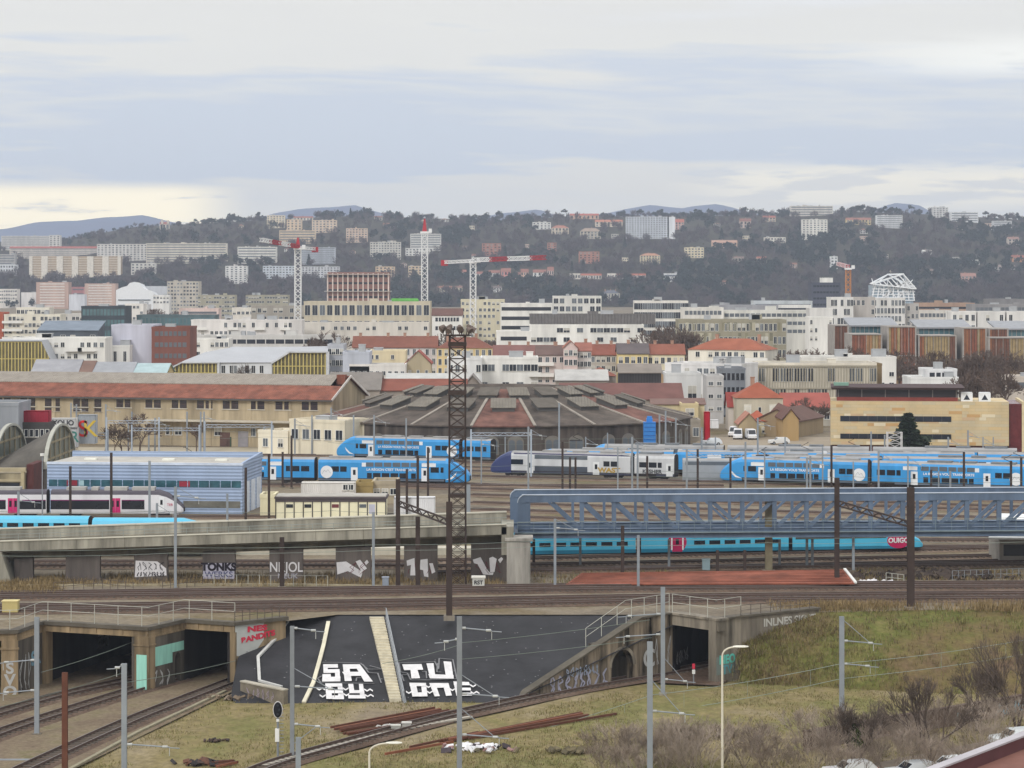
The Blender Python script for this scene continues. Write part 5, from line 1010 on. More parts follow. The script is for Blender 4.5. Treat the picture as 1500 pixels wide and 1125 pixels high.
b.poly([(fx(225), -.3, fz(552)), (fx(266), -.3, fz(531)), (X2(338), ys, z2(509)), (X2(300), ys, z2(516)), (X2(270), ys, z2(528))]); b.poly([(fx(266), -.3, fz(531)), (fx(321), -.3, fz(531)), (X2(340), ys, z2(508)), (X2(338), ys, z2(509))]); b.poly([(fx(321), -.3, fz(531)), (fx(397), 0, fz(531)), (fx(424), 0, fz(515.5)), (X2(424), ys, z2(508)), (X2(340), ys, z2(508))]); b.poly([(fx(424), -.3, fz(515.5)), (fx(480), -.3, fz(515.5)), (X2(482), ys, z2(507)), (X2(424), ys, z2(508))]); b.build('roof', m_wr, fb)
b = MB(); b.box(fx(226), .5, -.3, fx(320), ys, fz(552)); b.box(fx(320), .3, -.3, fx(398), ys, fz(531)); b.box(fx(398), .5, -.3, fx(480), ys, fz(535)); b.faces([(fx(320.5), .0, 0), (fx(320.5), ys, 0), (fx(320.5), .0, fz(531)), (fx(320.5), ys, fz(513))], [(0, 1, 3, 2)]); b.build('wall', mat((206, 208, 210), var=.06), fb)
b = MB(); b.box(fx(320) - .3, -.5, 0, fx(320) + .3, .3, fz(531)); b.box(fx(480) - .4, -.5, 0, fx(480) + .4, .5, fz(515)); b.bar((fx(226), -.4, fz(552)), (fx(266), -.4, fz(531)), .5, .35); b.bar((fx(266), -.4, fz(531)), (fx(320), -.4, fz(531)), .5, .35); b.bar((fx(398), -.4, fz(532)), (fx(424), -.4, fz(515.5)), .5, .35); b.bar((fx(424), -.4, fz(515.5)), (fx(480), -.4, fz(515.5)), .5, .35); b.build('edge_trim', mat((196, 198, 200)), fb)
slats(fb, (fx(227), fx(319), lambda x: fz(552) + (fz(532) - fz(552)) * min(1, max(0, (x - fx(227)) / (fx(266) - fx(227)))), fz(575)), 0.2); slats(fb, (fx(399), fx(479), lambda x: fz(533) + (fz(517) - fz(533)) * min(1, max(0, (x - fx(399)) / (fx(424) - fx(399)))), fz(575)), 0.2)
put_windows(fb, [(fx(x), .28, fz(547)) for x in (327, 339, 344, 362, 371, 383)], 1.1, 2.1, ('dark', 'dark', 'light'))
bld('grey metal clad block with narrow windows right of folded building', 480, 503, 507, 700, 14, (176, 178, 184), win=(4, 3, 1.0, 1.6, 9), units=1)
bld('bluish grey metal box behind the cream houses', 502, 541, 518, 690, 14, (184, 188, 198), units=1)
yb_ = thing('slatted_building', 'yellow slatted building with sloping right corner at the left edge', 'office building', A(-60, 555, 760)); yb_.location.z = 0; s7 = 760 / F; gx = lambda px: (px + 60) * s7; gz = lambda py: 35 - (py - 405) * s7
b = MB(); b.box(gx(-60), .4, -.3, gx(62), 16, gz(500)); b.faces([(gx(62), .4, 0), (gx(79), .4, 0), (gx(79), .4, gz(537)), (gx(62), .4, gz(500)), (gx(62), 16, 0), (gx(79), 16, 0), (gx(79), 16, gz(537)), (gx(62), 16, gz(500))], [(0, 1, 2, 3), (1, 5, 6, 2), (3, 2, 6, 7), (5, 4, 7, 6)]); b.build('wall', mat((190, 188, 176)), yb_)
b = MB(); b.box(gx(-60), -.3, gz(500), gx(61), 16.2, gz(498.5)); b.bar((gx(61), 8, gz(499)), (gx(79.5), 8, gz(537)), 16.4, .3, up=(0, 0, 1)); b.build('roof', m_wr, yb_); slats(yb_, (gx(-58), gx(78), lambda x: gz(501) if x < gx(61) else gz(501) + (gz(537) - gz(501)) * (x - gx(61)) / (gx(79) - gx(61)), gz(575)), .2)
# individually described blocks: label, x0, x1, top row, distance, options
bld('white apartment block with balconies below the dark zinc roof', 20, 154, 497, 770, 14, WHT, win=(14, 5, 1.2, 1.5), hide=.45, balc=((.66, .8), 5, 5, 18), units=2)
t = bld('dark zinc clad attic block with twin sloping roofs', 56, 143, 484, 792, 14, (84, 90, 98), 'shed', 2.6, (120, 130, 142), win=(6, 1, 1.5, 1.2, 4), hide=.4, units=0)
bld('low white annex with black vertical windows left of the brick school', 133, 190, 508, 800, 12, WHT, win=(4, 1, 1.0, 3.2, 6), mix=('dark',), units=1)
bld('blank lavender grey wall block joined to red brick facade', 163, 224, 478, 806, 20, (196, 196, 208), units=1)
t = bld('dark red brick office with five rows of wide windows', 222, 278, 481, 803, 18, (124, 78, 66), band=(5, .42, 1.0, m_win2, 17, 7), units=1)
bld('white low block with pairs of dark windows behind folded roof', 280, 335, 498, 930, 14, WHT, win=(8, 3, 1.3, 1.7, 10), hide=.2, units=2); bld('long low pale block with flat grey roof strip', 283, 495, 493, 980, 14, (196, 194, 190), band=(1, .4, 2, m_win, 4, 14), units=4)
bld('long white residential block with scattered tall windows', 280, 442, 470, 1060, 14, (216, 212, 208), win=(24, 5, 1.3, 2.0), hide=.4, units=5, name='apartment_building', balc=((.1, .38, .62, .85), 4, 4, 15))
bld('pale podium block below the beige window grid building', 440, 628, 474, 1080, 16, (206, 200, 190), win=(20, 4, 1.5, 1.6), hide=.55, units=3)
t = bld('large beige stone office with a regular grid of tall windows', 445, 630, 443, 1250, 24, (196, 186, 164), win=(17, 2, 2.6, 4.9, 15), mix=('dark', 'light', 'dark'), units=2)
bld('white low block with terracotta roof between beige office and cream tower', 633, 677, 462, 1210, 14, WHT, 'gable', 3, DRED, band=(2, .45, 1.5, m_win, 8, 8), units=0)
bld('cream yellow residential tower block behind the crane mast', 675, 739, 440, 1230, 16, (210, 202, 176), win=(10, 8, 1.3, 1.5), hide=.25, units=3, mix=('light', 'dark', 'blind'))
bld('white stepped office with long dark window strips', 733, 809, 446, 1120, 16, WHT, band=(5, .38, .5, m_win, 20), units=2)
bld('white lower wing of stepped office with terrace', 727, 778, 487, 900, 14, WHT, band=(2, .3, 1.5, m_win, 9), units=1)
bld('pale grey stone block with square loggias on the skyline', 810, 881, 435, 1320, 18, (214, 212, 206), win=(8, 5, 2.4, 2.6, 20), mix=('dark', 'light'), hide=.2, units=2)
t = bld('long white block with dark ribbed attic band', 776, 943, 477, 980, 18, WHT, units=0, win=(17, 4, 2.4, 1.8, 14), hide=.4); t2 = bld('dark grey ribbed attic storey above the long white block', 776, 960, 462, 990, 16, (112, 108, 106), units=3, wmat=mat((112, 108, 106), corr=('X', 1.2, .6)), base=17.3)
bld('white frame block with deep square recesses', 930, 1008, 442, 1300, 18, (222, 218, 210), win=(8, 4, 4.2, 3.2, 18), mix=('dark', 'light'), units=2); bld('white block with rooms behind square frames right of deep recesses', 1000, 1060, 452, 1180, 16, (216, 212, 204), band=(4, .45, 1, m_win2, 16, 9), units=1)
bld('long pale block with horizontal glazing strips', 1008, 1190, 456, 1190, 16, (210, 208, 200), band=(3, .42, 2, m_win2, 11, 22), units=4); bld('grey flat roofed long office behind the pale block', 1045, 1140, 448, 1420, 18, (150, 150, 154), units=2); bld('glazed office with pale slab roof', 1104, 1190, 442, 1480, 18, (190, 196, 200), band=(3, .4, 1, m_glass2, 14), units=1); bld('low white office strip in front of glazed slab office', 1134, 1188, 448, 1440, 12, WHT, band=(2, .35, .5, m_win, 8), units=0)
t = bld('mottled olive apartment block with narrow irregular windows', 994, 1152, 470, 950, 18, (150, 144, 124), win=(24, 4, 1.2, 2.7), mix=('light', 'dark', 'dark', 'blind'), hide=.2, units=3)
for k in range(60): r2 = random.Random(k); x = r2.uniform(1, t['w'] - 2); z = r2.randint(0, 4) * t['h'] / 5 + .4; MB().box(x, -.015 - .0004 * k, z, x + 1.1, .02, z + 2.8).build('facade_panel', mat(((178, 172, 150), (120, 116, 96), (136, 130, 106))[k % 3]), t)
bld('plain pale grey stair block left of the white window tower', 1186, 1220, 453, 1120, 14, (206, 204, 200), units=0); bld('low white base wing beneath the pale stair block', 1185, 1220, 466, 1080, 14, WHT, win=(5, 3, 1, 1.8, 10), hide=.4, units=0)
bld('white block with tall narrow windows left of the lattice crowned tower', 1217, 1250, 437, 1150, 16, (216, 214, 210), win=(7, 5, 1.3, 2.8, 20), hide=.25, units=1, mix=('dark',)); bld('grey stucco block joined to the white narrow window block', 1247, 1282, 437, 1165, 16, (182, 176, 170), win=(5, 5, 1.3, 2.4, 20), hide=.4, units=1, mix=('dark', 'light'))
t = bld('white tower block under the lattice roof crown', 1279, 1326, 438, 1200, 18, (214, 212, 208), win=(9, 5, 1.3, 2.6, 18), hide=.2, units=0, mix=('dark', 'light')); bld('grey flank block of the lattice crowned tower', 1322, 1346, 446, 1205, 18, (176, 172, 168), win=(4, 5, 1.2, 2.2, 18), units=0, hide=.3)
# white lattice crown
lc = thing('lattice_crown_tower', 'glazed white lattice crown with pitched open frame roof', 'tower', A(1279, 440, 1218)); lc.location.z = 0; s8 = 1218 / F; lx = lambda px: (px - 1279) * s8; lz = lambda py: 35 - (py - 405) * s8
b = MB(); b.box(0, 0, -.2, lx(1338), 16, lz(418)); b.build('core', mat((168, 184, 196), var=.25, scale=.5, rough=.3), lc); m_lat = mat((226, 228, 230), var=.03); b = MB()
for k in range(9): x = lx(1277 + 62 * k / 8); b.bar((x, -.5, lz(440)), (lx(1281 + 55 * k / 8), -.5, lz(418) - .1), .5)
for k in range(6): z = lz(440 - 4.2 * k); b.bar((lx(1277), -.5, z), (lx(1340), -.5, z), .35)
r3 = random.Random(3)
for k in range(26): x = r3.uniform(lx(1279), lx(1334)); z = r3.uniform(lz(438), lz(421)); b.bar((x, -.6, z), (x + r3.uniform(-4, 4), -.6, z + r3.uniform(2, 5)), .35)
b.build('lattice', m_lat, lc); b = MB(); pk = (lx(1322), -2, lz(401.5)); pk2 = (lx(1308), 16, lz(402))
for q in ((lx(1274), -2, lz(415.5)), (lx(1341), -2, lz(423)), (lx(1290), 16, lz(415)), (lx(1341), 16, lz(422))): b.bar(q, pk, .8, .5); b.bar(q, pk2, .6, .4)
b.bar((lx(1274), -2, lz(415.5)), (lx(1341), -2, lz(423)), .7, .5); b.bar(pk, pk2, .7)
for k in range(1, 8): q = Vector((lx(1274), -2, lz(415.5))).lerp(Vector(pk), k / 8); e = Vector((lx(1274), -2, lz(415.5))).lerp(Vector((lx(1341), -2, lz(423))), k / 8); b.bar(q, e, .45); q2 = Vector((lx(1341), -2, lz(423))).lerp(Vector(pk), k / 8); b.bar(q2, e, .4)
b.build('roof_frame', m_lat, lc)
bld('dark grey slab tower with thin window lines', 1189, 1231, 415, 1600, 20, (74, 78, 92), band=(8, .3, 1, m_win, 30, 8), units=0); bld('white rooftop plant room of the dark slab tower', 1203, 1220, 408, 1604, 8, WHT, units=0, base=30, name='plant_room', cat='plant room')
bld('long rusty brown roofed hall on the right skyline', 1342, 1428, 445, 1520, 20, (168, 140, 120), band=(2, .25, 1, m_win, 10), units=2); bld('long grey office with recessed glazing on the right skyline', 1424, 1520, 447, 1460, 20, (144, 142, 142), band=(3, .4, 2, m_win2, 14, 14), units=2); bld('dark flat topped office above the grey right skyline office', 1448, 1500, 439, 1500, 16, (128, 126, 126), units=1)
bld('white terraced houses with arched ground floor right of lattice tower', 1345, 1397, 456, 1260, 14, (206, 200, 192), band=(4, .45, 1, m_win2, 16, 8), units=1)
for k, (x0, x1) in enumerate(((1394, 1430), (1432, 1472), (1475, 1520))): bld(['leftmost small white tower above the orange pavilions', 'middle small white tower above the orange pavilions', 'rightmost small white tower above the orange pavilions'][k], x0, x1, 458, 1010, 14, (224, 222, 218), win=(4, 2, 1.4, 2.4, 8), hide=.5, units=1)
# orange slatted pavilions
m_gl = mat((74, 108, 116), rough=.15, var=.3, scale=.15, spec=.6); m_pf = mat((156, 150, 144)); OC = [mat((144, 96, 66), var=.2), mat((158, 120, 84), var=.2), mat((132, 82, 62), var=.2), mat((156, 136, 98), var=.2), mat((112, 76, 60), var=.2)]
def pav(label, x0, x1, ya, yb, D, glass=False, dep=16):
    s = D / F; w_ = (x1 - x0) * s; h = 35 - (ya - 405) * s; t = thing('pavilion', label, 'office pavilion', A(x0, yb, D)); t.location.z = 0; r = random.Random(x0)
    b = MB(); b.box(0, .3, -.2, w_, dep, h - .3); b.build('wall', m_gl if glass else mat((96, 84, 76)), t)
    if glass: b = MB(); b.hexa([(-.8, -.8, h - .3), (w_ + .8, -.8, h - .3), (w_ + .8, dep, h + 2.0), (-.8, dep, h + 2.0), (-.8, -.8, h + .2), (w_ + .8, -.8, h + .2), (w_ + .8, dep, h + 2.5), (-.8, dep, h + 2.5)]); b.build('roof', mat((150, 152, 156), var=.1), t); b = MB(); [b.box(w_ * k / 10 - .08, .1, 0, w_ * k / 10 + .08, .3, h - .3) for k in range(11)]; b.box(0, .05, h * .62, w_, .3, h * .66); b.build('mullion', m_pf, t)
    else:
        n = max(5, int(w_ / .9)); b = MB(); c0 = r.randint(0, 4)
        for k in range(n):
            if r.random() < .35: c0 = r.randint(0, 4)
            b.box(w_ * k / n + .05, -.05, .2, w_ * (k + 1) / n - .12, .28, h - .4, c0)
        b.build('coloured_screen', OC, t); b = MB(); b.box(-.25, -.35, -.2, .2, dep, h); b.box(w_ - .2, -.35, -.2, w_ + .25, dep, h); b.box(.2, -.35, h - .35, w_ - .2, dep, h); b.box(.2, -.25, h * .5 - .15, w_ - .2, .25, h * .5 + .15)
        for k in range(1, int(w_ / 2.2)): b.box(w_ * k / int(w_ / 2.2) - .07, -.2, .2, w_ * k / int(w_ / 2.2) + .07, 0, h - .35)
        b.build('frame', m_pf, t)
pav('small orange slatted pavilion half hidden by the pale block', 1222, 1242, 476, 520, 870); pav('glass pavilion with grey sloping roof above low orange screen', 1247, 1312, 477, 520, 880, True); pav('low orange slatted pavilion below the left glass roof', 1247, 1291, 489, 525, 850); pav('tall orange slatted pavilion between two glass pavilions', 1301, 1341, 478, 530, 850); pav('wide glass pavilion with grey sloping roof', 1346, 1420, 480, 530, 885, True); pav('wide low orange slatted pavilion under wide glass roof', 1346, 1400, 491, 530, 850); pav('tall brown orange slatted pavilion right of the wide pair', 1411, 1444, 480, 530, 850); pav('glass pavilion at the right edge with orange neighbours', 1462, 1530, 482, 530, 885, True); pav('small orange pavilion beside right edge glass', 1449, 1476, 481, 530, 856); pav('low orange slatted pavilion at the right edge', 1449, 1530, 494, 535, 846)
# ---- row directly behind roundhouse and depot
bld('white modern house block with tall slot windows behind roundhouse', 655, 706, 527, 660, 14, (222, 222, 220), win=(5, 2, 1.2, 1.9, 9), hide=.3, units=1); bld('wider white modern block with mixed square windows', 704, 788, 526, 668, 14, WHT, win=(8, 2, 1.8, 1.8, 9), hide=.4, units=2, balc=((.95,), 2, 3, 9))
bld('pale rose apartment house with long red roof', 517, 640, 509, 850, 12, (210, 202, 200), 'gable', 3.4, RED, win=(13, 4, 1.1, 2.0), units=4, mix=('light', 'dark', 'blind')); bld('yellow apartment house with red hip roof', 640, 722, 510, 848, 12, (214, 192, 142), 'hip', 3.4, RED, win=(9, 4, 1.1, 2.0), units=2, mix=('light', 'dark', 'blind'))
bld('cream stepped house with tiny windows left of gabled house', 541, 594, 516, 715, 12, (226, 212, 176), win=(7, 3, .9, 1.2, 8), hide=.4, units=1); bld('low white wing below the cream stepped house', 512, 594, 536, 690, 10, (220, 216, 210), win=(9, 1, 1, 1.2, 4), units=0); bld('small house with grey gable wall and red roof', 594, 631, 533, 700, 12, (180, 166, 138), 'gable_x', 3.4, (152, 80, 66), win=(3, 1, .8, 1.6, 5), units=0)
bld('brown roofed long white house behind white modern block', 723, 830, 521, 820, 12, (206, 200, 194), 'gable', 3.0, (122, 86, 80), win=(14, 3, 1.1, 1.6), hide=.3, units=3); bld('pinkish grey house with balconies under brown roof', 786, 828, 520, 780, 12, (200, 188, 182), 'gable', 2.5, BRN, win=(4, 4, 1.2, 1.7), units=1, balc=((.25,), 4, 6, 13), hide=.2)
bld('tall pink apartment house with terracotta roof', 826, 846, 510, 770, 12, (214, 192, 186), 'gable_x', 2.0, (150, 98, 80), win=(3, 5, 1.1, 1.7), units=0); bld('pale pink apartment house beside the tall pink one', 844, 866, 514, 775, 12, (210, 204, 200), 'gable', 2.2, (144, 94, 80), win=(4, 5, 1.0, 1.6), units=1)
bld('grey plaster house with bright red roof', 865, 910, 520, 800, 12, (186, 178, 168), 'gable', 3.0, (128, 76, 62), win=(6, 4, 1.1, 1.7), units=2); bld('yellow house with dark slate roof', 905, 950, 518, 790, 12, (216, 196, 140), 'gable', 2.8, (96, 88, 88), win=(5, 3, 1.3, 2.0), units=1, mix=('light', 'blind', 'dark')); bld('cream house with long orange red roof', 948, 1003, 519, 792, 12, (224, 214, 184), 'gable', 2.8, (132, 82, 66), win=(6, 3, 1.2, 1.9), units=2)
t = bld('white apartment block with bright terracotta hip roof', 1008, 1121, 512, 770, 14, (226, 220, 206), 'hip', 3.2, (150, 90, 68), win=(12, 5, 1.3, 1.6), hide=.45, units=2, balc=((.87,), 5, 8, 17), D2=762)
bld('white modern terraced block with roof decks left of the concrete fin block', 974, 1086, 534, 680, 14, (220, 218, 216), win=(12, 3, 1.4, 1.7, 10), hide=.5, units=3, D2=672); bld('plain light grey block with one dark tall window', 975, 1027, 549, 640, 12, (208, 208, 206), win=(2, 1, 2.2, 3.6, 9), units=1); bld('grey glazed balcony block beside the white terraced one', 1056, 1092, 542, 655, 14, (120, 124, 130), band=(4, .5, .3, m_glass, 14, 5), units=1); bld('slim grey and white tower house left of the hip roofed house', 1035, 1060, 553, 625, 12, (188, 186, 184), win=(2, 3, 1.2, 1.0, 9), units=0)
t = bld('long concrete block with vertical fins and two window rows', 1111, 1284, 534, 690, 16, (208, 201, 186), win=(17, 2, 1.8, 3.6, 11), hide=.35, units=2, mix=('dark', 'light')); b = MB()
for k in range(44): x = t['w'] * k / 43; b.box(x - .1, -.4, .1, x + .1, -.07, t['h'] - .3)
for z in (.2, .48, .97): b.box(-.1, -.45, t['h'] * z - .15, t['w'] + .1, -.06, t['h'] * z + .15)
b.build('fin', mat((170, 162, 144)), t); bld('brown wooden end block of the concrete fin building', 1281, 1292, 535, 700, 16, (126, 108, 78), units=0)
bld('white plain block rising behind the concrete fin block', 1174, 1313, 525, 740, 16, (222, 220, 214), win=(10, 4, 1.4, 1.3), hide=.7, units=3); bld('white stepped low building behind sandstone offices', 1334, 1404, 555, 660, 14, (222, 222, 220), units=1); bld('white upper block with dark glazing over the stepped low building', 1356, 1402, 543, 668, 12, (216, 216, 216), band=(1, .7, 1.0, m_win, 3.6, 4), units=1); bld('pale low building behind bare trees at the right edge', 1478, 1530, 554, 690, 14, (196, 186, 174), band=(1, .4, 1, m_win2, 4), units=1)
# ---- left middle distance
bld('white stepped apartment block with penthouse at the left', 6, 88, 462, 1180, 16, (222, 216, 200), win=(14, 6, 1.5, 1.8), hide=.25, units=2, balc=((.15, .85), 5, 9, 18)); bld('penthouse storeys of the white stepped block', 24, 72, 452, 1190, 12, (218, 212, 198), base=17, win=(8, 1, 1.6, 1.8, 3), units=1); bld('orange red house edge at the far left', -20, 5, 459, 1180, 14, (170, 88, 60), units=0)
bld('dark glass office cube with louvred floors', 119, 184, 450, 1110, 18, (62, 70, 76), band=(4, .6, .6, m_gl, 18, 12), units=1); bld('long teal glazed low office with overhanging roof', 200, 314, 463, 1130, 18, (86, 104, 108), band=(2, .6, .5, m_gl, 9, 20), units=1); bld('pink and white low terrace behind teal office', 262, 320, 453, 1420, 14, (214, 192, 184), band=(2, .3, 1, m_win2, 8), units=2)
bld('taupe block with square window pairs left of beige office', 368, 447, 449, 1290, 16, (164, 158, 148), win=(10, 5, 1.8, 2.2, 20), hide=.3, units=1); bld('white flat block with pinkish base behind the taupe block', 340, 372, 452, 1350, 14, (220, 214, 204), win=(5, 3, 1.6, 1.6, 14), units=1)
bld('white residential slab row left of dark glass cube', 88, 122, 461, 1230, 14, (206, 202, 196), win=(6, 4, 1.5, 1.6, 14), hide=.3, units=1); bld('white gabled row with small windows right of dark cube', 183, 210, 446, 1500, 14, (226, 222, 216), win=(5, 6, 1.6, 1.6), hide=.3, units=1)
t = bld('salmon brick tower under construction with white columns and scaffolds', 480, 569, 400, 1520, 22, (138, 102, 92), units=0, band=(9, .3, .5, m_win, 36)); b = MB()
for k in range(13): x = t['w'] * k / 12; b.box(x - .35, -.6, 0, x + .35, -.07, t['h'] - .2)
b.build('column', mat((216, 200, 190)), t); b = MB()
for z in (.38, .72, .985): b.box(-2, -2.2, t['h'] * z - .25, t['w'] + 2, -.62, t['h'] * z)
b.build('scaffold_deck', mat((206, 202, 196)), t); t = thing('tarpaulin', 'bright green tarpaulin heap on the beige office roof', 'tarpaulin', A(572, 443, 1262)); MB().loft([[(x * s + 6.5 * (1 - s), y * s + 3 * (1 - s), z) for x, y in ((0, 0), (13.5, 0), (13.5, 6), (0, 6))] for s, z in ((1, .0), (.98, 1.2), (.9, 1.9))]).build('sheet', mat((96, 164, 76), var=.15, scale=.6), t)
# ================================================================ valley floor in front of the hill
bld('pink brown residential tower with white balconies, left of the pair', 53, 100, 414, 2850, 22, (186, 156, 142), band=(9, .35, 4, mat((214, 210, 204)), 27), units=2); bld('pink brown residential tower with white balconies, right of the pair', 124, 169, 416, 2850, 22, (190, 162, 148), band=(9, .35, 4, mat((214, 210, 204)), 26), units=2)
bld('white school like block with window rows at far left', -5, 25, 424, 2900, 18, (220, 214, 206), win=(9, 4, 1.8, 2, 16), units=0); bld('small white cube house between school and tower', 31, 54, 429, 2880, 14, (222, 220, 218), units=1); bld('reddish low block peeking between the twin towers', 105, 124, 421, 2900, 14, (176, 120, 120), units=0, band=(2, .3, 1, m_win2, 10)); bld('pale bluish block between the twin towers', 101, 124, 432, 2700, 14, (206, 208, 214), units=1)
t = thing('whale_roof_building', 'white building with swelling whale shaped roof', 'hall', A(170, 446, 2520)); t.location.z = 0; s9 = 2520 / F; outl = [(170, 425), (178, 421), (186, 419), (190, 414.5), (197, 413), (204, 414), (207, 419), (212, 423), (222, 426), (225, 430)]; b = MB()
for (xa, ya), (xb, yb) in zip(outl, outl[1:]): b.hexa([((xa - 170) * s9, 0, 0), ((xb - 170) * s9, 0, 0), ((xb - 170) * s9, 34, 0), ((xa - 170) * s9, 34, 0), ((xa - 170) * s9, 0, 35 - (ya - 405) * s9), ((xb - 170) * s9, 0, 35 - (yb - 405) * s9), ((xb - 170) * s9, 34, 33 - (yb - 405) * s9), ((xa - 170) * s9, 34, 33 - (ya - 405) * s9)])
b.build('shell', mat((226, 228, 230), var=.04), t); b = MB(); b.box(2, -.6, 6, 33, -.05, 8); b.box(2, -.6, 12, 33, -.05, 13); b.build('window_band', m_win2, t)
bld('grey curved roofed hall behind the beige tower', 212, 246, 420, 2560, 24, (190, 192, 196), units=0); bld('beige grey apartment tower beside the whale roof', 245, 291, 413, 2440, 22, (188, 180, 166), win=(10, 9, 1.9, 1.7), hide=.2, units=2, mix=('bare', 'light')); bld('low white block in front of the beige tower', 224, 248, 433, 2400, 16, (220, 218, 214), win=(5, 2, 2, 2, 8), units=1)
bld('olive and white apartment blocks with flat roofs', 290, 344, 433, 2240, 18, (164, 158, 136), win=(14, 5, 2, 1.8), hide=.2, units=3); bld('olive grey apartment block with white penthouse', 360, 422, 433, 2260, 18, (158, 152, 130), win=(16, 5, 2, 1.8), hide=.2, units=3); bld('white ribbed gable hall at the left of olive blocks', 192, 216, 447, 1900, 20, (222, 220, 218), units=1)
# ================================================================ buildings on the wooded hill
HB = []
def far(label, x0, x1, y0, y1, wall=(206, 200, 188), rows=0, cols=0, roof='flat', rcol=RED, name='apartment_building', units=1, dep=14, rh=None, band=None, mix=('bare', 'bare', 'light')):
    p = hillpt((x0 + x1) / 2, min(y1, 449)); D = p.y; s = D / F; HB.append((x0, x1, y0, y1)); hv = (y1 - y0) * s; w_ = (x1 - x0) * s
    k = dict(win=(cols, rows, min(2.4, w_ / cols * .55), hv / rows * .5)) if rows and cols else {}
    if rows and not cols: k = dict(band=(rows, .4, 1.0, band or m_win2))
    rhh = rh if rh is not None else hv * .3; yt = y0 + (rhh / s if roof != 'flat' else 0)
    base = 35 - (y1 - 405) * s
    return bld(label, x0, x1, yt, D, dep, wall, roof, rhh, rcol, base=base, below=14, units=units, name=name, cat='apartment block' if name == 'apartment_building' else 'house', mix=mix, **k)
GW = (206, 202, 194)
far('long pale slab block low on the hill at far left', 2, 73, 346, 366, (208, 204, 198), 7, 0); far('pale end tower of the far left slab block', 72, 88, 345, 368, (216, 212, 206), 8, 3); far('long slab with thin red roof behind the brown bay slab', 14, 148, 361, 378, (210, 200, 188), 5, 0, 'gable', (150, 84, 74), rh=2.5)
t = far('large cream and brown slab block with vertical bays', 43, 177, 376, 408, (178, 154, 126), 0, 0); w_ = t['w']; h = t['h']
for k in range(7): b = MB(); x = w_ * k / 6; b.box(max(0, x - 4), -1.2, 0, min(w_, x + 4), -.02, h + .5); o = b.build('stair_bay', mat((222, 214, 200)), t)
for k in range(9): b = MB(); b.box(.5, -.5, h * k / 9 + .4, w_ - .5, -.02, h * k / 9 + 1.5); b.build('balcony', mat((206, 196, 178)), t)
far('long grey white slab block at mid hill, left section', 142, 216, 358, 384, (206, 202, 196), 8, 14, rcol=(150, 110, 100)); far('long cream slab block with balconies at mid hill, right section', 214, 332, 357, 386, (210, 202, 186), 8, 0, units=9)
far('small cream block below the long slab', 192, 228, 386, 402, GW, 4, 6); far('dim grey block at the left edge under the slabs', -5, 22, 373, 388, (176, 172, 168), 4, 0); far('white low block at left edge under dim grey block', -8, 24, 388, 404, (212, 214, 216), 3, 8)
far('white stepped terrace apartments left of the red crane jib', 348, 405, 362, 386, (220, 216, 206), 6, 0, units=4); far('narrow white tower block above the valley trees', 330, 362, 390, 416, (222, 220, 216), 8, 5, units=3); far('long white and blue block left of the crane mast', 385, 432, 390, 408, (200, 206, 212), 5, 10); far('long white and blue block right of the crane mast', 442, 497, 391, 407, (206, 206, 208), 5, 12); far('grey slab block with close balcony lines', 440, 491, 363, 387, (178, 182, 190), 8, 0, units=4)
far('cream hilltop tower left of the pine crest', 391, 417, 316, 334, (222, 208, 182), 6, 6); far('peach hilltop villa block under the crest', 420, 442, 322, 337, (214, 190, 160), 4, 4, units=2); far('peach stepped block on the crest', 457, 493, 323, 341, (214, 192, 168), 5, 7, units=3); far('peach terrace blocks above the red crane', 409, 462, 338, 357, (210, 188, 158), 5, 0, units=6); far('long low roofed house on the crest near cream tower', 430, 458, 317, 323, (214, 204, 190), 1, 6, 'gable', (150, 90, 76))
t = far('pale hill chapel with twin turrets on the skyline', 234, 247, 325, 336, (214, 204, 190), 1, 3, 'gable', (150, 90, 76), name='chapel', units=0)
for x in (.15, .8): b = MB(); b.box(t['w'] * x, 0, 0, t['w'] * x + 3, 4, t['h'] + 6); b.build('turret', mat((210, 200, 186)), t)
far('pinkish cream block among trees on the upper hill', 507, 538, 335, 355, (210, 184, 162), 6, 7, units=2); far('pale block with blue shutters at mid hill', 542, 587, 355, 380, (204, 200, 190), 7, 11, units=7); far('pale slab block beside the white crane mast', 601, 646, 343, 367, (206, 204, 198), 7, 0, units=6); far('white terraces below the pale slab by the crane', 594, 634, 364, 375, (218, 216, 210), 3, 8)
far('orange brick tower at mid hill, left of three', 706, 734, 357, 375, (164, 112, 92), 5, 5, units=0); far('orange brick block half hidden by trees, smallest of three', 802, 815, 356, 372, (164, 112, 92), 5, 3, units=0); far('orange brick tower at mid hill, right of three', 848, 878, 369, 386, (166, 114, 92), 5, 5, units=0); far('cream villa block with pyramid top right of brick towers', 938, 967, 371, 387, (218, 204, 170), 5, 7, 'hip', (176, 130, 106), rh=3)
far('beige house block behind the construction tower', 550, 578, 391, 406, (206, 180, 148), 4, 5); far('beige house block left of the middle crane mast', 598, 618, 390, 406, (206, 184, 154), 4, 4)
for k, (x0, x1, y0, c, l) in enumerate([(674, 683, 395, WHT, 'narrow white villa'), (698, 712, 398, WHT, 'white villa with grey roof'), (716, 732, 396, WHT, 'wide white villa'), (734, 748, 393, (206, 136, 126), 'strong pink house'), (752, 762, 399, (204, 150, 136), 'faded pink house'), (763, 774, 394, (208, 170, 150), 'salmon house'), (781, 800, 395, WHT, 'broad white house'), (802, 811, 391, PNK, 'tall rosy house')]): far(l + ' in the house row behind the red crane jib', x0, x1, y0, 409, c, 2, 3, 'gable', (140, 96, 84), name='house', units=0)
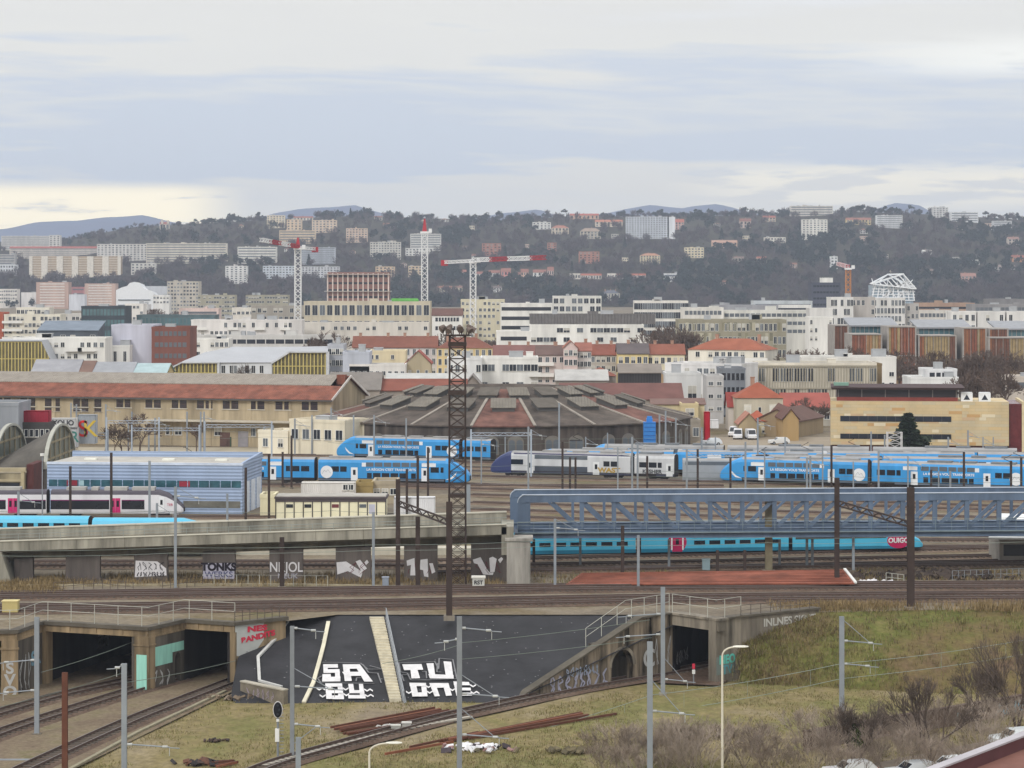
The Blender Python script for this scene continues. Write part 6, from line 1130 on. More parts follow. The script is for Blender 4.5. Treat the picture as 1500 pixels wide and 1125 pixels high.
for k, (x0, x1, l) in enumerate([(835, 850, 'white flat villa, leftmost'), (851, 864, 'white villa with red roof'), (865, 881, 'low red roofed villa, widest'), (890, 903, 'white villa beside trees'), (904, 920, 'red roofed white villa'), (922, 946, 'long pale villa, rightmost')]): far(l + ' in the row under brick towers', x0, x1, 401, 409, (216, 208, 196), 1, 4, 'flat' if k in (0, 3) else 'gable', (160, 96, 78), name='house', units=0)
far('white modern villa with terrace right of the villa row', 973, 993, 401, 413, (222, 222, 222), 2, 0, name='house'); far('grey manor with slate roof above the white recess block', 882, 908, 425, 441, (196, 190, 174), 2, 6, 'hip', (96, 98, 106), name='house', units=3); far('small white house with dark windows low on the slope', 719, 735, 419, 428, (226, 224, 220), 2, 4, 'gable', (110, 100, 96), name='house'); far('cream cottage hidden in trees, left of small white house', 640, 662, 419, 428, CRM, 2, 4, 'gable', (140, 100, 84), name='house'); far('small yellowish cottage right of cream cottage', 667, 677, 419, 427, CRM, 1, 2, 'gable', (130, 100, 90), name='house')
far('white villa block near the crest, left', 780, 807, 326, 336, (216, 214, 208), 3, 5, units=2); far('cream villa with red roof near crest', 808, 833, 330, 343, (212, 198, 176), 2, 5, 'hip', (160, 108, 90), name='house'); far('grey beige villa with pale roof near crest', 850, 880, 334, 350, (188, 178, 160), 3, 6, 'hip', (150, 132, 118), name='house'); far('long red roofed hilltop house among pines', 835, 877, 313, 321, (206, 170, 146), 1, 7, 'gable', (164, 88, 72), name='house'); far('pale hilltop houses right of red roofs', 872, 912, 322, 332, (210, 196, 176), 2, 7, 'gable', (176, 116, 94), name='house')
far('large white slab block on the crest with blank end', 917, 980, 318, 350, (196, 200, 206), 10, 16, units=5); far('blank white end wall block of the crest slab', 978, 989, 318, 350, (226, 228, 230), 0, 0); far('pink hilltop house behind the white end wall', 989, 1002, 321, 336, (208, 168, 154), 3, 3, 'gable', (166, 96, 80), name='house')
far('long hilltop slab block on the right skyline', 1158, 1220, 302, 316, (208, 202, 192), 4, 0, units=6); far('tall white tower block on the upper right slope', 1175, 1212, 322, 351, (226, 222, 212), 9, 7, units=3); far('white balcony block right of yellow villas', 1284, 1322, 316, 334, (212, 212, 212), 6, 0, units=3); far('yellow villas with red roofs on the right crest', 1240, 1276, 319, 329, (216, 194, 142), 2, 8, 'gable', (150, 100, 86), name='house', units=2); far('white hilltop tower far right of the crest', 1367, 1389, 304, 319, (212, 210, 206), 5, 5, units=3); far('long white hilltop slab right of the tower', 1393, 1433, 311, 325, (216, 216, 216), 4, 0); far('grey white balcony block at the right skyline', 1455, 1482, 324, 339, (208, 208, 208), 5, 0)
far('low pale villa strip on upper right slope', 1120, 1151, 348, 356, (218, 212, 200), 2, 7, name='house'); far('peach long house among trees', 1043, 1080, 352, 363, (206, 172, 146), 2, 7, 'gable', (176, 140, 122), name='house'); far('cream four storey block with balconies at right mid hill', 1003, 1031, 363, 378, (222, 208, 176), 4, 6, units=2); far('small grey villa half hidden right of cream block', 1072, 1090, 376, 383, (190, 182, 170), 1, 4, 'gable', (130, 110, 100), name='house'); far('small pale villa with red roof on right slope', 1109, 1123, 376, 384, (214, 200, 180), 1, 3, 'gable', (160, 100, 84), name='house'); far('tall narrow white house on right slope', 1217, 1227, 376, 394, (226, 226, 224), 4, 2, name='house'); far('bright white gabled house on right slope', 1352, 1365, 366, 374, (232, 232, 232), 1, 2, 'gable', (200, 196, 192), name='house'); far('faded pink house low on right slope', 1408, 1430, 400, 415, (190, 154, 142), 3, 4, 'gable', (150, 112, 100), name='house'); far('orange house at the right edge of the hill', 1483, 1508, 374, 384, (206, 148, 100), 2, 4, 'gable', (150, 92, 76), name='house'); far('pale house in trees near the right edge, lower', 1448, 1467, 388, 398, (196, 192, 186), 2, 4, 'gable', (130, 116, 110), name='house'); far('pale house in trees near the right edge, upper', 1477, 1493, 347, 358, (200, 188, 176), 2, 3, 'gable', (140, 110, 100), name='house'); far('small dusky house left of the hill white tower', 1084, 1100, 320, 334, (196, 176, 164), 2, 3, 'gable', (130, 90, 80), name='house'); far('tiny white cottage below the yellow villas', 1279, 1290, 401, 406, (214, 212, 208), 1, 3, 'gable', (140, 130, 120), name='house'); far('red roofed villa left of long hilltop slab', 1118, 1136, 316, 325, (206, 186, 164), 2, 4, 'gable', (152, 90, 76), name='house')

RH = random.Random(44); HX = []
while len(HX) < 36:
    x = RH.uniform(330, 1490); y = crest(x) + RH.uniform(4, 105)
    if x < 640 and y > 395: continue
    if any(x0 - 12 < x < x1 + 6 and y0 - 9 < y < y1 + 9 for x0, x1, y0, y1 in HB) or any(abs(x - a) < 13 and abs(y - q) < 9 for a, q in HX): continue
    HX.append((x, y))
HX.sort()
for k, (x, y) in enumerate(HX):
    nm, c = [('cream', (214, 202, 178)), ('white', (220, 218, 212)), ('pinkish', (202, 178, 164)), ('grey', (184, 180, 172))][k % 4]; wd = RH.uniform(6, 12); ht = RH.uniform(5, 8)
    far(f"small {nm} house scattered in the hillside trees, {ORD[k // 4]} {nm} one from the left", x, x + wd, y - ht, y, c, 2, 3, RH.choice(('gable', 'hip', 'flat')), RH.choice(((134, 96, 82), (120, 104, 96), (146, 104, 86))), name='house', units=0)
# ================================================================ trees
def np_mesh(name, verts, quads, mats, mi=None):
    me = bpy.data.meshes.new(name); v = np.asarray(verts, dtype=np.float32); q = np.asarray(quads, dtype=np.int32)
    me.vertices.add(len(v)); me.vertices.foreach_set('co', v.ravel()); me.loops.add(q.size); me.loops.foreach_set('vertex_index', q.ravel()); me.polygons.add(len(q)); me.polygons.foreach_set('loop_start', np.arange(0, q.size, q.shape[1], dtype=np.int32))
    for m in (mats if isinstance(mats, (list, tuple)) else [mats]): me.materials.append(m)
    if mi is not None: me.polygons.foreach_set('material_index', np.asarray(mi, dtype=np.int32))
    me.update(calc_edges=True); return me
def leafcloud(seed, n, shape, size, up=.35):
    """n small quads through a crown of unit height; shape: bare, round, cone, pine"""
    r = np.random.default_rng(seed); V = []
    lob = r.uniform(-1, 1, (7, 3)) * [.26, .26, .2] + [0, 0, .62]
    for k in range(n):
        if shape == 'cone': z = r.uniform(.1, 1) ** .8; rad = .24 * (1.06 - z) * (.55 + .45 * abs(math.sin(z * 23))); a = r.uniform(0, 6.283); rr = rad * math.sqrt(r.uniform(.25, 1)); c = np.array([rr * math.cos(a), rr * math.sin(a), z])
        elif shape == 'pine': l = lob[r.integers(5)] + [0, 0, .18]; d = r.normal(size=3); d /= np.linalg.norm(d); c = l + d * [.2, .2, .09] * r.uniform(.4, 1)
        else: l = lob[r.integers(7)]; d = r.normal(size=3); d /= np.linalg.norm(d); c = l + d * [.24, .24, .26] * r.uniform(.3, 1) ** .6
        if shape == 'bare': u = c - [0, 0, .1]; u = u / np.linalg.norm(u) + r.normal(size=3) * .35; u /= np.linalg.norm(u); w = np.cross(u, r.normal(size=3)); w /= np.linalg.norm(w); L, Wd = size * r.uniform(.8, 1.8), size * r.uniform(.12, .3)
        else: u = r.normal(size=3); u /= np.linalg.norm(u); w = np.cross(u, r.normal(size=3)); w /= np.linalg.norm(w); L = size * r.uniform(.5, 1.2); Wd = L * .7
        V += [c - u * L - w * Wd, c + u * L - w * Wd, c + u * L + w * Wd, c - u * L + w * Wd]
    return np.array(V)
def trunkverts(h, r0):
    return np.array([[(-r0 if i in (0, 3) else r0) * (1 if z == 0 else .35), (-r0 if i < 2 else r0) * (1 if z == 0 else .35), z] for z in (0, h) for i in range(4)], dtype=float), [(0, 1, 5, 4), (1, 2, 6, 5), (2, 3, 7, 6), (3, 0, 4, 7)]
m_twig = mat((80, 70, 70), var=.42, scale=.022, rough=.95, spec=.05); m_twig2 = mat((118, 100, 86), var=.25, scale=.05, rough=.95, spec=.05); m_ever = mat((34, 47, 42), var=.4, scale=.05, rough=.9, spec=.1); m_pine = mat((38, 48, 38), var=.3, scale=.05, rough=.9, spec=.1); m_trunk = mat((78, 66, 58), var=.2); m_scrub = mat((78, 76, 54), var=.3, scale=.04, rough=.95, spec=.05)
KP = {'bare': [leafcloud(s, 120, 'bare', .085) for s in range(4)], 'ever': [leafcloud(10 + s, 110, 'round', .09) for s in range(3)], 'cone': [leafcloud(20 + s, 100, 'cone', .075) for s in range(2)], 'pine': [leafcloud(30 + s, 90, 'pine', .085) for s in range(3)]}
RT = random.Random(77)
def covered(px, py, h):
    for x0, x1, y0, y1 in HB:
        if x0 - 3 < px < x1 + 3 and y0 - 1 < py - 2 and py - h < y1 - 2 and py < y1 + 2: return True
    return False
wood = {'bare': [], 'ever': [], 'scrub': []}; indiv = []
n = 0
while n < 5200:
    px = RT.uniform(-60, 1560); cy = crest(px) - 1; py = cy + (452 - cy) * RT.random() ** .9
    if px < 60 and py < 352 + 6: continue
    p = hillpt(px, min(py, 449)) if py < 449 else G(px, py); dn = mnoise.noise(Vector((px * .012, py * .035, 4.5))); right = .14 if px > 950 else (.05 if px > 330 else -.05)
    kind = 'ever' if dn + right + RT.uniform(-.3, .3) > .22 else ('scrub' if RT.random() < .10 else 'bare')
    h = RT.uniform(8, 14) * (1.1 if kind == 'ever' else 1)
    if kind == 'scrub': h *= .5
    if px < 330 and py < 345: h *= .62
    if covered(px, py, h * 1.05): n += 1; continue
    wood[kind].append((p.x, p.y, p.z - .6, h, RT.uniform(.8, 1.25), RT.uniform(0, 6.28), RT.randint(0, 9))); n += 1
for n in range(620):                         # dense tree line along the crest
    px = RT.uniform(90, 1540); p = hillpt(px, crest(px) + RT.uniform(.2, 4)); h = RT.uniform(5, 10) * (.7 if px < 300 else 1)
    if covered(px, crest(px) + 2, h * .9): continue
    wood['ever' if RT.random() < .4 else 'bare'].append((p.x, p.y, p.z - .6, h, RT.uniform(.9, 1.4), RT.uniform(0, 6.28), RT.randint(0, 9)))
for kind, L in wood.items():
    P = KP['bare' if kind == 'scrub' else kind]; VV = []
    for x, y, z, h, wd, a, s in L:
        v = P[s % len(P)]; c, sn = math.cos(a), math.sin(a); q = np.empty_like(v); q[:, 0] = (v[:, 0] * c - v[:, 1] * sn) * h * wd + x; q[:, 1] = (v[:, 0] * sn + v[:, 1] * c) * h * wd + y; q[:, 2] = v[:, 2] * h + z; VV.append(q)
    VV = np.concatenate(VV); nq = len(VV) // 4
    o = link('woods', np_mesh('woods', VV, np.arange(nq * 4).reshape(nq, 4), {'bare': m_twig, 'ever': m_ever, 'scrub': m_scrub}[kind]))
    tag(o, {'bare': 'mass of bare brown trees covering the far hillside', 'ever': 'mass of dark evergreen trees covering the far hillside', 'scrub': 'mass of olive scrub between the hillside trees'}[kind], 'woods', kind='stuff')
def tree_proto(kind, seed, n, size, mt, h, tr=.018, name='tree', th=.6):
    cl = leafcloud(seed, n, {'pine': 'pine', 'cone': 'cone', 'bare': 'bare', 'ever': 'round'}[kind], size) * h; nq = len(cl) // 4
    tv, tf = trunkverts(th * h, tr * h)
    return np_mesh('crown', cl, np.arange(nq * 4).reshape(nq, 4), mt), np_mesh('trunk', tv, tf, m_trunk)
PR = {k: [tree_proto(k, 50 + s, nn, sz, mt, 10, th=.75 if k == 'pine' else .6) for s in range(3)] for k, nn, sz, mt in (('pine', 260, .05, m_pine), ('cone', 260, .045, m_ever), ('ever', 300, .05, m_ever))}
def put_tree(me, p, h, wd, label, cat, group, name='tree'):
    t = thing(name, label, cat, p, RT.uniform(0, 6.28), group); s = h / 10
    for nm, m in zip(('crown', 'trunk'), me): link(nm, m, t).scale = (s * wd, s * wd, s)
    return t
TL = {'pine': ('umbrella_pine', 'dark flat topped pine on the skyline of the hill', 'pine tree', 'pines along the hill crest'), 'cone': ('conifer', 'dark pointed conifer among bare trees on the hill', 'conifer', 'conifers on the hill'), 'ever': ('evergreen_tree', 'round dark evergreen tree among hillside houses', 'tree', 'evergreen trees on the hill')}
k = 0
while k < 150:
    kind = ('pine', 'cone', 'ever')[k % 3]; px = RT.uniform(280, 1500); cy = crest(px)
    py = cy + RT.uniform(0, 5) if kind == 'pine' else cy + RT.random() * 90
    h = RT.uniform(9, 15) if kind == 'pine' else RT.uniform(10, 18)
    k += 1
    if covered(px, py, h): continue
    p = hillpt(px, py); p.z -= .5; put_tree(PR[kind][k % 3], p, h, RT.uniform(.9, 1.3), *([TL[kind][1], TL[kind][2], TL[kind][3], TL[kind][0]]))
# bare winter trees with real branches
def branch_tree(seed, h, levels=5, spread=.5, splits=3, trunk=.3, twig=.02, lean=0.0, multi=1):
    r = random.Random(seed); V = []; Fq = []
    def seg(a, b, r0, r1):
        d = (b - a).normalized(); u = d.orthogonal().normalized(); v = d.cross(u); i = len(V)
        for p, rr in ((a, r0), (b, r1)):
            for k in range(3): t = 2.094 * k; V.append(tuple(p + (u * math.cos(t) + v * math.sin(t)) * rr))
        for k in range(3): j = (k + 1) % 3; Fq.append((i + k, i + j, i + 3 + j, i + 3 + k))
    def grow(p, d, L, rad, lv):
        q = p + d * L * .5; d2 = (d + Vector((r.uniform(-1, 1), r.uniform(-1, 1), r.uniform(-.2, .5))) * .18).normalized(); e = q + d2 * L * .5; rm = rad * .8; re = max(twig * .6, rad * .6)
        seg(p, q, rad, rm); seg(q, e, rm, re)
        if lv <= 0: return
        for k in range(splits + (1 if lv < levels - 1 and r.random() < .5 else 0)):
            a = r.uniform(0, 6.283); u = d2.orthogonal().normalized(); v = d2.cross(u); dd = (d2 + (u * math.cos(a) + v * math.sin(a)) * spread * r.uniform(.6, 1.3) + Vector((0, 0, .12))).normalized()
            grow(q.lerp(e, r.uniform(.3, 1)) if k else e, dd, L * r.uniform(.62, .82), re, lv - 1)
    for k in range(multi):
        a = r.uniform(0, 6.28); grow(Vector((0, 0, 0)), Vector((math.cos(a) * (.45 if multi > 1 else lean), math.sin(a) * (.45 if multi > 1 else lean), 1)).normalized(), h * (.3 if multi == 1 else .26), trunk, levels)
    V = np.array(V); V[:, 2] *= h / max(V[:, 2].max(), .1); return V, Fq
def bare_mesh(name, seed, h, m, **k):
    V, Fq = branch_tree(seed, h, **k); return np_mesh(name, V, Fq, m)
m_bark = mat((98, 86, 78), var=.2, scale=.5, rough=.95); m_bark2 = mat((104, 88, 78), var=.2, scale=.5, rough=.95)
BT = [bare_mesh('crown', 100 + s, 12, m_bark2, levels=5, splits=3, spread=.6, trunk=.22, twig=.1) for s in range(3)]
def bare_tree(p, h, label, group=None, me=None, cat='bare tree', name='bare_tree', wd=1.0):
    t = thing(name, label, cat, p, RT.uniform(0, 6.28), group); s = h / 12; link('crown', me or BT[RT.randint(0, 2)], t).scale = (s * wd, s * wd, s); b = MB(); b.tube((0, 0, -.3), (0, 0, h * .3), .2 * s + .05, .14 * s); b.build('trunk', m_bark, t); return t
def gnd(px, Y): return Vector(((px - 750) * Y / F, Y, 0))
for k, px in enumerate(range(1140, 1500, 6)):
    if k % 11 == 10: continue
    Y = 770 + RT.uniform(-25, 35); bare_tree(gnd(px + RT.uniform(-5, 5), Y), RT.uniform(9, 14.5), 'brown leafless street tree in front of the orange pavilions', 'leafless trees before the orange pavilions', wd=1.25)
for k in range(16): px = 1395 + RT.uniform(0, 115); bare_tree(gnd(px, 655 + RT.uniform(-15, 25)), RT.uniform(8, 13), 'greyish leafless tree behind the sandstone building', 'leafless trees behind the sandstone building', wd=1.3)
for k in range(14): px = RT.choice((630, 655, 690, 710, 735, 745, 480, 450, 465)) + RT.uniform(-8, 8); bare_tree(gnd(px, 930 + RT.uniform(-30, 60)), RT.uniform(11, 16), 'leafless tree between the pale city blocks left of centre', 'leafless trees between the city blocks', wd=1.2)
for k in range(10): px = 960 + RT.uniform(0, 50); bare_tree(gnd(px, 900 + RT.uniform(-20, 30)), RT.uniform(13, 19), 'leafless tree between white long block and olive block', 'leafless trees between the city blocks', wd=1.3)
for k in range(26): px = RT.uniform(185, 300); bare_tree(gnd(px, 1750 + RT.uniform(-60, 100)), RT.uniform(9, 15), 'leafless tree in front of the whale roof building', 'leafless trees by the whale roof building', wd=1.4)
bare_tree(gnd(352, 640), 14, 'tall leafless tree standing before the folded white roof', me=bare_mesh('crown', 131, 12, m_bark, levels=5, splits=3, spread=.45, trunk=.3, twig=.05), wd=.8)
bare_tree(gnd(369, 650), 7.5, 'small leafless tree right of the tall one before folded roof')
for k, (px, Y, h) in enumerate([(178, 512, 7), (205, 515, 8.5), (188, 508, 6), (288, 520, 6), (168, 518, 5)]): bare_tree(gnd(px, Y), h, 'twiggy leafless tree in front of the long depot wall', 'leafless trees before the depot', wd=1.5)
for k, (px, Y, h) in enumerate([(1172, 600, 7), (1185, 604, 7.5), (1195, 602, 6.5)]): bare_tree(gnd(px, Y), h, 'leafless tree in front of the low red roofed workshop', 'leafless trees before the red roofed workshop', wd=1.4)
for k, px in enumerate((780, 800, 815, 725, 765)): bare_tree(gnd(px, 628), RT.uniform(5, 8), 'leafless tree behind the roundhouse by the white block', 'leafless trees behind the roundhouse', wd=1.2)
cl = leafcloud(61, 1500, 'cone', .035) * 8.6; cl[:, :2] *= 2.3; t = thing('conifer', 'dense dark green conifer in front of the sandstone building', 'conifer', gnd(1330, 505)); nq = len(cl) // 4; link('crown', np_mesh('crown', cl, np.arange(nq * 4).reshape(nq, 4), mat((40, 52, 36), var=.3, scale=.8, rough=.9)), t); b = MB(); b.tube((0, 0, -.2), (0, 0, 6), .25, .08); b.build('trunk', m_bark, t)
cl = leafcloud(62, 700, 'round', .05) * 4.6; cl[:, :2] *= 1.5; t = thing('shrub', 'rounded dark green shrub right of the dense conifer', 'shrub', gnd(1346, 504)); nq = len(cl) // 4; link('crown', np_mesh('crown', cl, np.arange(nq * 4).reshape(nq, 4), mat((44, 56, 40), var=.3, scale=.8, rough=.9)), t); b = MB(); b.tube((0, 0, -.2), (0, 0, 2.6), .2, .08); b.build('trunk', m_bark, t)
# foreground thicket
SH = [bare_mesh('twigs', 200 + s, 5, mat((160, 146, 132), var=.2, scale=.4, rough=.95) if s % 2 else mat((142, 128, 116), var=.2, scale=.4, rough=.95), levels=4, splits=3, spread=.42, trunk=.03, twig=.014, multi=5) for s in range(4)]
RF = random.Random(31)
def fz_(x, y): return pit_z(x, y)
k = 0
while k < 62:
    px = RF.uniform(880, 1530); lo = 1128 - max(0, (px - 900)) * .105; py = RF.uniform(lo, 1152)
    if px < 1000 and py < 1100: continue
    p = G(px, py, -6); p.z = -6.1; t = thing('bare_shrub', 'thin leafless shrub in the brown thicket at lower right', 'shrub', p, RF.uniform(0, 6.28), 'leafless shrubs in the lower right thicket'); s = RF.uniform(.45, .95); link('twigs', SH[k % 4], t).scale = (s * 1.7, s * 1.7, s); k += 1
for k, (px, py, h, lab) in enumerate([(1365, 1118, 8.0, 'dark many stemmed leafless tree at lower right above parked cars'), (1255, 1128, 6.2, 'upright leafless tree with green ivy at the bottom right'), (1490, 1078, 9.5, 'large leafless tree at the right edge of thicket'), (1430, 1070, 6.5, 'leafless tree behind the graffiti wall')]):
    p = G(px, py, -6); p.z = -6.1; t = thing('bare_tree', lab, 'bare tree', p); link('crown', bare_mesh('crown', 230 + k, h, m_bark, levels=5, splits=3, spread=.5, trunk=.13, twig=.022, multi=4), t)
    if k == 1:
        cl = leafcloud(63, 260, 'round', .035); cl *= [2.2, 2.2, 5.2]; nq = len(cl) // 4; link('ivy', np_mesh('ivy', cl, np.arange(nq * 4).reshape(nq, 4), mat((74, 82, 48), var=.3, scale=1.5)), t)
# grass tufts, dry reeds and brambles
def tufts(name, label, pts, h, wd, cols, blades, seed, cat='grass'):
    r = np.random.default_rng(seed); n = len(pts); P = np.repeat(np.array(pts), blades, 0); m = len(P); a = r.uniform(0, 6.283, m); off = r.normal(size=(m, 2)) * wd; hh = h * r.uniform(.4, 1.2, m)
    base = P + np.c_[off, np.zeros(m)]; tip = base + np.c_[np.cos(a) * hh * .45, np.sin(a) * hh * .45, hh]; side = np.c_[-np.sin(a), np.cos(a), np.zeros(m)] * .035
    V = np.empty((m * 4, 3)); V[0::4] = base - side; V[1::4] = base + side; V[2::4] = tip + side * .3; V[3::4] = tip - side * .3
    tag(link(name, np_mesh(name, V, np.arange(m * 4).reshape(m, 4), cols, r.integers(0, len(cols), m) if len(cols) > 1 else None)), label, cat, kind='stuff')
gcol = [mat(c, var=.15, scale=.4, rough=.95, spec=.05) for c in ((112, 112, 66), (138, 128, 90), (122, 110, 80))]; dcol = [mat(c, var=.15, scale=.4, rough=.95, spec=.05) for c in ((150, 130, 94), (136, 118, 86), (118, 102, 74))]; bcol = [mat(c, var=.15, scale=.4, rough=.95, spec=.05) for c in ((92, 76, 62), (112, 98, 72), (98, 98, 54))]
pts = []
while len(pts) < 2600:
    px, py = RF.uniform(-10, 1510), RF.uniform(1002, 1135); p = G(px, py, -6)
    if mnoise.noise(Vector((p.x * .09, p.y * .06, 1))) + RF.uniform(-.25, .25) < -.05: continue
    if px < 470 and py < 1035 - 0 and py < 1005 + px * .0: continue
    if px < 380 and py - 1003 < (380 - px) * .31 + 4: continue
    yt = float(np.interp(px, [340, 410, 500, 610, 700, 850, 985], [1150, 1122, 1096, 1066, 1044, 1012, 989]))
    if abs(py - yt) < 13: continue
    pts.append((p.x, p.y, fz_(p.x, p.y)))
tufts('grass', 'short green and straw grass on the foreground meadow', pts, .2, .45, gcol, 10, 1)
pts = [GS[RF.randrange(len(GS))] for k in range(1700)]; pts = [(x + RF.uniform(-.5, .5), y, z) for x, y, z in pts]
tufts('grass', 'rough grass and brambles on the right bank', pts, .45, .4, gcol + bcol, 9, 2)
pts = [tuple(G(RF.gauss(0, 1) * 40 + RF.choice((1225, 1260, 1300, 1210, 1480, 1440)), RF.uniform(886, 896), 0)) for k in range(420)]
tufts('grass', 'tall dry straw coloured grass along the track edge at right', pts, .7, .3, dcol, 10, 3)
pts = [tuple(G(RF.uniform(-20, 90), RF.uniform(848, 872), 0)) for k in range(520)] + [tuple(G(RF.uniform(90, 740), RF.uniform(842, 859), 0)) for k in range(700)]
tufts('grass', 'dry straw coloured grass below the viaduct', pts, .6, .4, dcol, 9, 4)
pts = [tuple(G(RF.uniform(780, 1000), RF.uniform(838, 860), 0)) for k in range(150)] + [tuple(G(RF.uniform(1250, 1500), RF.uniform(836, 852), 0)) for k in range(260)]
tufts('grass', 'weeds between the sidings right of the viaduct', pts, .5, .4, bcol + dcol, 9, 5)
# ================================================================ masts
m_brown = mat((62, 51, 47), var=.18, scale=.8, rough=.8); m_gal = mat((140, 146, 152), var=.1, scale=.6, rough=.55, metal=.1); m_gal2 = mat((128, 132, 136), var=.12, scale=.6); m_rust = mat((98, 62, 48), var=.2, scale=1); m_ins = mat((176, 178, 176), rough=.4)
MG = {}
def mast(x, y0, y1, col='g', arm=None, label=None, w_=None, z=0.0, D=None, kind='h', zone=None):
    Y = D or DY(y1, z); p = Vector(((x - 750) * Y / F, Y, z)); h = 35 - (y0 - 405) * Y / F - z; m = {'g': m_gal, 'b': m_brown, 'k': m_gal2, 'r': m_rust, 'o': mat((116, 108, 88), var=.2, scale=1)}[col]; wd = w_ or (.34 if col == 'b' else .30)
    t = thing('catenary_mast', label, 'mast', p, 0, ('brown steel catenary masts' if col in 'br' else 'grey steel catenary masts')); b = MB()
    if kind == 'h': b.box(-wd / 2, -.03 - wd * .3, -.2, wd / 2, -wd * .3 + .03, h); b.box(-wd / 2, wd * .3 - .03, -.2, wd / 2, wd * .3 + .03, h); b.box(-.03, -wd * .3, -.2, .03, wd * .3, h); [b.box(-wd / 2, -wd * .3, h * k / 6, wd / 2, wd * .3, h * k / 6 + .06) for k in range(1, 6)]
    else:
        for sx_ in (-1, 1): b.box(sx_ * wd / 2 - .05, -.12, -.2, sx_ * wd / 2 + .05, .12, h)
        nseg = max(3, int(h / .9))
        for k in range(nseg): b.bar((-wd / 2, 0, h * k / nseg), (wd / 2, 0, h * (k + 1) / nseg), .06) if k % 2 else b.bar((wd / 2, 0, h * k / nseg), (-wd / 2, 0, h * (k + 1) / nseg), .06)
    b.build('post', m, t); b = MB(); b.box(-wd * .9, -wd * .8, -.25, wd * .9, wd * .8, .25); b.build('footing', m_conc, t)
    for (za, L, st) in (arm or []):
        a = Vector((0, 0, h - za)); e = a + Vector((L, 0, -.25)); b = MB(); b.tube(a, e, .055); b.tube(e + Vector((0, 0, -.05)), e + Vector((math.copysign(.8, L), 0, -.1)), .04)
        o = b.build('arm', m_gal, t)
        if st: b = MB(); b.tube(a + Vector((0, 0, st)), e + Vector((-L * .12, 0, .05)), .035); b.build('stay', m_gal, t)
        b = MB()
        for q in (.12, .9): v = a.lerp(e, q); b.tube(v + Vector((-.2, 0, 0)), v + Vector((.2, 0, 0)), .11, n=8)
        b.tube(e + Vector((0, 0, -.05)), e + Vector((0, 0, -.7)), .03); b.build('insulator', m_ins, o)
    return t
def mrow(zone, rows, col, arm=None, **k):
    rows = sorted(rows)
    for i, (x, y0, y1) in enumerate(rows):
        lab = f"{'dark brown' if col == 'b' else 'grey'} steel mast {zone}, {ORD[i]} from left of {len(rows)}"
        mast(x, y0, y1, col, arm if i % 2 == 0 else None, lab, **k)
short = [(1.2, 2.2, 1.0)]
mrow('before the long depot', [(104, 590, 656), (112, 592, 657), (155, 592, 661), (188, 617, 663), (193, 603, 663), (218, 630, 661), (227, 612, 663), (274, 603, 663), (294, 603, 664), (299, 603, 664)], 'g', short)
mrow('by the cream yard houses', [(387, 625, 664), (400, 623, 664), (432, 613, 668), (457, 608, 668), (485, 597, 668), (518, 608, 672), (548, 608, 676), (595, 613, 677)], 'g', short)
mrow('around the blue metal hall', [(163, 663, 764), (103, 683, 762), (360, 685, 768), (394, 665, 762)], 'b'); mrow('among blue trains left of lattice tower', [(414, 662, 714), (427, 638, 716), (627, 655, 738)], 'b')
mrow('beside the white magenta train', [(27, 720, 786), (219, 675, 790), (230, 737, 778), (333, 723, 771)], 'g', short)
mrow('standing before the viaduct', [(257, 713, 864), (547, 750, 862), (813, 760, 860), (935, 784, 862)], 'g', [(1.0, 2.6, 1.0)])
mrow('in front of the roundhouse', [(819, 590, 690), (774, 625, 722), (966, 607, 680), (975, 602, 684), (926, 640, 719), (934, 650, 719), (990, 612, 672), (1028, 626, 690)], 'g', short)
mrow('around the silver train', [(824, 647, 722), (835, 670, 721), (843, 670, 721), (948, 668, 720), (1022, 658, 721), (1070, 670, 719)], 'b')
mrow('behind the truss bridge', [(1006, 658, 722), (1092, 647, 717), (1110, 612, 700), (1182, 670, 722), (1187, 668, 722), (1287, 660, 722), (1392, 690, 724), (1276, 632, 672), (1296, 637, 672), (1418, 630, 668), (1389, 640, 672)], 'g', short)
mrow('behind the right half of truss bridge', [(1218, 652, 718), (1273, 673, 722), (1412, 662, 724), (1481, 675, 726), (1496, 670, 726), (1364, 688, 724)], 'b')
mrow('scattered thinly over the train yard', [(705, 640, 712), (740, 640, 690), (858, 640, 690), (890, 634, 690), (905, 655, 719), (1048, 640, 692), (1120, 660, 716), (1150, 640, 702), (1205, 655, 716), (1250, 676, 718), (1330, 668, 718), (1375, 690, 722), (1440, 640, 678), (1455, 640, 678)], 'g', short, w_=.22)
mrow('rising in front of the viaduct', [(413, 787, 862), (583, 702, 862), (612, 757, 862)], 'b', w_=.5); mast(612, 667, 770, 'b', None, 'thin dark brown mast behind the viaduct parapet near lattice tower', D=345); mast(596, 687, 762, 'b', None, 'short dark brown mast behind the viaduct beside white container'); mast(686, 710, 764, 'g', None, 'thick pale grey post right of the lattice tower', w_=.6)
mast(1126, 725, 838, 'o', None, 'double olive grey mast in front of truss bridge', w_=.85); mast(1226, 700, 858, 'b', None, 'tall dark brown mast before the truss, left end of slanted beam', w_=.55); mast(1334, 714, 892, 'b', None, 'tall dark brown mast before the truss, right end of slanted beam', w_=.75); mast(658, 735, 905, 'b', None, 'very tall dark brown mast beside the lattice lighting tower', w_=.62); mast(912, 770, 846, 'b', None, 'short dark mast in front of the cyan train gap', w_=.4)
mrow('beside the cyan train under the bridge', [(850, 770, 830), (980, 790, 835), (1142, 790, 832), (1250, 785, 838), (1182, 790, 832), (1190, 790, 832)], 'g'); mrow('low beside the sidings', [(782, 790, 828), (1051, 806, 840), (1091, 806, 840)], 'b')
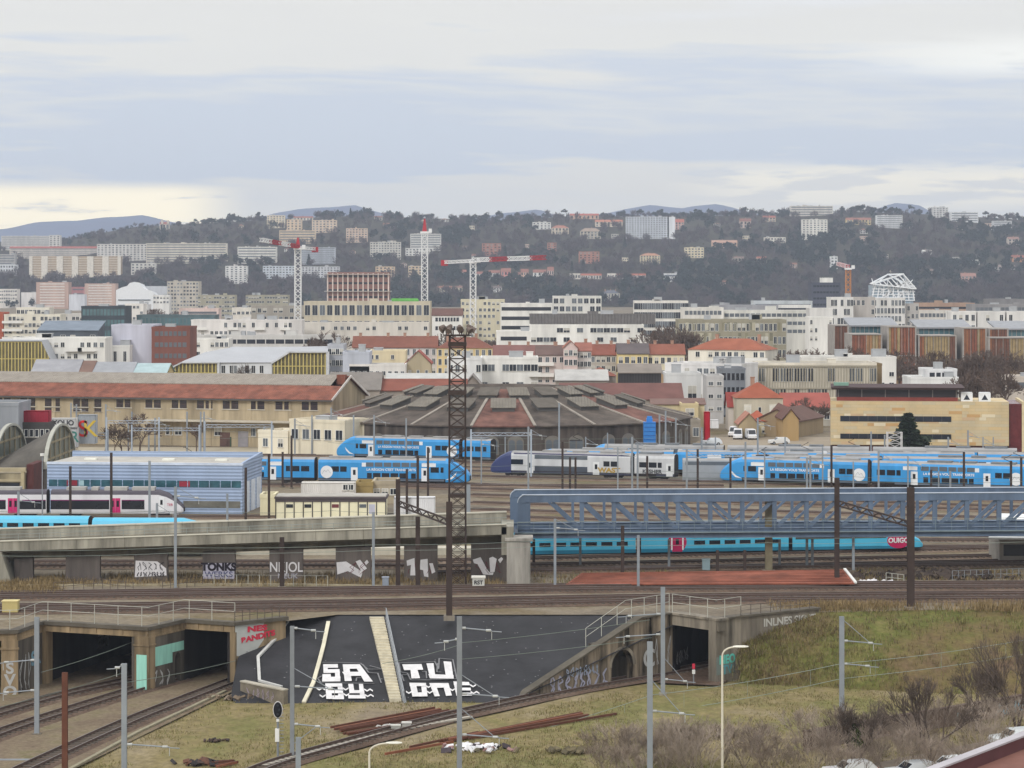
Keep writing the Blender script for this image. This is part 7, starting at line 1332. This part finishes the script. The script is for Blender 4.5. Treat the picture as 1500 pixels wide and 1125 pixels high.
def beam(a, q, D0, D1, label):
    t = thing('catenary_beam', label, 'gantry beam', A(*a, D0)); e = A(*q, D1) - A(*a, D0); b = MB(); n = 12
    for dz in (0, .55): b.bar((0, 0, dz), e + Vector((0, 0, dz)), .16)
    for k in range(n): b.bar(e * (k / n) + Vector((0, 0, .55 * (k % 2))), e * ((k + 1) / n) + Vector((0, 0, .55 * (1 - k % 2))), .1)
    b.build('lattice_beam', m_brown, t)
beam((584, 741), (657, 769), DY(862), DY(905), 'slanting brown lattice beam between two masts before the viaduct'); beam((1229, 741), (1333, 772), DY(858), DY(892), 'slanting brown lattice beam between two masts before truss bridge')
# foreground masts
arm2 = [(.9, 2.6, 0), (6.2, 3.2, 1.6)]
mast(54, 904, 1078, 'g', [(3.8, -3, 0), (6.5, -3, 0)], 'grey mast standing at the left portal pier', w_=.42, z=-6); mast(95, 985, 1150, 'r', None, 'rusty brown mast at the lower left beside tracks', w_=.45, z=-6); mast(182, 972, 1160, 'g', [(.1, -.6, 0), (6.4, 3.6, 0), (9, 3.6, 0)], 'grey mast in the lower left before the second tunnel', w_=.42, z=-6)
mast(428, 917, 1112, 'k', [(.15, 2.0, 0), (5.1, 3.6, 1.6), (8.3, 2.4, -1.8)], 'grey mast before the dark slope left of graffiti', w_=.36, z=-6); mast(673, 903, 1150, 'k', arm2 + [(1.8, -1.2, 0), (9.5, 3.2, 2.2)], 'tall grey mast before the dark slope right of graffiti', w_=.42, z=-6); mast(952, 940, 1158, 'g', [(5.5, 2.8, 2.6)], 'near grey mast of the pair left of right tunnel', w_=.44, z=-6); mast(971, 860, 1018, 'g', [(2.6, -3.6, 0), (4.6, -3.8, 0), (9, 2.4, 2.2)], 'far grey mast of the pair left of right tunnel', w_=.42, z=-6)
mast(1233, 903, 1062, 'g', [(2.2, 2.9, 2.0), (4.3, 2.6, 0)], 'grey mast standing on the meadow before the grass bank', w_=.44, z=-6); mast(437, 1080, 1180, 'g', None, 'short grey post at the bottom edge beside signal', w_=.4, z=-6)
t = thing('gantry_pipe', 'grey pipe crossing the lower left corner beside the rusty mast', 'pipe', A(-20, 1115, 222)); b = MB(); b.tube((0, 0, 0), A(92, 1115, 222) - A(-20, 1115, 222), .22, n=10); b.build('pipe', m_gal2, t)
# street lamps, yard lamp
def lamp(x, y0, y1, reach, label, z=-6, D=None, col=(206, 200, 184)):
    Y = D or DY(y1, z); t = thing('street_lamp', label, 'street lamp', Vector(((x - 750) * Y / F, Y, z))); h = 35 - (y0 - 405) * Y / F - z; m = mat(col, var=.06, rough=.5); b = MB(); b.tube((0, 0, -.1), (0, 0, h - .7), .11, .08, n=10); b.build('pole', m, t); b = MB(); pts = [Vector((reach * (1 - math.cos(s)) * .8, 0, h - .7 + .7 * math.sin(s))) for s in [math.pi / 2 * k / 6 for k in range(7)]]
    for p, q in zip(pts, pts[1:]): b.tube(p, q, .07, n=8)
    b.build('arm', m, t); e = pts[-1]; s = math.copysign(1, reach); b = MB(); b.loft([[(e.x + s * u, w2 * a, e.z + .05 + zz * c) for a, c in ((-1, -.5), (-.8, .5), (0, 1), (.8, .5), (1, -.5), (0, -.9))] for u, w2, zz in ((-.1, .06, .05), (.2, .16, .09), (.8, .17, .10), (1.15, .06, .05))]); b.build('lamp_head', mat((222, 220, 208), rough=.4), t)
lamp(1058, 948, 1150, 1.2, 'cream street lamp in front of the right tunnel'); lamp(541, 1089, 1190, 1.7, 'cream street lamp at the bottom edge of the picture')
t = thing('yard_lamp', 'slim grey yard lamp left of the blue hall', 'lamp post', A(62, 762, 378)); t.location.z = 0; b = MB(); b.tube((0, 0, 0), (0, 0, 9.3), .09, .06); b.build('pole', m_gal, t); b = MB(); b.tube((0, -.1, 9.2), (0, -.1, 9.55), .3, n=8); b.build('lamp_head', m_frame, t)
# lattice lighting tower
t = thing('lighting_tower', 'tall dark brown lattice lighting tower with floodlight platform', 'lighting tower', A(670, 862, 297)); t.location.z = 0; s = 297 / F; H = 35 - (492 - 405) * s; hw = .95
for sx_ in (-1, 1):
    for sy in (-1, 1): b = MB(); b.bar((sx_ * hw, sy * hw, -.2), (sx_ * hw * .92, sy * hw * .92, H), .13); b.build('leg', m_brown, t)
b = MB(); n = 22
for k in range(n):
    z0, z1 = H * k / n, H * (k + 1) / n
    for (a, q) in (((-1, -1), (1, -1)), ((1, -1), (1, 1)), ((1, 1), (-1, 1)), ((-1, 1), (-1, -1))):
        p0, p1 = Vector((a[0] * hw * .96, a[1] * hw * .96, z0)), Vector((q[0] * hw * .96, q[1] * hw * .96, z1)); b.bar(p0, p1, .065); b.bar((q[0] * hw * .96, q[1] * hw * .96, z0), (a[0] * hw * .96, a[1] * hw * .96, z1), .065); b.bar((a[0] * hw * .96, a[1] * hw * .96, z1), (q[0] * hw * .96, q[1] * hw * .96, z1), .08)
b.build('bracing', mat((66, 53, 47), var=.2, scale=1), t)
for zz, hh in ((35 - (578 - 405) * s, .5), (35 - (507 - 405) * s, .45), (35 - (728 - 405) * s, .4)): b = MB(); b.box(-hw - .08, -hw - .08, zz, hw + .08, hw + .08, zz + hh); b.build('ring_plate', m_brown, t)
b = MB(); b.prism([(1.6 * math.cos(2 * math.pi * k / 8), 1.6 * math.sin(2 * math.pi * k / 8)) for k in range(8)], H, H + .15); [b.tube((1.55 * math.cos(x), 1.55 * math.sin(x), H), (1.55 * math.cos(x), 1.55 * math.sin(x), H + .9), .04) for x in [2 * math.pi * k / 10 for k in range(10)]]; b.build('platform', m_brown, t)
for k in range(9): a = 2 * math.pi * k / 9; b = MB(); c = Vector((1.5 * math.cos(a), 1.5 * math.sin(a), H + .9 + .25 * (k % 2))); b.tube(c, c + Vector((.5 * math.cos(a), .5 * math.sin(a), -.35)), .2, .38, n=8); b.bar((1.3 * math.cos(a), 1.3 * math.sin(a), H), c, .07); b.build('floodlight', mat((104, 92, 86), var=.2), t)
t = thing('lattice_mast', 'white lattice lighting frame in front of sandstone building', 'lattice frame', A(1311, 664, 500)); t.location.z = 0; b = MB(); s = 500 / F
for x in (-1.35, 1.35): b.bar((x, 0, 0), (x, 0, 5.4), .14); b.bar((x, 1.5, 0), (x, 1.5, 5.4), .12)
for k in range(5): z = 1.08 * k; b.bar((-1.35, 0, z), (1.35, 0, z + 1.08), .09); b.bar((1.35, 0, z), (-1.35, 0, z + 1.08), .09); b.bar((-1.35, 0, z + 1.08), (1.35, 0, z + 1.08), .09)
b.build('lattice', m_white, t)
# tower cranes
m_cw = mat((226, 226, 226), var=.05); m_cr = mat((170, 50, 58), var=.06); m_cpink = mat((196, 84, 96), var=.06)
def lattice(b, a, q, wd, n, t=.22, mi=lambda k: 0):
    a, q = Vector(a), Vector(q); d = (q - a).normalized(); u = d.cross(Vector((0, 0, 1))) if abs(d.z) < .9 else Vector((1, 0, 0)); u.normalize(); v = d.cross(u).normalized(); c = [u * wd / 2 + v * wd / 2, u * wd / 2 - v * wd / 2, -u * wd / 2 - v * wd / 2, -u * wd / 2 + v * wd / 2]
    for k in range(n):
        p0, p1 = a.lerp(q, k / n), a.lerp(q, (k + 1) / n); m = mi(k)
        for i in range(4): b.bar(p0 + c[i], p1 + c[i], t, m=m); b.bar(p0 + c[i], p1 + c[(i + 1) % 4], t * .7, m=m); b.bar(p0 + c[(i + 1) % 4], p1 + c[i], t * .7, m=m)
def crane(label, x, y0, y1, D, wd, mastm, jib=None, cj=None, up=None, jib_m=(m_cw, m_cr), pat=None, top=0):
    p = A(x, y0, D); base = 0.0; t = thing('tower_crane', label, 'tower crane', (p.x, D, base)); h = p.z; s = D / F; b = MB(); lattice(b, (0, 0, 0), (0, 0, h), wd, int(h / 2.6), t=.34); b.build('mast', mastm, t); b = MB(); b.box(-wd * .7, -wd * .7, h, wd * .7, wd * .7, h + 1.0); b.build('slewing_ring', m_cw, t); b = MB(); b.box(wd * .7, -1.6, h + .4, wd * .7 + 1.6, .4, h + 2.4); b.build('cab', m_cw, t)
    if top: b = MB(); b.loft([[(-q, -q, z), (q, -q, z), (q, q, z), (-q, q, z)] for q, z in ((1.1, h + 1), (.35, h + 1 + top))]); b.build('tower_head', jib_m[1], t)
    if jib: (jx, jy, dy) = jib; e = Vector(((jx - x) * s, dy, 35 - (jy - 405) * s)); b = MB(); lattice(b, (0, -.5, h + 1.6), e, 1.7, 16, t=.3, mi=pat or (lambda k: 1 if (k // 4) % 2 else 0)); b.build('jib', list(jib_m), t)
    if cj: (jx, jy, dy) = cj; e = Vector(((jx - x) * s, dy, 35 - (jy - 405) * s)); b = MB(); lattice(b, (0, .5, h + 1.2), e, 1.2, 6, t=.28); b.build('counter_jib', m_cw, t); b = MB(); b.box(e.x - 1.6, e.y - 1, e.z - 1.6, e.x + 1.6, e.y + 1, e.z + 1.0); b.build('counterweight', jib_m[1], t)
crane('white tower crane with horizontal red and white jib', 693, 386, 470, 1180, 2.5, m_cw, (797, 378, -30), (650, 384, 14), pat=lambda k: 1 if 4 <= k < 8 or k >= 13 else 0); crane('tall white tower crane with red head seen end on', 622, 342, 446, 1330, 3.0, m_cw, None, None, top=6.5); crane('white tower crane with short pinkish jib at the left', 436.5, 366, 448, 1280, 2.9, m_cw, (394, 353, -40), (456, 364, 24), jib_m=(m_cw, m_cr), pat=lambda k: 1 if k % 8 < 4 else 0, top=5); crane('slim orange tower crane with red and white tip left of lattice tower', 1242.5, 395, 440, 1450, 2.6, mat((186, 130, 84), var=.1), (1237, 386, 30), None, jib_m=(m_cr, m_cw), pat=lambda k: k % 2)
# ================================================================ railings
def fence(name, label, pts, h, m, n, rails=(1.0, .55), r=.028, post=.04):
    t = thing(name, label, 'railing', pts[0]); o = Vector(pts[0]); b = MB(); P = [Vector(p) - o for p in pts]
    for p, q in zip(P, P[1:]):
        for f_ in rails: b.tube(p + Vector((0, 0, h * f_)), q + Vector((0, 0, h * f_)), r, n=5)
    b.build('rail', m, t); L = [0]
    for p, q in zip(P, P[1:]): L.append(L[-1] + (q - p).length)
    for k in range(n):
        d = L[-1] * k / (n - 1); i = max(j for j in range(len(P) - 1) if L[j] <= d + 1e-6); f_ = (d - L[i]) / max(1e-6, L[i + 1] - L[i]); v = P[i].lerp(P[i + 1], f_); b = MB(); b.tube(v, v + Vector((0, 0, h)), post, n=5); b.build('post', m, t)
m_rl = mat((178, 178, 168), var=.08); m_rd = mat((92, 82, 76), var=.15)
fence('railing', 'pale metal railing on top of the left tunnel bridge', [Vector((*p, .5)) + Vector((0, -.0, 0)) for p in W[:6]], 1.9, m_rl, 16)
fence('railing', 'pale railing climbing beside the dark slope to right portal', [slope_pt(858, 948, .2), Vector((N1[0] + 11, N1[1] + 11.6, .4)), Vector((N2[0] - .3, N2[1] + .5, .5))], 1.9, m_rl, 7)
fence('railing', 'pale railing on top of the right tunnel portal', [Vector((*N2, .5)), Vector((*N3, .5)), Vector((*N4, .5))], 1.9, m_rl, 5)
fence('railing', 'thin dark railing along the right portal wing wall', [Vector((*N4, .4)), Vector((*N5, .4))], 1.1, m_rd, 9); fence('railing', 'short dark railing above the red lettered wing wall', [Vector((*W[5], .4)), Vector((*W[6], .4))], 1.2, m_rd, 8)
fence('railing', 'rusty stepped railing beside the dry grass at left', [G(78, 868), G(145, 862), G(195, 868)], 1.1, m_rd, 10); fence('railing', 'rusty railing rising before the graffiti panel', [G(238, 866), G(297, 858)], 1.1, m_rd, 6); fence('railing', 'thin pale post fence below the viaduct', [G(297, 857), G(480, 859)], 1.2, m_rl, 12, rails=(1.0,), r=.015)
fence('railing', 'white tubular guard frame among the sidings', [G(1298, 853), G(1324, 856)], 1.1, m_rl, 4); fence('railing', 'grey mesh fence on the right before the white pavilion', [G(1395, 850), G(1510, 846)], 1.1, m_gal2, 14, rails=(1.0, .5, .1), r=.02)
# ================================================================ wires
m_wire = mat((112, 122, 112), rough=.6); m_wire2 = mat((136, 146, 138), rough=.6)
WN = [0]
def wire(pts, r=.022, sag=.3, label=None, m=None, drop=None):
    WN[0] += 1; b = MB(); P = []
    for p, q in zip(pts, pts[1:]):
        for k in range(6): f_ = k / 6; v = Vector(p).lerp(Vector(q), f_); v.z -= sag * 4 * f_ * (1 - f_); P.append(v)
    P.append(Vector(pts[-1]))
    for a, q in zip(P, P[1:]): b.tube(a, q, r, n=4, cap=False)
    if drop:
        for k in range(1, len(P) - 1, 2): b.tube(P[k], P[k] - Vector((0, 0, drop)), r * .6, n=4, cap=False)
    tag(b.build('overhead_wire', m or m_wire), label, 'overhead wire', 'overhead wires')
for (a, q, D0, D1, lab) in (((-10, 1038), (182, 985), 232, 250, 'overhead wire entering the large left opening, lower'), ((60, 985), (195, 940), 240, 262, 'overhead wire entering the large left opening, upper'), ((182, 1000), (345, 968), 235, 262, 'overhead wire crossing before the second opening'), ((560, 972), (672, 945), 236, 244, 'thin overhead wire crossing the dark slope at left'), ((672, 942), (952, 908), 244, 258, 'upper overhead wire crossing the dark slope'), ((672, 966), (955, 934), 244, 258, 'lower overhead wire crossing the dark slope')): wire([A(*a, D0), A(*q, D1)], .026, .15, lab)
wire([A(700, 1092, 232), A(955, 1018, 250), A(1233, 972, 254), A(1520, 934, 262)], .026, .25, 'long upper overhead wire before the grass bank', m_wire2, 1.6); wire([A(700, 1110, 232), A(955, 1045, 250), A(1233, 994, 254), A(1520, 955, 262)], .026, .2, 'long lower overhead wire before the grass bank', m_wire2)
for y0, y1, D in ((800, 797, 292), (808, 805, 290), (771, 769, 298)): wire([A(-20, y0 + 6, D), A(257, y0 + 2, D), A(547, y0 - 2, D), A(813, y1 - 6, D), A(1126, y1 - 10, D), A(1334, y1 - 12, D), A(1520, y1 - 12, D)], .02, .18, 'thin overhead wire spanning the whole width before viaduct and truss', m_wire2)
for k, (y0, D, xa, xb) in enumerate(((672, 470, 380, 1520), (690, 440, 690, 1520), (640, 500, 90, 1000), (704, 400, 690, 1520), (662, 480, 700, 1520), (630, 520, 90, 700), (648, 500, 480, 1000), (682, 455, 380, 1520), (698, 420, 690, 1520), (741, 385, 380, 740), (748, 370, -20, 740))): wire([A(xa + (xb - xa) * j / 6, y0 + 3 * (j % 2), D) for j in range(7)], .024, .15, 'thin overhead wire above the parked trains')
# ================================================================ signal, cars, rails, clutter
t = thing('railway_signal', 'black oval railway signal with white rim on grey post', 'signal', G(407, 1112, -6)); s = t.location.y / F; H = 35 + 6 - (1030 - 405) * s; b = MB(); b.tube((0, 0, 0), (0, 0, H - 1.0), .1); b.build('post', m_gal2, t); b = MB(); ov = lambda r, q, y: [(r * math.cos(a), y, H - .55 + q * math.sin(a)) for a in [2 * math.pi * k / 20 for k in range(20)]]; b.loft([ov(.42, .72, 0), ov(.42, .72, -.08)]); h_ = b.build('rim', m_white, t); b = MB(); b.loft([ov(.36, .66, -.081), ov(.36, .66, -.14)]); b.build('signal_head', mat((28, 28, 32)), t); b = MB(); [b.tube((x, -.14, H - .55 + z), (x, -.3, H - .55 + z), .1, n=8) for x, z in ((0, .38), (.12, 0), (0, -.38))]; b.build('lens_hood', mat((50, 52, 58)), t); b = MB(); b.box(-.22, -.2, 1.5, .12, .1, 2.6); b.box(-.12, -.15, 3.2, .12, .12, 3.4); b.build('cabinet', m_frame, t); b = MB(); [b.box(.15, -.05, .3 + .3 * k, .5, .05, .34 + .3 * k) for k in range(int(H / .32))]; b.build('ladder', m_gal2, t)
t = thing('railway_signal', 'small red topped signal post inside the right tunnel mouth', 'signal', G(1016, 1003, -6)); b = MB(); b.tube((0, 0, 0), (0, 0, 1.6), .07); b.build('post', m_gal2, t); b = MB(); b.box(-.15, -.15, 1.1, .15, .15, 1.5); b.build('cabinet', m_frame, t); b = MB(); b.box(-.14, -.1, 1.6, .14, .1, 2.1); b.build('signal_head', m_red, t)
def car(label, p, rz, col, van=False, group=None):
    t = thing('parked_car', label, 'van' if van else 'car', p, rz, group); L, wd, h = (5.2, 1.95, 2.2) if van else (4.3, 1.76, 1.48); mb_ = mat(col, var=.03, rough=.35, spec=.5); b = MB()
    pr = [(-L / 2, .35), (-L / 2, .8), (-L / 2 + .1, .95), (-L * .2, 1.0), (-L * .06, h), (L * .36, h), (L / 2 - .05, .95 if not van else h * .9), (L / 2, .6), (L / 2, .35)] if not van else [(-L / 2, .4), (-L / 2, .95), (-L * .34, 1.15), (-L * .2, h - .1), (-L * .12, h), (L / 2 - .1, h), (L / 2, h - .1), (L / 2, .4)]
    b.loft([[(x, y * (.5 - (.06 if z > 1.05 else 0)) * wd, z) for x, z in pr] for y in (-1, 1)]); b.build('body', mb_, t); b = MB()
    ws = [(-L * .185, 1.06), (-L * .07, h - .12), (L * .33, h - .12), (L * .42, 1.06)] if not van else [(-L * .3, 1.25), (-L * .2, h - .25), (-L * .04, h - .25), (-L * .04, 1.25)]
    for s_ in (-1, 1): b.poly([(x, s_ * (.441 if not van else .442) * wd + s_ * .01, z) for x, z in ws])
    b.build('side_window', m_glass, t); b = MB(); a, q = ((-L * .2 - .01, 1.03), (-L * .07, h - .06)) if not van else ((-L * .34, 1.2), (-L * .205, h - .14)); b.poly([(a[0] - .03, -.4 * wd, a[1]), (a[0] - .03, .4 * wd, a[1]), (q[0] - .03, .38 * wd, q[1]), (q[0] - .03, -.38 * wd, q[1])]); b.build('windscreen', m_glass, t)
    for sx_ in (-.31, .31):
        for s_ in (-1, 1): b = MB(); b.tube((L * sx_, s_ * (wd / 2 - .2), .33), (L * sx_, s_ * (wd / 2 + .01), .33), .33, n=14); w_ = b.build('wheel', m_under, t); b = MB(); b.tube((L * sx_, s_ * (wd / 2 + .0), .33), (L * sx_, s_ * (wd / 2 + .03), .33), .19, n=10); b.build('rim', m_gal, w_)
    for s_ in (-1, 1): b = MB(); b.box(-L / 2 - .02, s_ * wd * .36 - .16, .66, -L / 2 + .08, s_ * wd * .36 + .16, .84); b.build('headlight', m_white, t); b = MB(); b.box(L / 2 - .06, s_ * wd * .4 - .1, .7, L / 2 + .02, s_ * wd * .4 + .1, .95); b.build('tail_light', m_red, t)
    return t
car('white van parked behind another white van by the gatehouse', gnd(1076, 575), math.radians(75), (226, 226, 226), True); car('white van facing the yard, left of pair', gnd(1081, 566), math.radians(84), (224, 226, 228), True); car('white van parked in front of the gatehouse porch', gnd(1100, 565), math.radians(94), (222, 224, 226), True); car('white car parked behind the blue trains at the red cabinet', gnd(1042, 545), math.radians(8), (206, 212, 218)); car('white car parked at the shed fence beside the gatehouse', gnd(1141, 548), math.radians(12), (220, 222, 222))
for k, (px, py, col, rz, lab) in enumerate([(1245, 1142, (214, 216, 218), 15, 'white car partly hidden by ivy tree at bottom right'), (1336, 1143, (196, 200, 204), 20, 'silver car under the dark many stemmed tree'), (1392, 1136, (220, 222, 222), 24, 'white car right of the dark many stemmed tree'), (1486, 1093, (216, 222, 224), 22, 'white car above the brown roof at right edge')]): p = G(px, py, -6); p.z = -5.95; car(lab, p, math.radians(rz), col)
b = MB(); b.poly([G(1170, 1140, -5.86), G(1560, 1142, -5.86), G(1560, 1072, -5.86), G(1440, 1086, -5.86)]); tag(b.build('road', mat((128, 116, 102), var=.15, scale=.5)), None, None, kind='structure')
# near building roof at the bottom right corner
t = thing('near_roof', 'brown roof with pale parapet edge at the bottom right corner', 'roof', A(1500, 1120, 92)); o = t.location.copy(); b = MB(); e0, e1 = A(1330, 1140, 92) - o, A(1560, 1052, 104) - o; dn = Vector((.35, -.4, 0)).normalized()
bk = Vector((30, -42, 0)); b.hexa([e0 + Vector((0, 0, -.75)), e1 + Vector((0, 0, -.75)), e1 + bk + Vector((0, 0, -.75)), e0 + bk + Vector((0, 0, -.75)), e0 + Vector((0, 0, -.5)), e1 + Vector((0, 0, -.5)), e1 + bk + Vector((0, 0, -.5)), e0 + bk + Vector((0, 0, -.5))]); b.build('roof_sheet', mat((122, 84, 74), var=.12, scale=.8), t); b = MB(); b.bar(e0, e1, .42, .07); b.build('coping', mat((176, 172, 176), var=.1), t); b = MB(); b.bar(e0 - Vector((0, 0, .45)), e1 - Vector((0, 0, .45)), .36, .82); b.build('parapet', mat((96, 62, 64), var=.15), t)
b = MB(); b.hexa([e0 + Vector((.1, 0, -20)), e1 + Vector((.1, 0, -20)), e1 + bk + Vector((0, 0, -20)), e0 + bk + Vector((0, 0, -20)), e0 + Vector((.1, .0, -.76)), e1 + Vector((.1, 0, -.76)), e1 + bk + Vector((0, 0, -.76)), e0 + bk + Vector((0, 0, -.76))]); b.build('wall', mat((170, 160, 150), var=.1), t)
# graffiti garden wall in the thicket
t = thing('garden_wall', 'brown wall with blue graffiti in the lower right thicket', 'wall', (0, 0, 0)); p0, p1 = G(1180, 1100, -6), G(1560, 1034, -6); f = Face(xy(p0), xy(p1)); b = MB(); f.panel(b, 0, f.len, -6.3, -4.4, -.3, 0); b.build('wall', mat((108, 92, 82), var=.2, scale=.8), t); b = MB(); f.panel(b, 0, f.len, -4.4, -4.25, -.4, .1); b.build('coping', mat((84, 66, 60)), t); f.text('ANE', t, mat((122, 146, 156)), f.len * .77, .03, -5.3, 1.5, 1.5, bold=.04); f.text('I', t, mat((110, 140, 146)), f.len * .56, .03, -5.3, 1.5, 1, bold=.05)
def railstack(label, rows, seed, m=m_rust):
    t = thing('rail_stack', label, 'stack of rails', G(*rows[0][0], -5.9)); o = t.location.copy(); r = random.Random(seed)
    for (a, q) in rows: p0, p1 = G(*a, -5.9), G(*q, -5.9); b = MB(); off = Vector((r.uniform(-.3, .3), r.uniform(-.3, .3), r.uniform(0, .25))); b.bar(p0 + off - o, p1 + off - o, .16, .2); b.build('rail', m if r.random() < .7 else mat((134, 84, 62), var=.2), t)
railstack('rusty stacked rails on the meadow left of centre', [((488 + 3 * k, 1069 + .9 * k), (640 + 5 * k, 1040 + 1.1 * k)) for k in range(9)] + [((520, 1076), (670, 1046)), ((560, 1066), (668, 1040))], 1); railstack('rusty loose rails lying right of the curved track', [((640 + 6 * k, 1088 - .7 * k), (845 + 3 * k, 1046 + .7 * k)) for k in range(7)] + [((690, 1082), (905, 1046)), ((600, 1098), (700, 1076)), ((560, 1108), (660, 1090))], 2)
railstack('short rusty beams at the bottom left edge', [((300 + 4 * k, 1118 + 2 * k), (345, 1116 + k)) for k in range(5)], 3)
b = MB(); RC = random.Random(6)
def debris(name, label, px, py, z, wd, dp, n, cols, size, cat):
    p = G(px, py, z); b = MB()
    for k in range(n):
        x, y = RC.gauss(0, wd / 2), RC.gauss(0, dp / 2); s_ = size * RC.uniform(.4, 1.2); hz = max(0, .5 * (1 - (x / wd) ** 2)) * size; u = Vector((RC.uniform(-1, 1), RC.uniform(-1, 1), RC.uniform(-.3, .3))).normalized() * s_; v = u.orthogonal().normalized() * s_ * RC.uniform(.2, .7); c = Vector((x, y, hz * RC.random() + .1)); ww = u.cross(v).normalized() * .08; b.hexa([c - u - v - ww, c + u - v - ww, c + u + v - ww, c - u + v - ww, c - u - v + ww, c + u - v + ww, c + u + v + ww, c - u + v + ww], RC.randrange(len(cols)))
    tag(b.build(name, cols, loc=p), label, cat)
C = lambda *c: mat(c, var=.15, scale=1.5)
debris('rubbish_heap', 'scattered heap of white and dark rubbish on the meadow', 698, 1098, -5.95, 3.2, 1.5, 46, [C(206, 204, 206), C(70, 62, 66), C(150, 120, 116), C(220, 220, 222)], .4, 'rubbish'); debris('branch_heap', 'pile of broken branches at the left tunnel wing wall', 358, 1024, -5.95, 4.0, 1.2, 40, [C(112, 98, 82), C(134, 120, 104), C(90, 78, 66)], .45, 'debris pile'); debris('brush_heap', 'dark brush heap beside the sidings at right', 1366, 845, 0, 8, 3, 260, [C(52, 44, 40), C(66, 56, 50), C(80, 70, 60)], .8, 'brush heap'); debris('brush_heap', 'small dead brush heap on the right meadow', 840, 1102, -5.95, 3.4, .8, 40, [C(92, 84, 64), C(110, 100, 76)], .4, 'brush heap'); debris('scrap_heap', 'dark rusty scrap at the bottom edge left of centre', 300, 1120, -5.95, 2.5, 1, 30, [C(78, 64, 58), C(102, 72, 60), C(56, 52, 52)], .45, 'scrap heap'); debris('rubbish_heap', 'white rubbish strip by the guard frame', 1280, 855, 0, 3, .8, 40, [C(206, 204, 204), C(220, 218, 220)], .35, 'rubbish'); debris('scrap_heap', 'small dark bush of scrap on the left meadow', 316, 1086, -5.95, 1.0, .5, 14, [C(84, 70, 62), C(60, 52, 50)], .3, 'scrap heap'); debris('rubbish_heap', 'few white bits beside the stacked rails', 575, 1066, -5.95, 2.0, .5, 8, [C(190, 188, 184)], .3, 'rubbish')
t = thing('equipment_cabinet', 'white cabinet with black graffiti below the viaduct', 'cabinet', G(692, 862)); b = MB(); b.box(0, 0, 0, 1.35, .9, 1.15); b.build('body', mat((196, 196, 190), var=.1), t); b = MB(); b.box(-.12, -.12, 1.15, 1.47, 1.0, 1.35); b.build('lid', mat((226, 224, 214)), t); text('RST', t, mat((46, 44, 50)), (.68, -.03, .65), .6, (math.radians(90), 0, 0), 'graffiti', 1.0, .02)
for lab, px, py, z, wd, h, c in (('grey cabinet beside the brown masts under viaduct', 560, 862, 0, .7, 1.2, (140, 148, 160)), ('yellowish box on the left bridge end', 3, 897, .2, 1.6, 1.1, (178, 164, 112)), ('grey cabinet before the cyan train', 1029, 836, 0, .9, 1.3, (140, 160, 166)), ('small pale cabinet by the rail stacks, left', 573, 1072, -5.9, .8, .5, (170, 170, 162)), ('small pale cabinet by the rail stacks, right', 589, 1068, -5.9, .8, .5, (172, 170, 164))): t = thing('equipment_cabinet', lab, 'cabinet', G(px, py, z)); b = MB(); b.box(0, 0, 0, wd, wd * .7, h); b.build('body', mat(c, var=.1), t); b = MB(); b.box(-.06, -.06, h, wd + .06, wd * .7 + .06, h + .1); b.build('lid', mat(tuple(min(255, v + 24) for v in c)), t)
# ================================================================ haze
b = MB(); b.box(-9500, -70, -8, 9500, 12500, 420); hz = b.build('haze', [])
m = bpy.data.materials.new('haze air'); m.use_nodes = True; t = m.node_tree; t.nodes.clear(); o = t.nodes.new('ShaderNodeOutputMaterial'); v = t.nodes.new('ShaderNodeVolumePrincipled'); v.inputs['Color'].default_value = (.74, .83, 1.0, 1); v.inputs['Density'].default_value = 9e-5; v.inputs['Anisotropy'].default_value = 0.0
t.links.new(v.outputs[0], o.inputs['Volume']); hz.data.materials.append(m); tag(hz, None, None, kind='stuff')
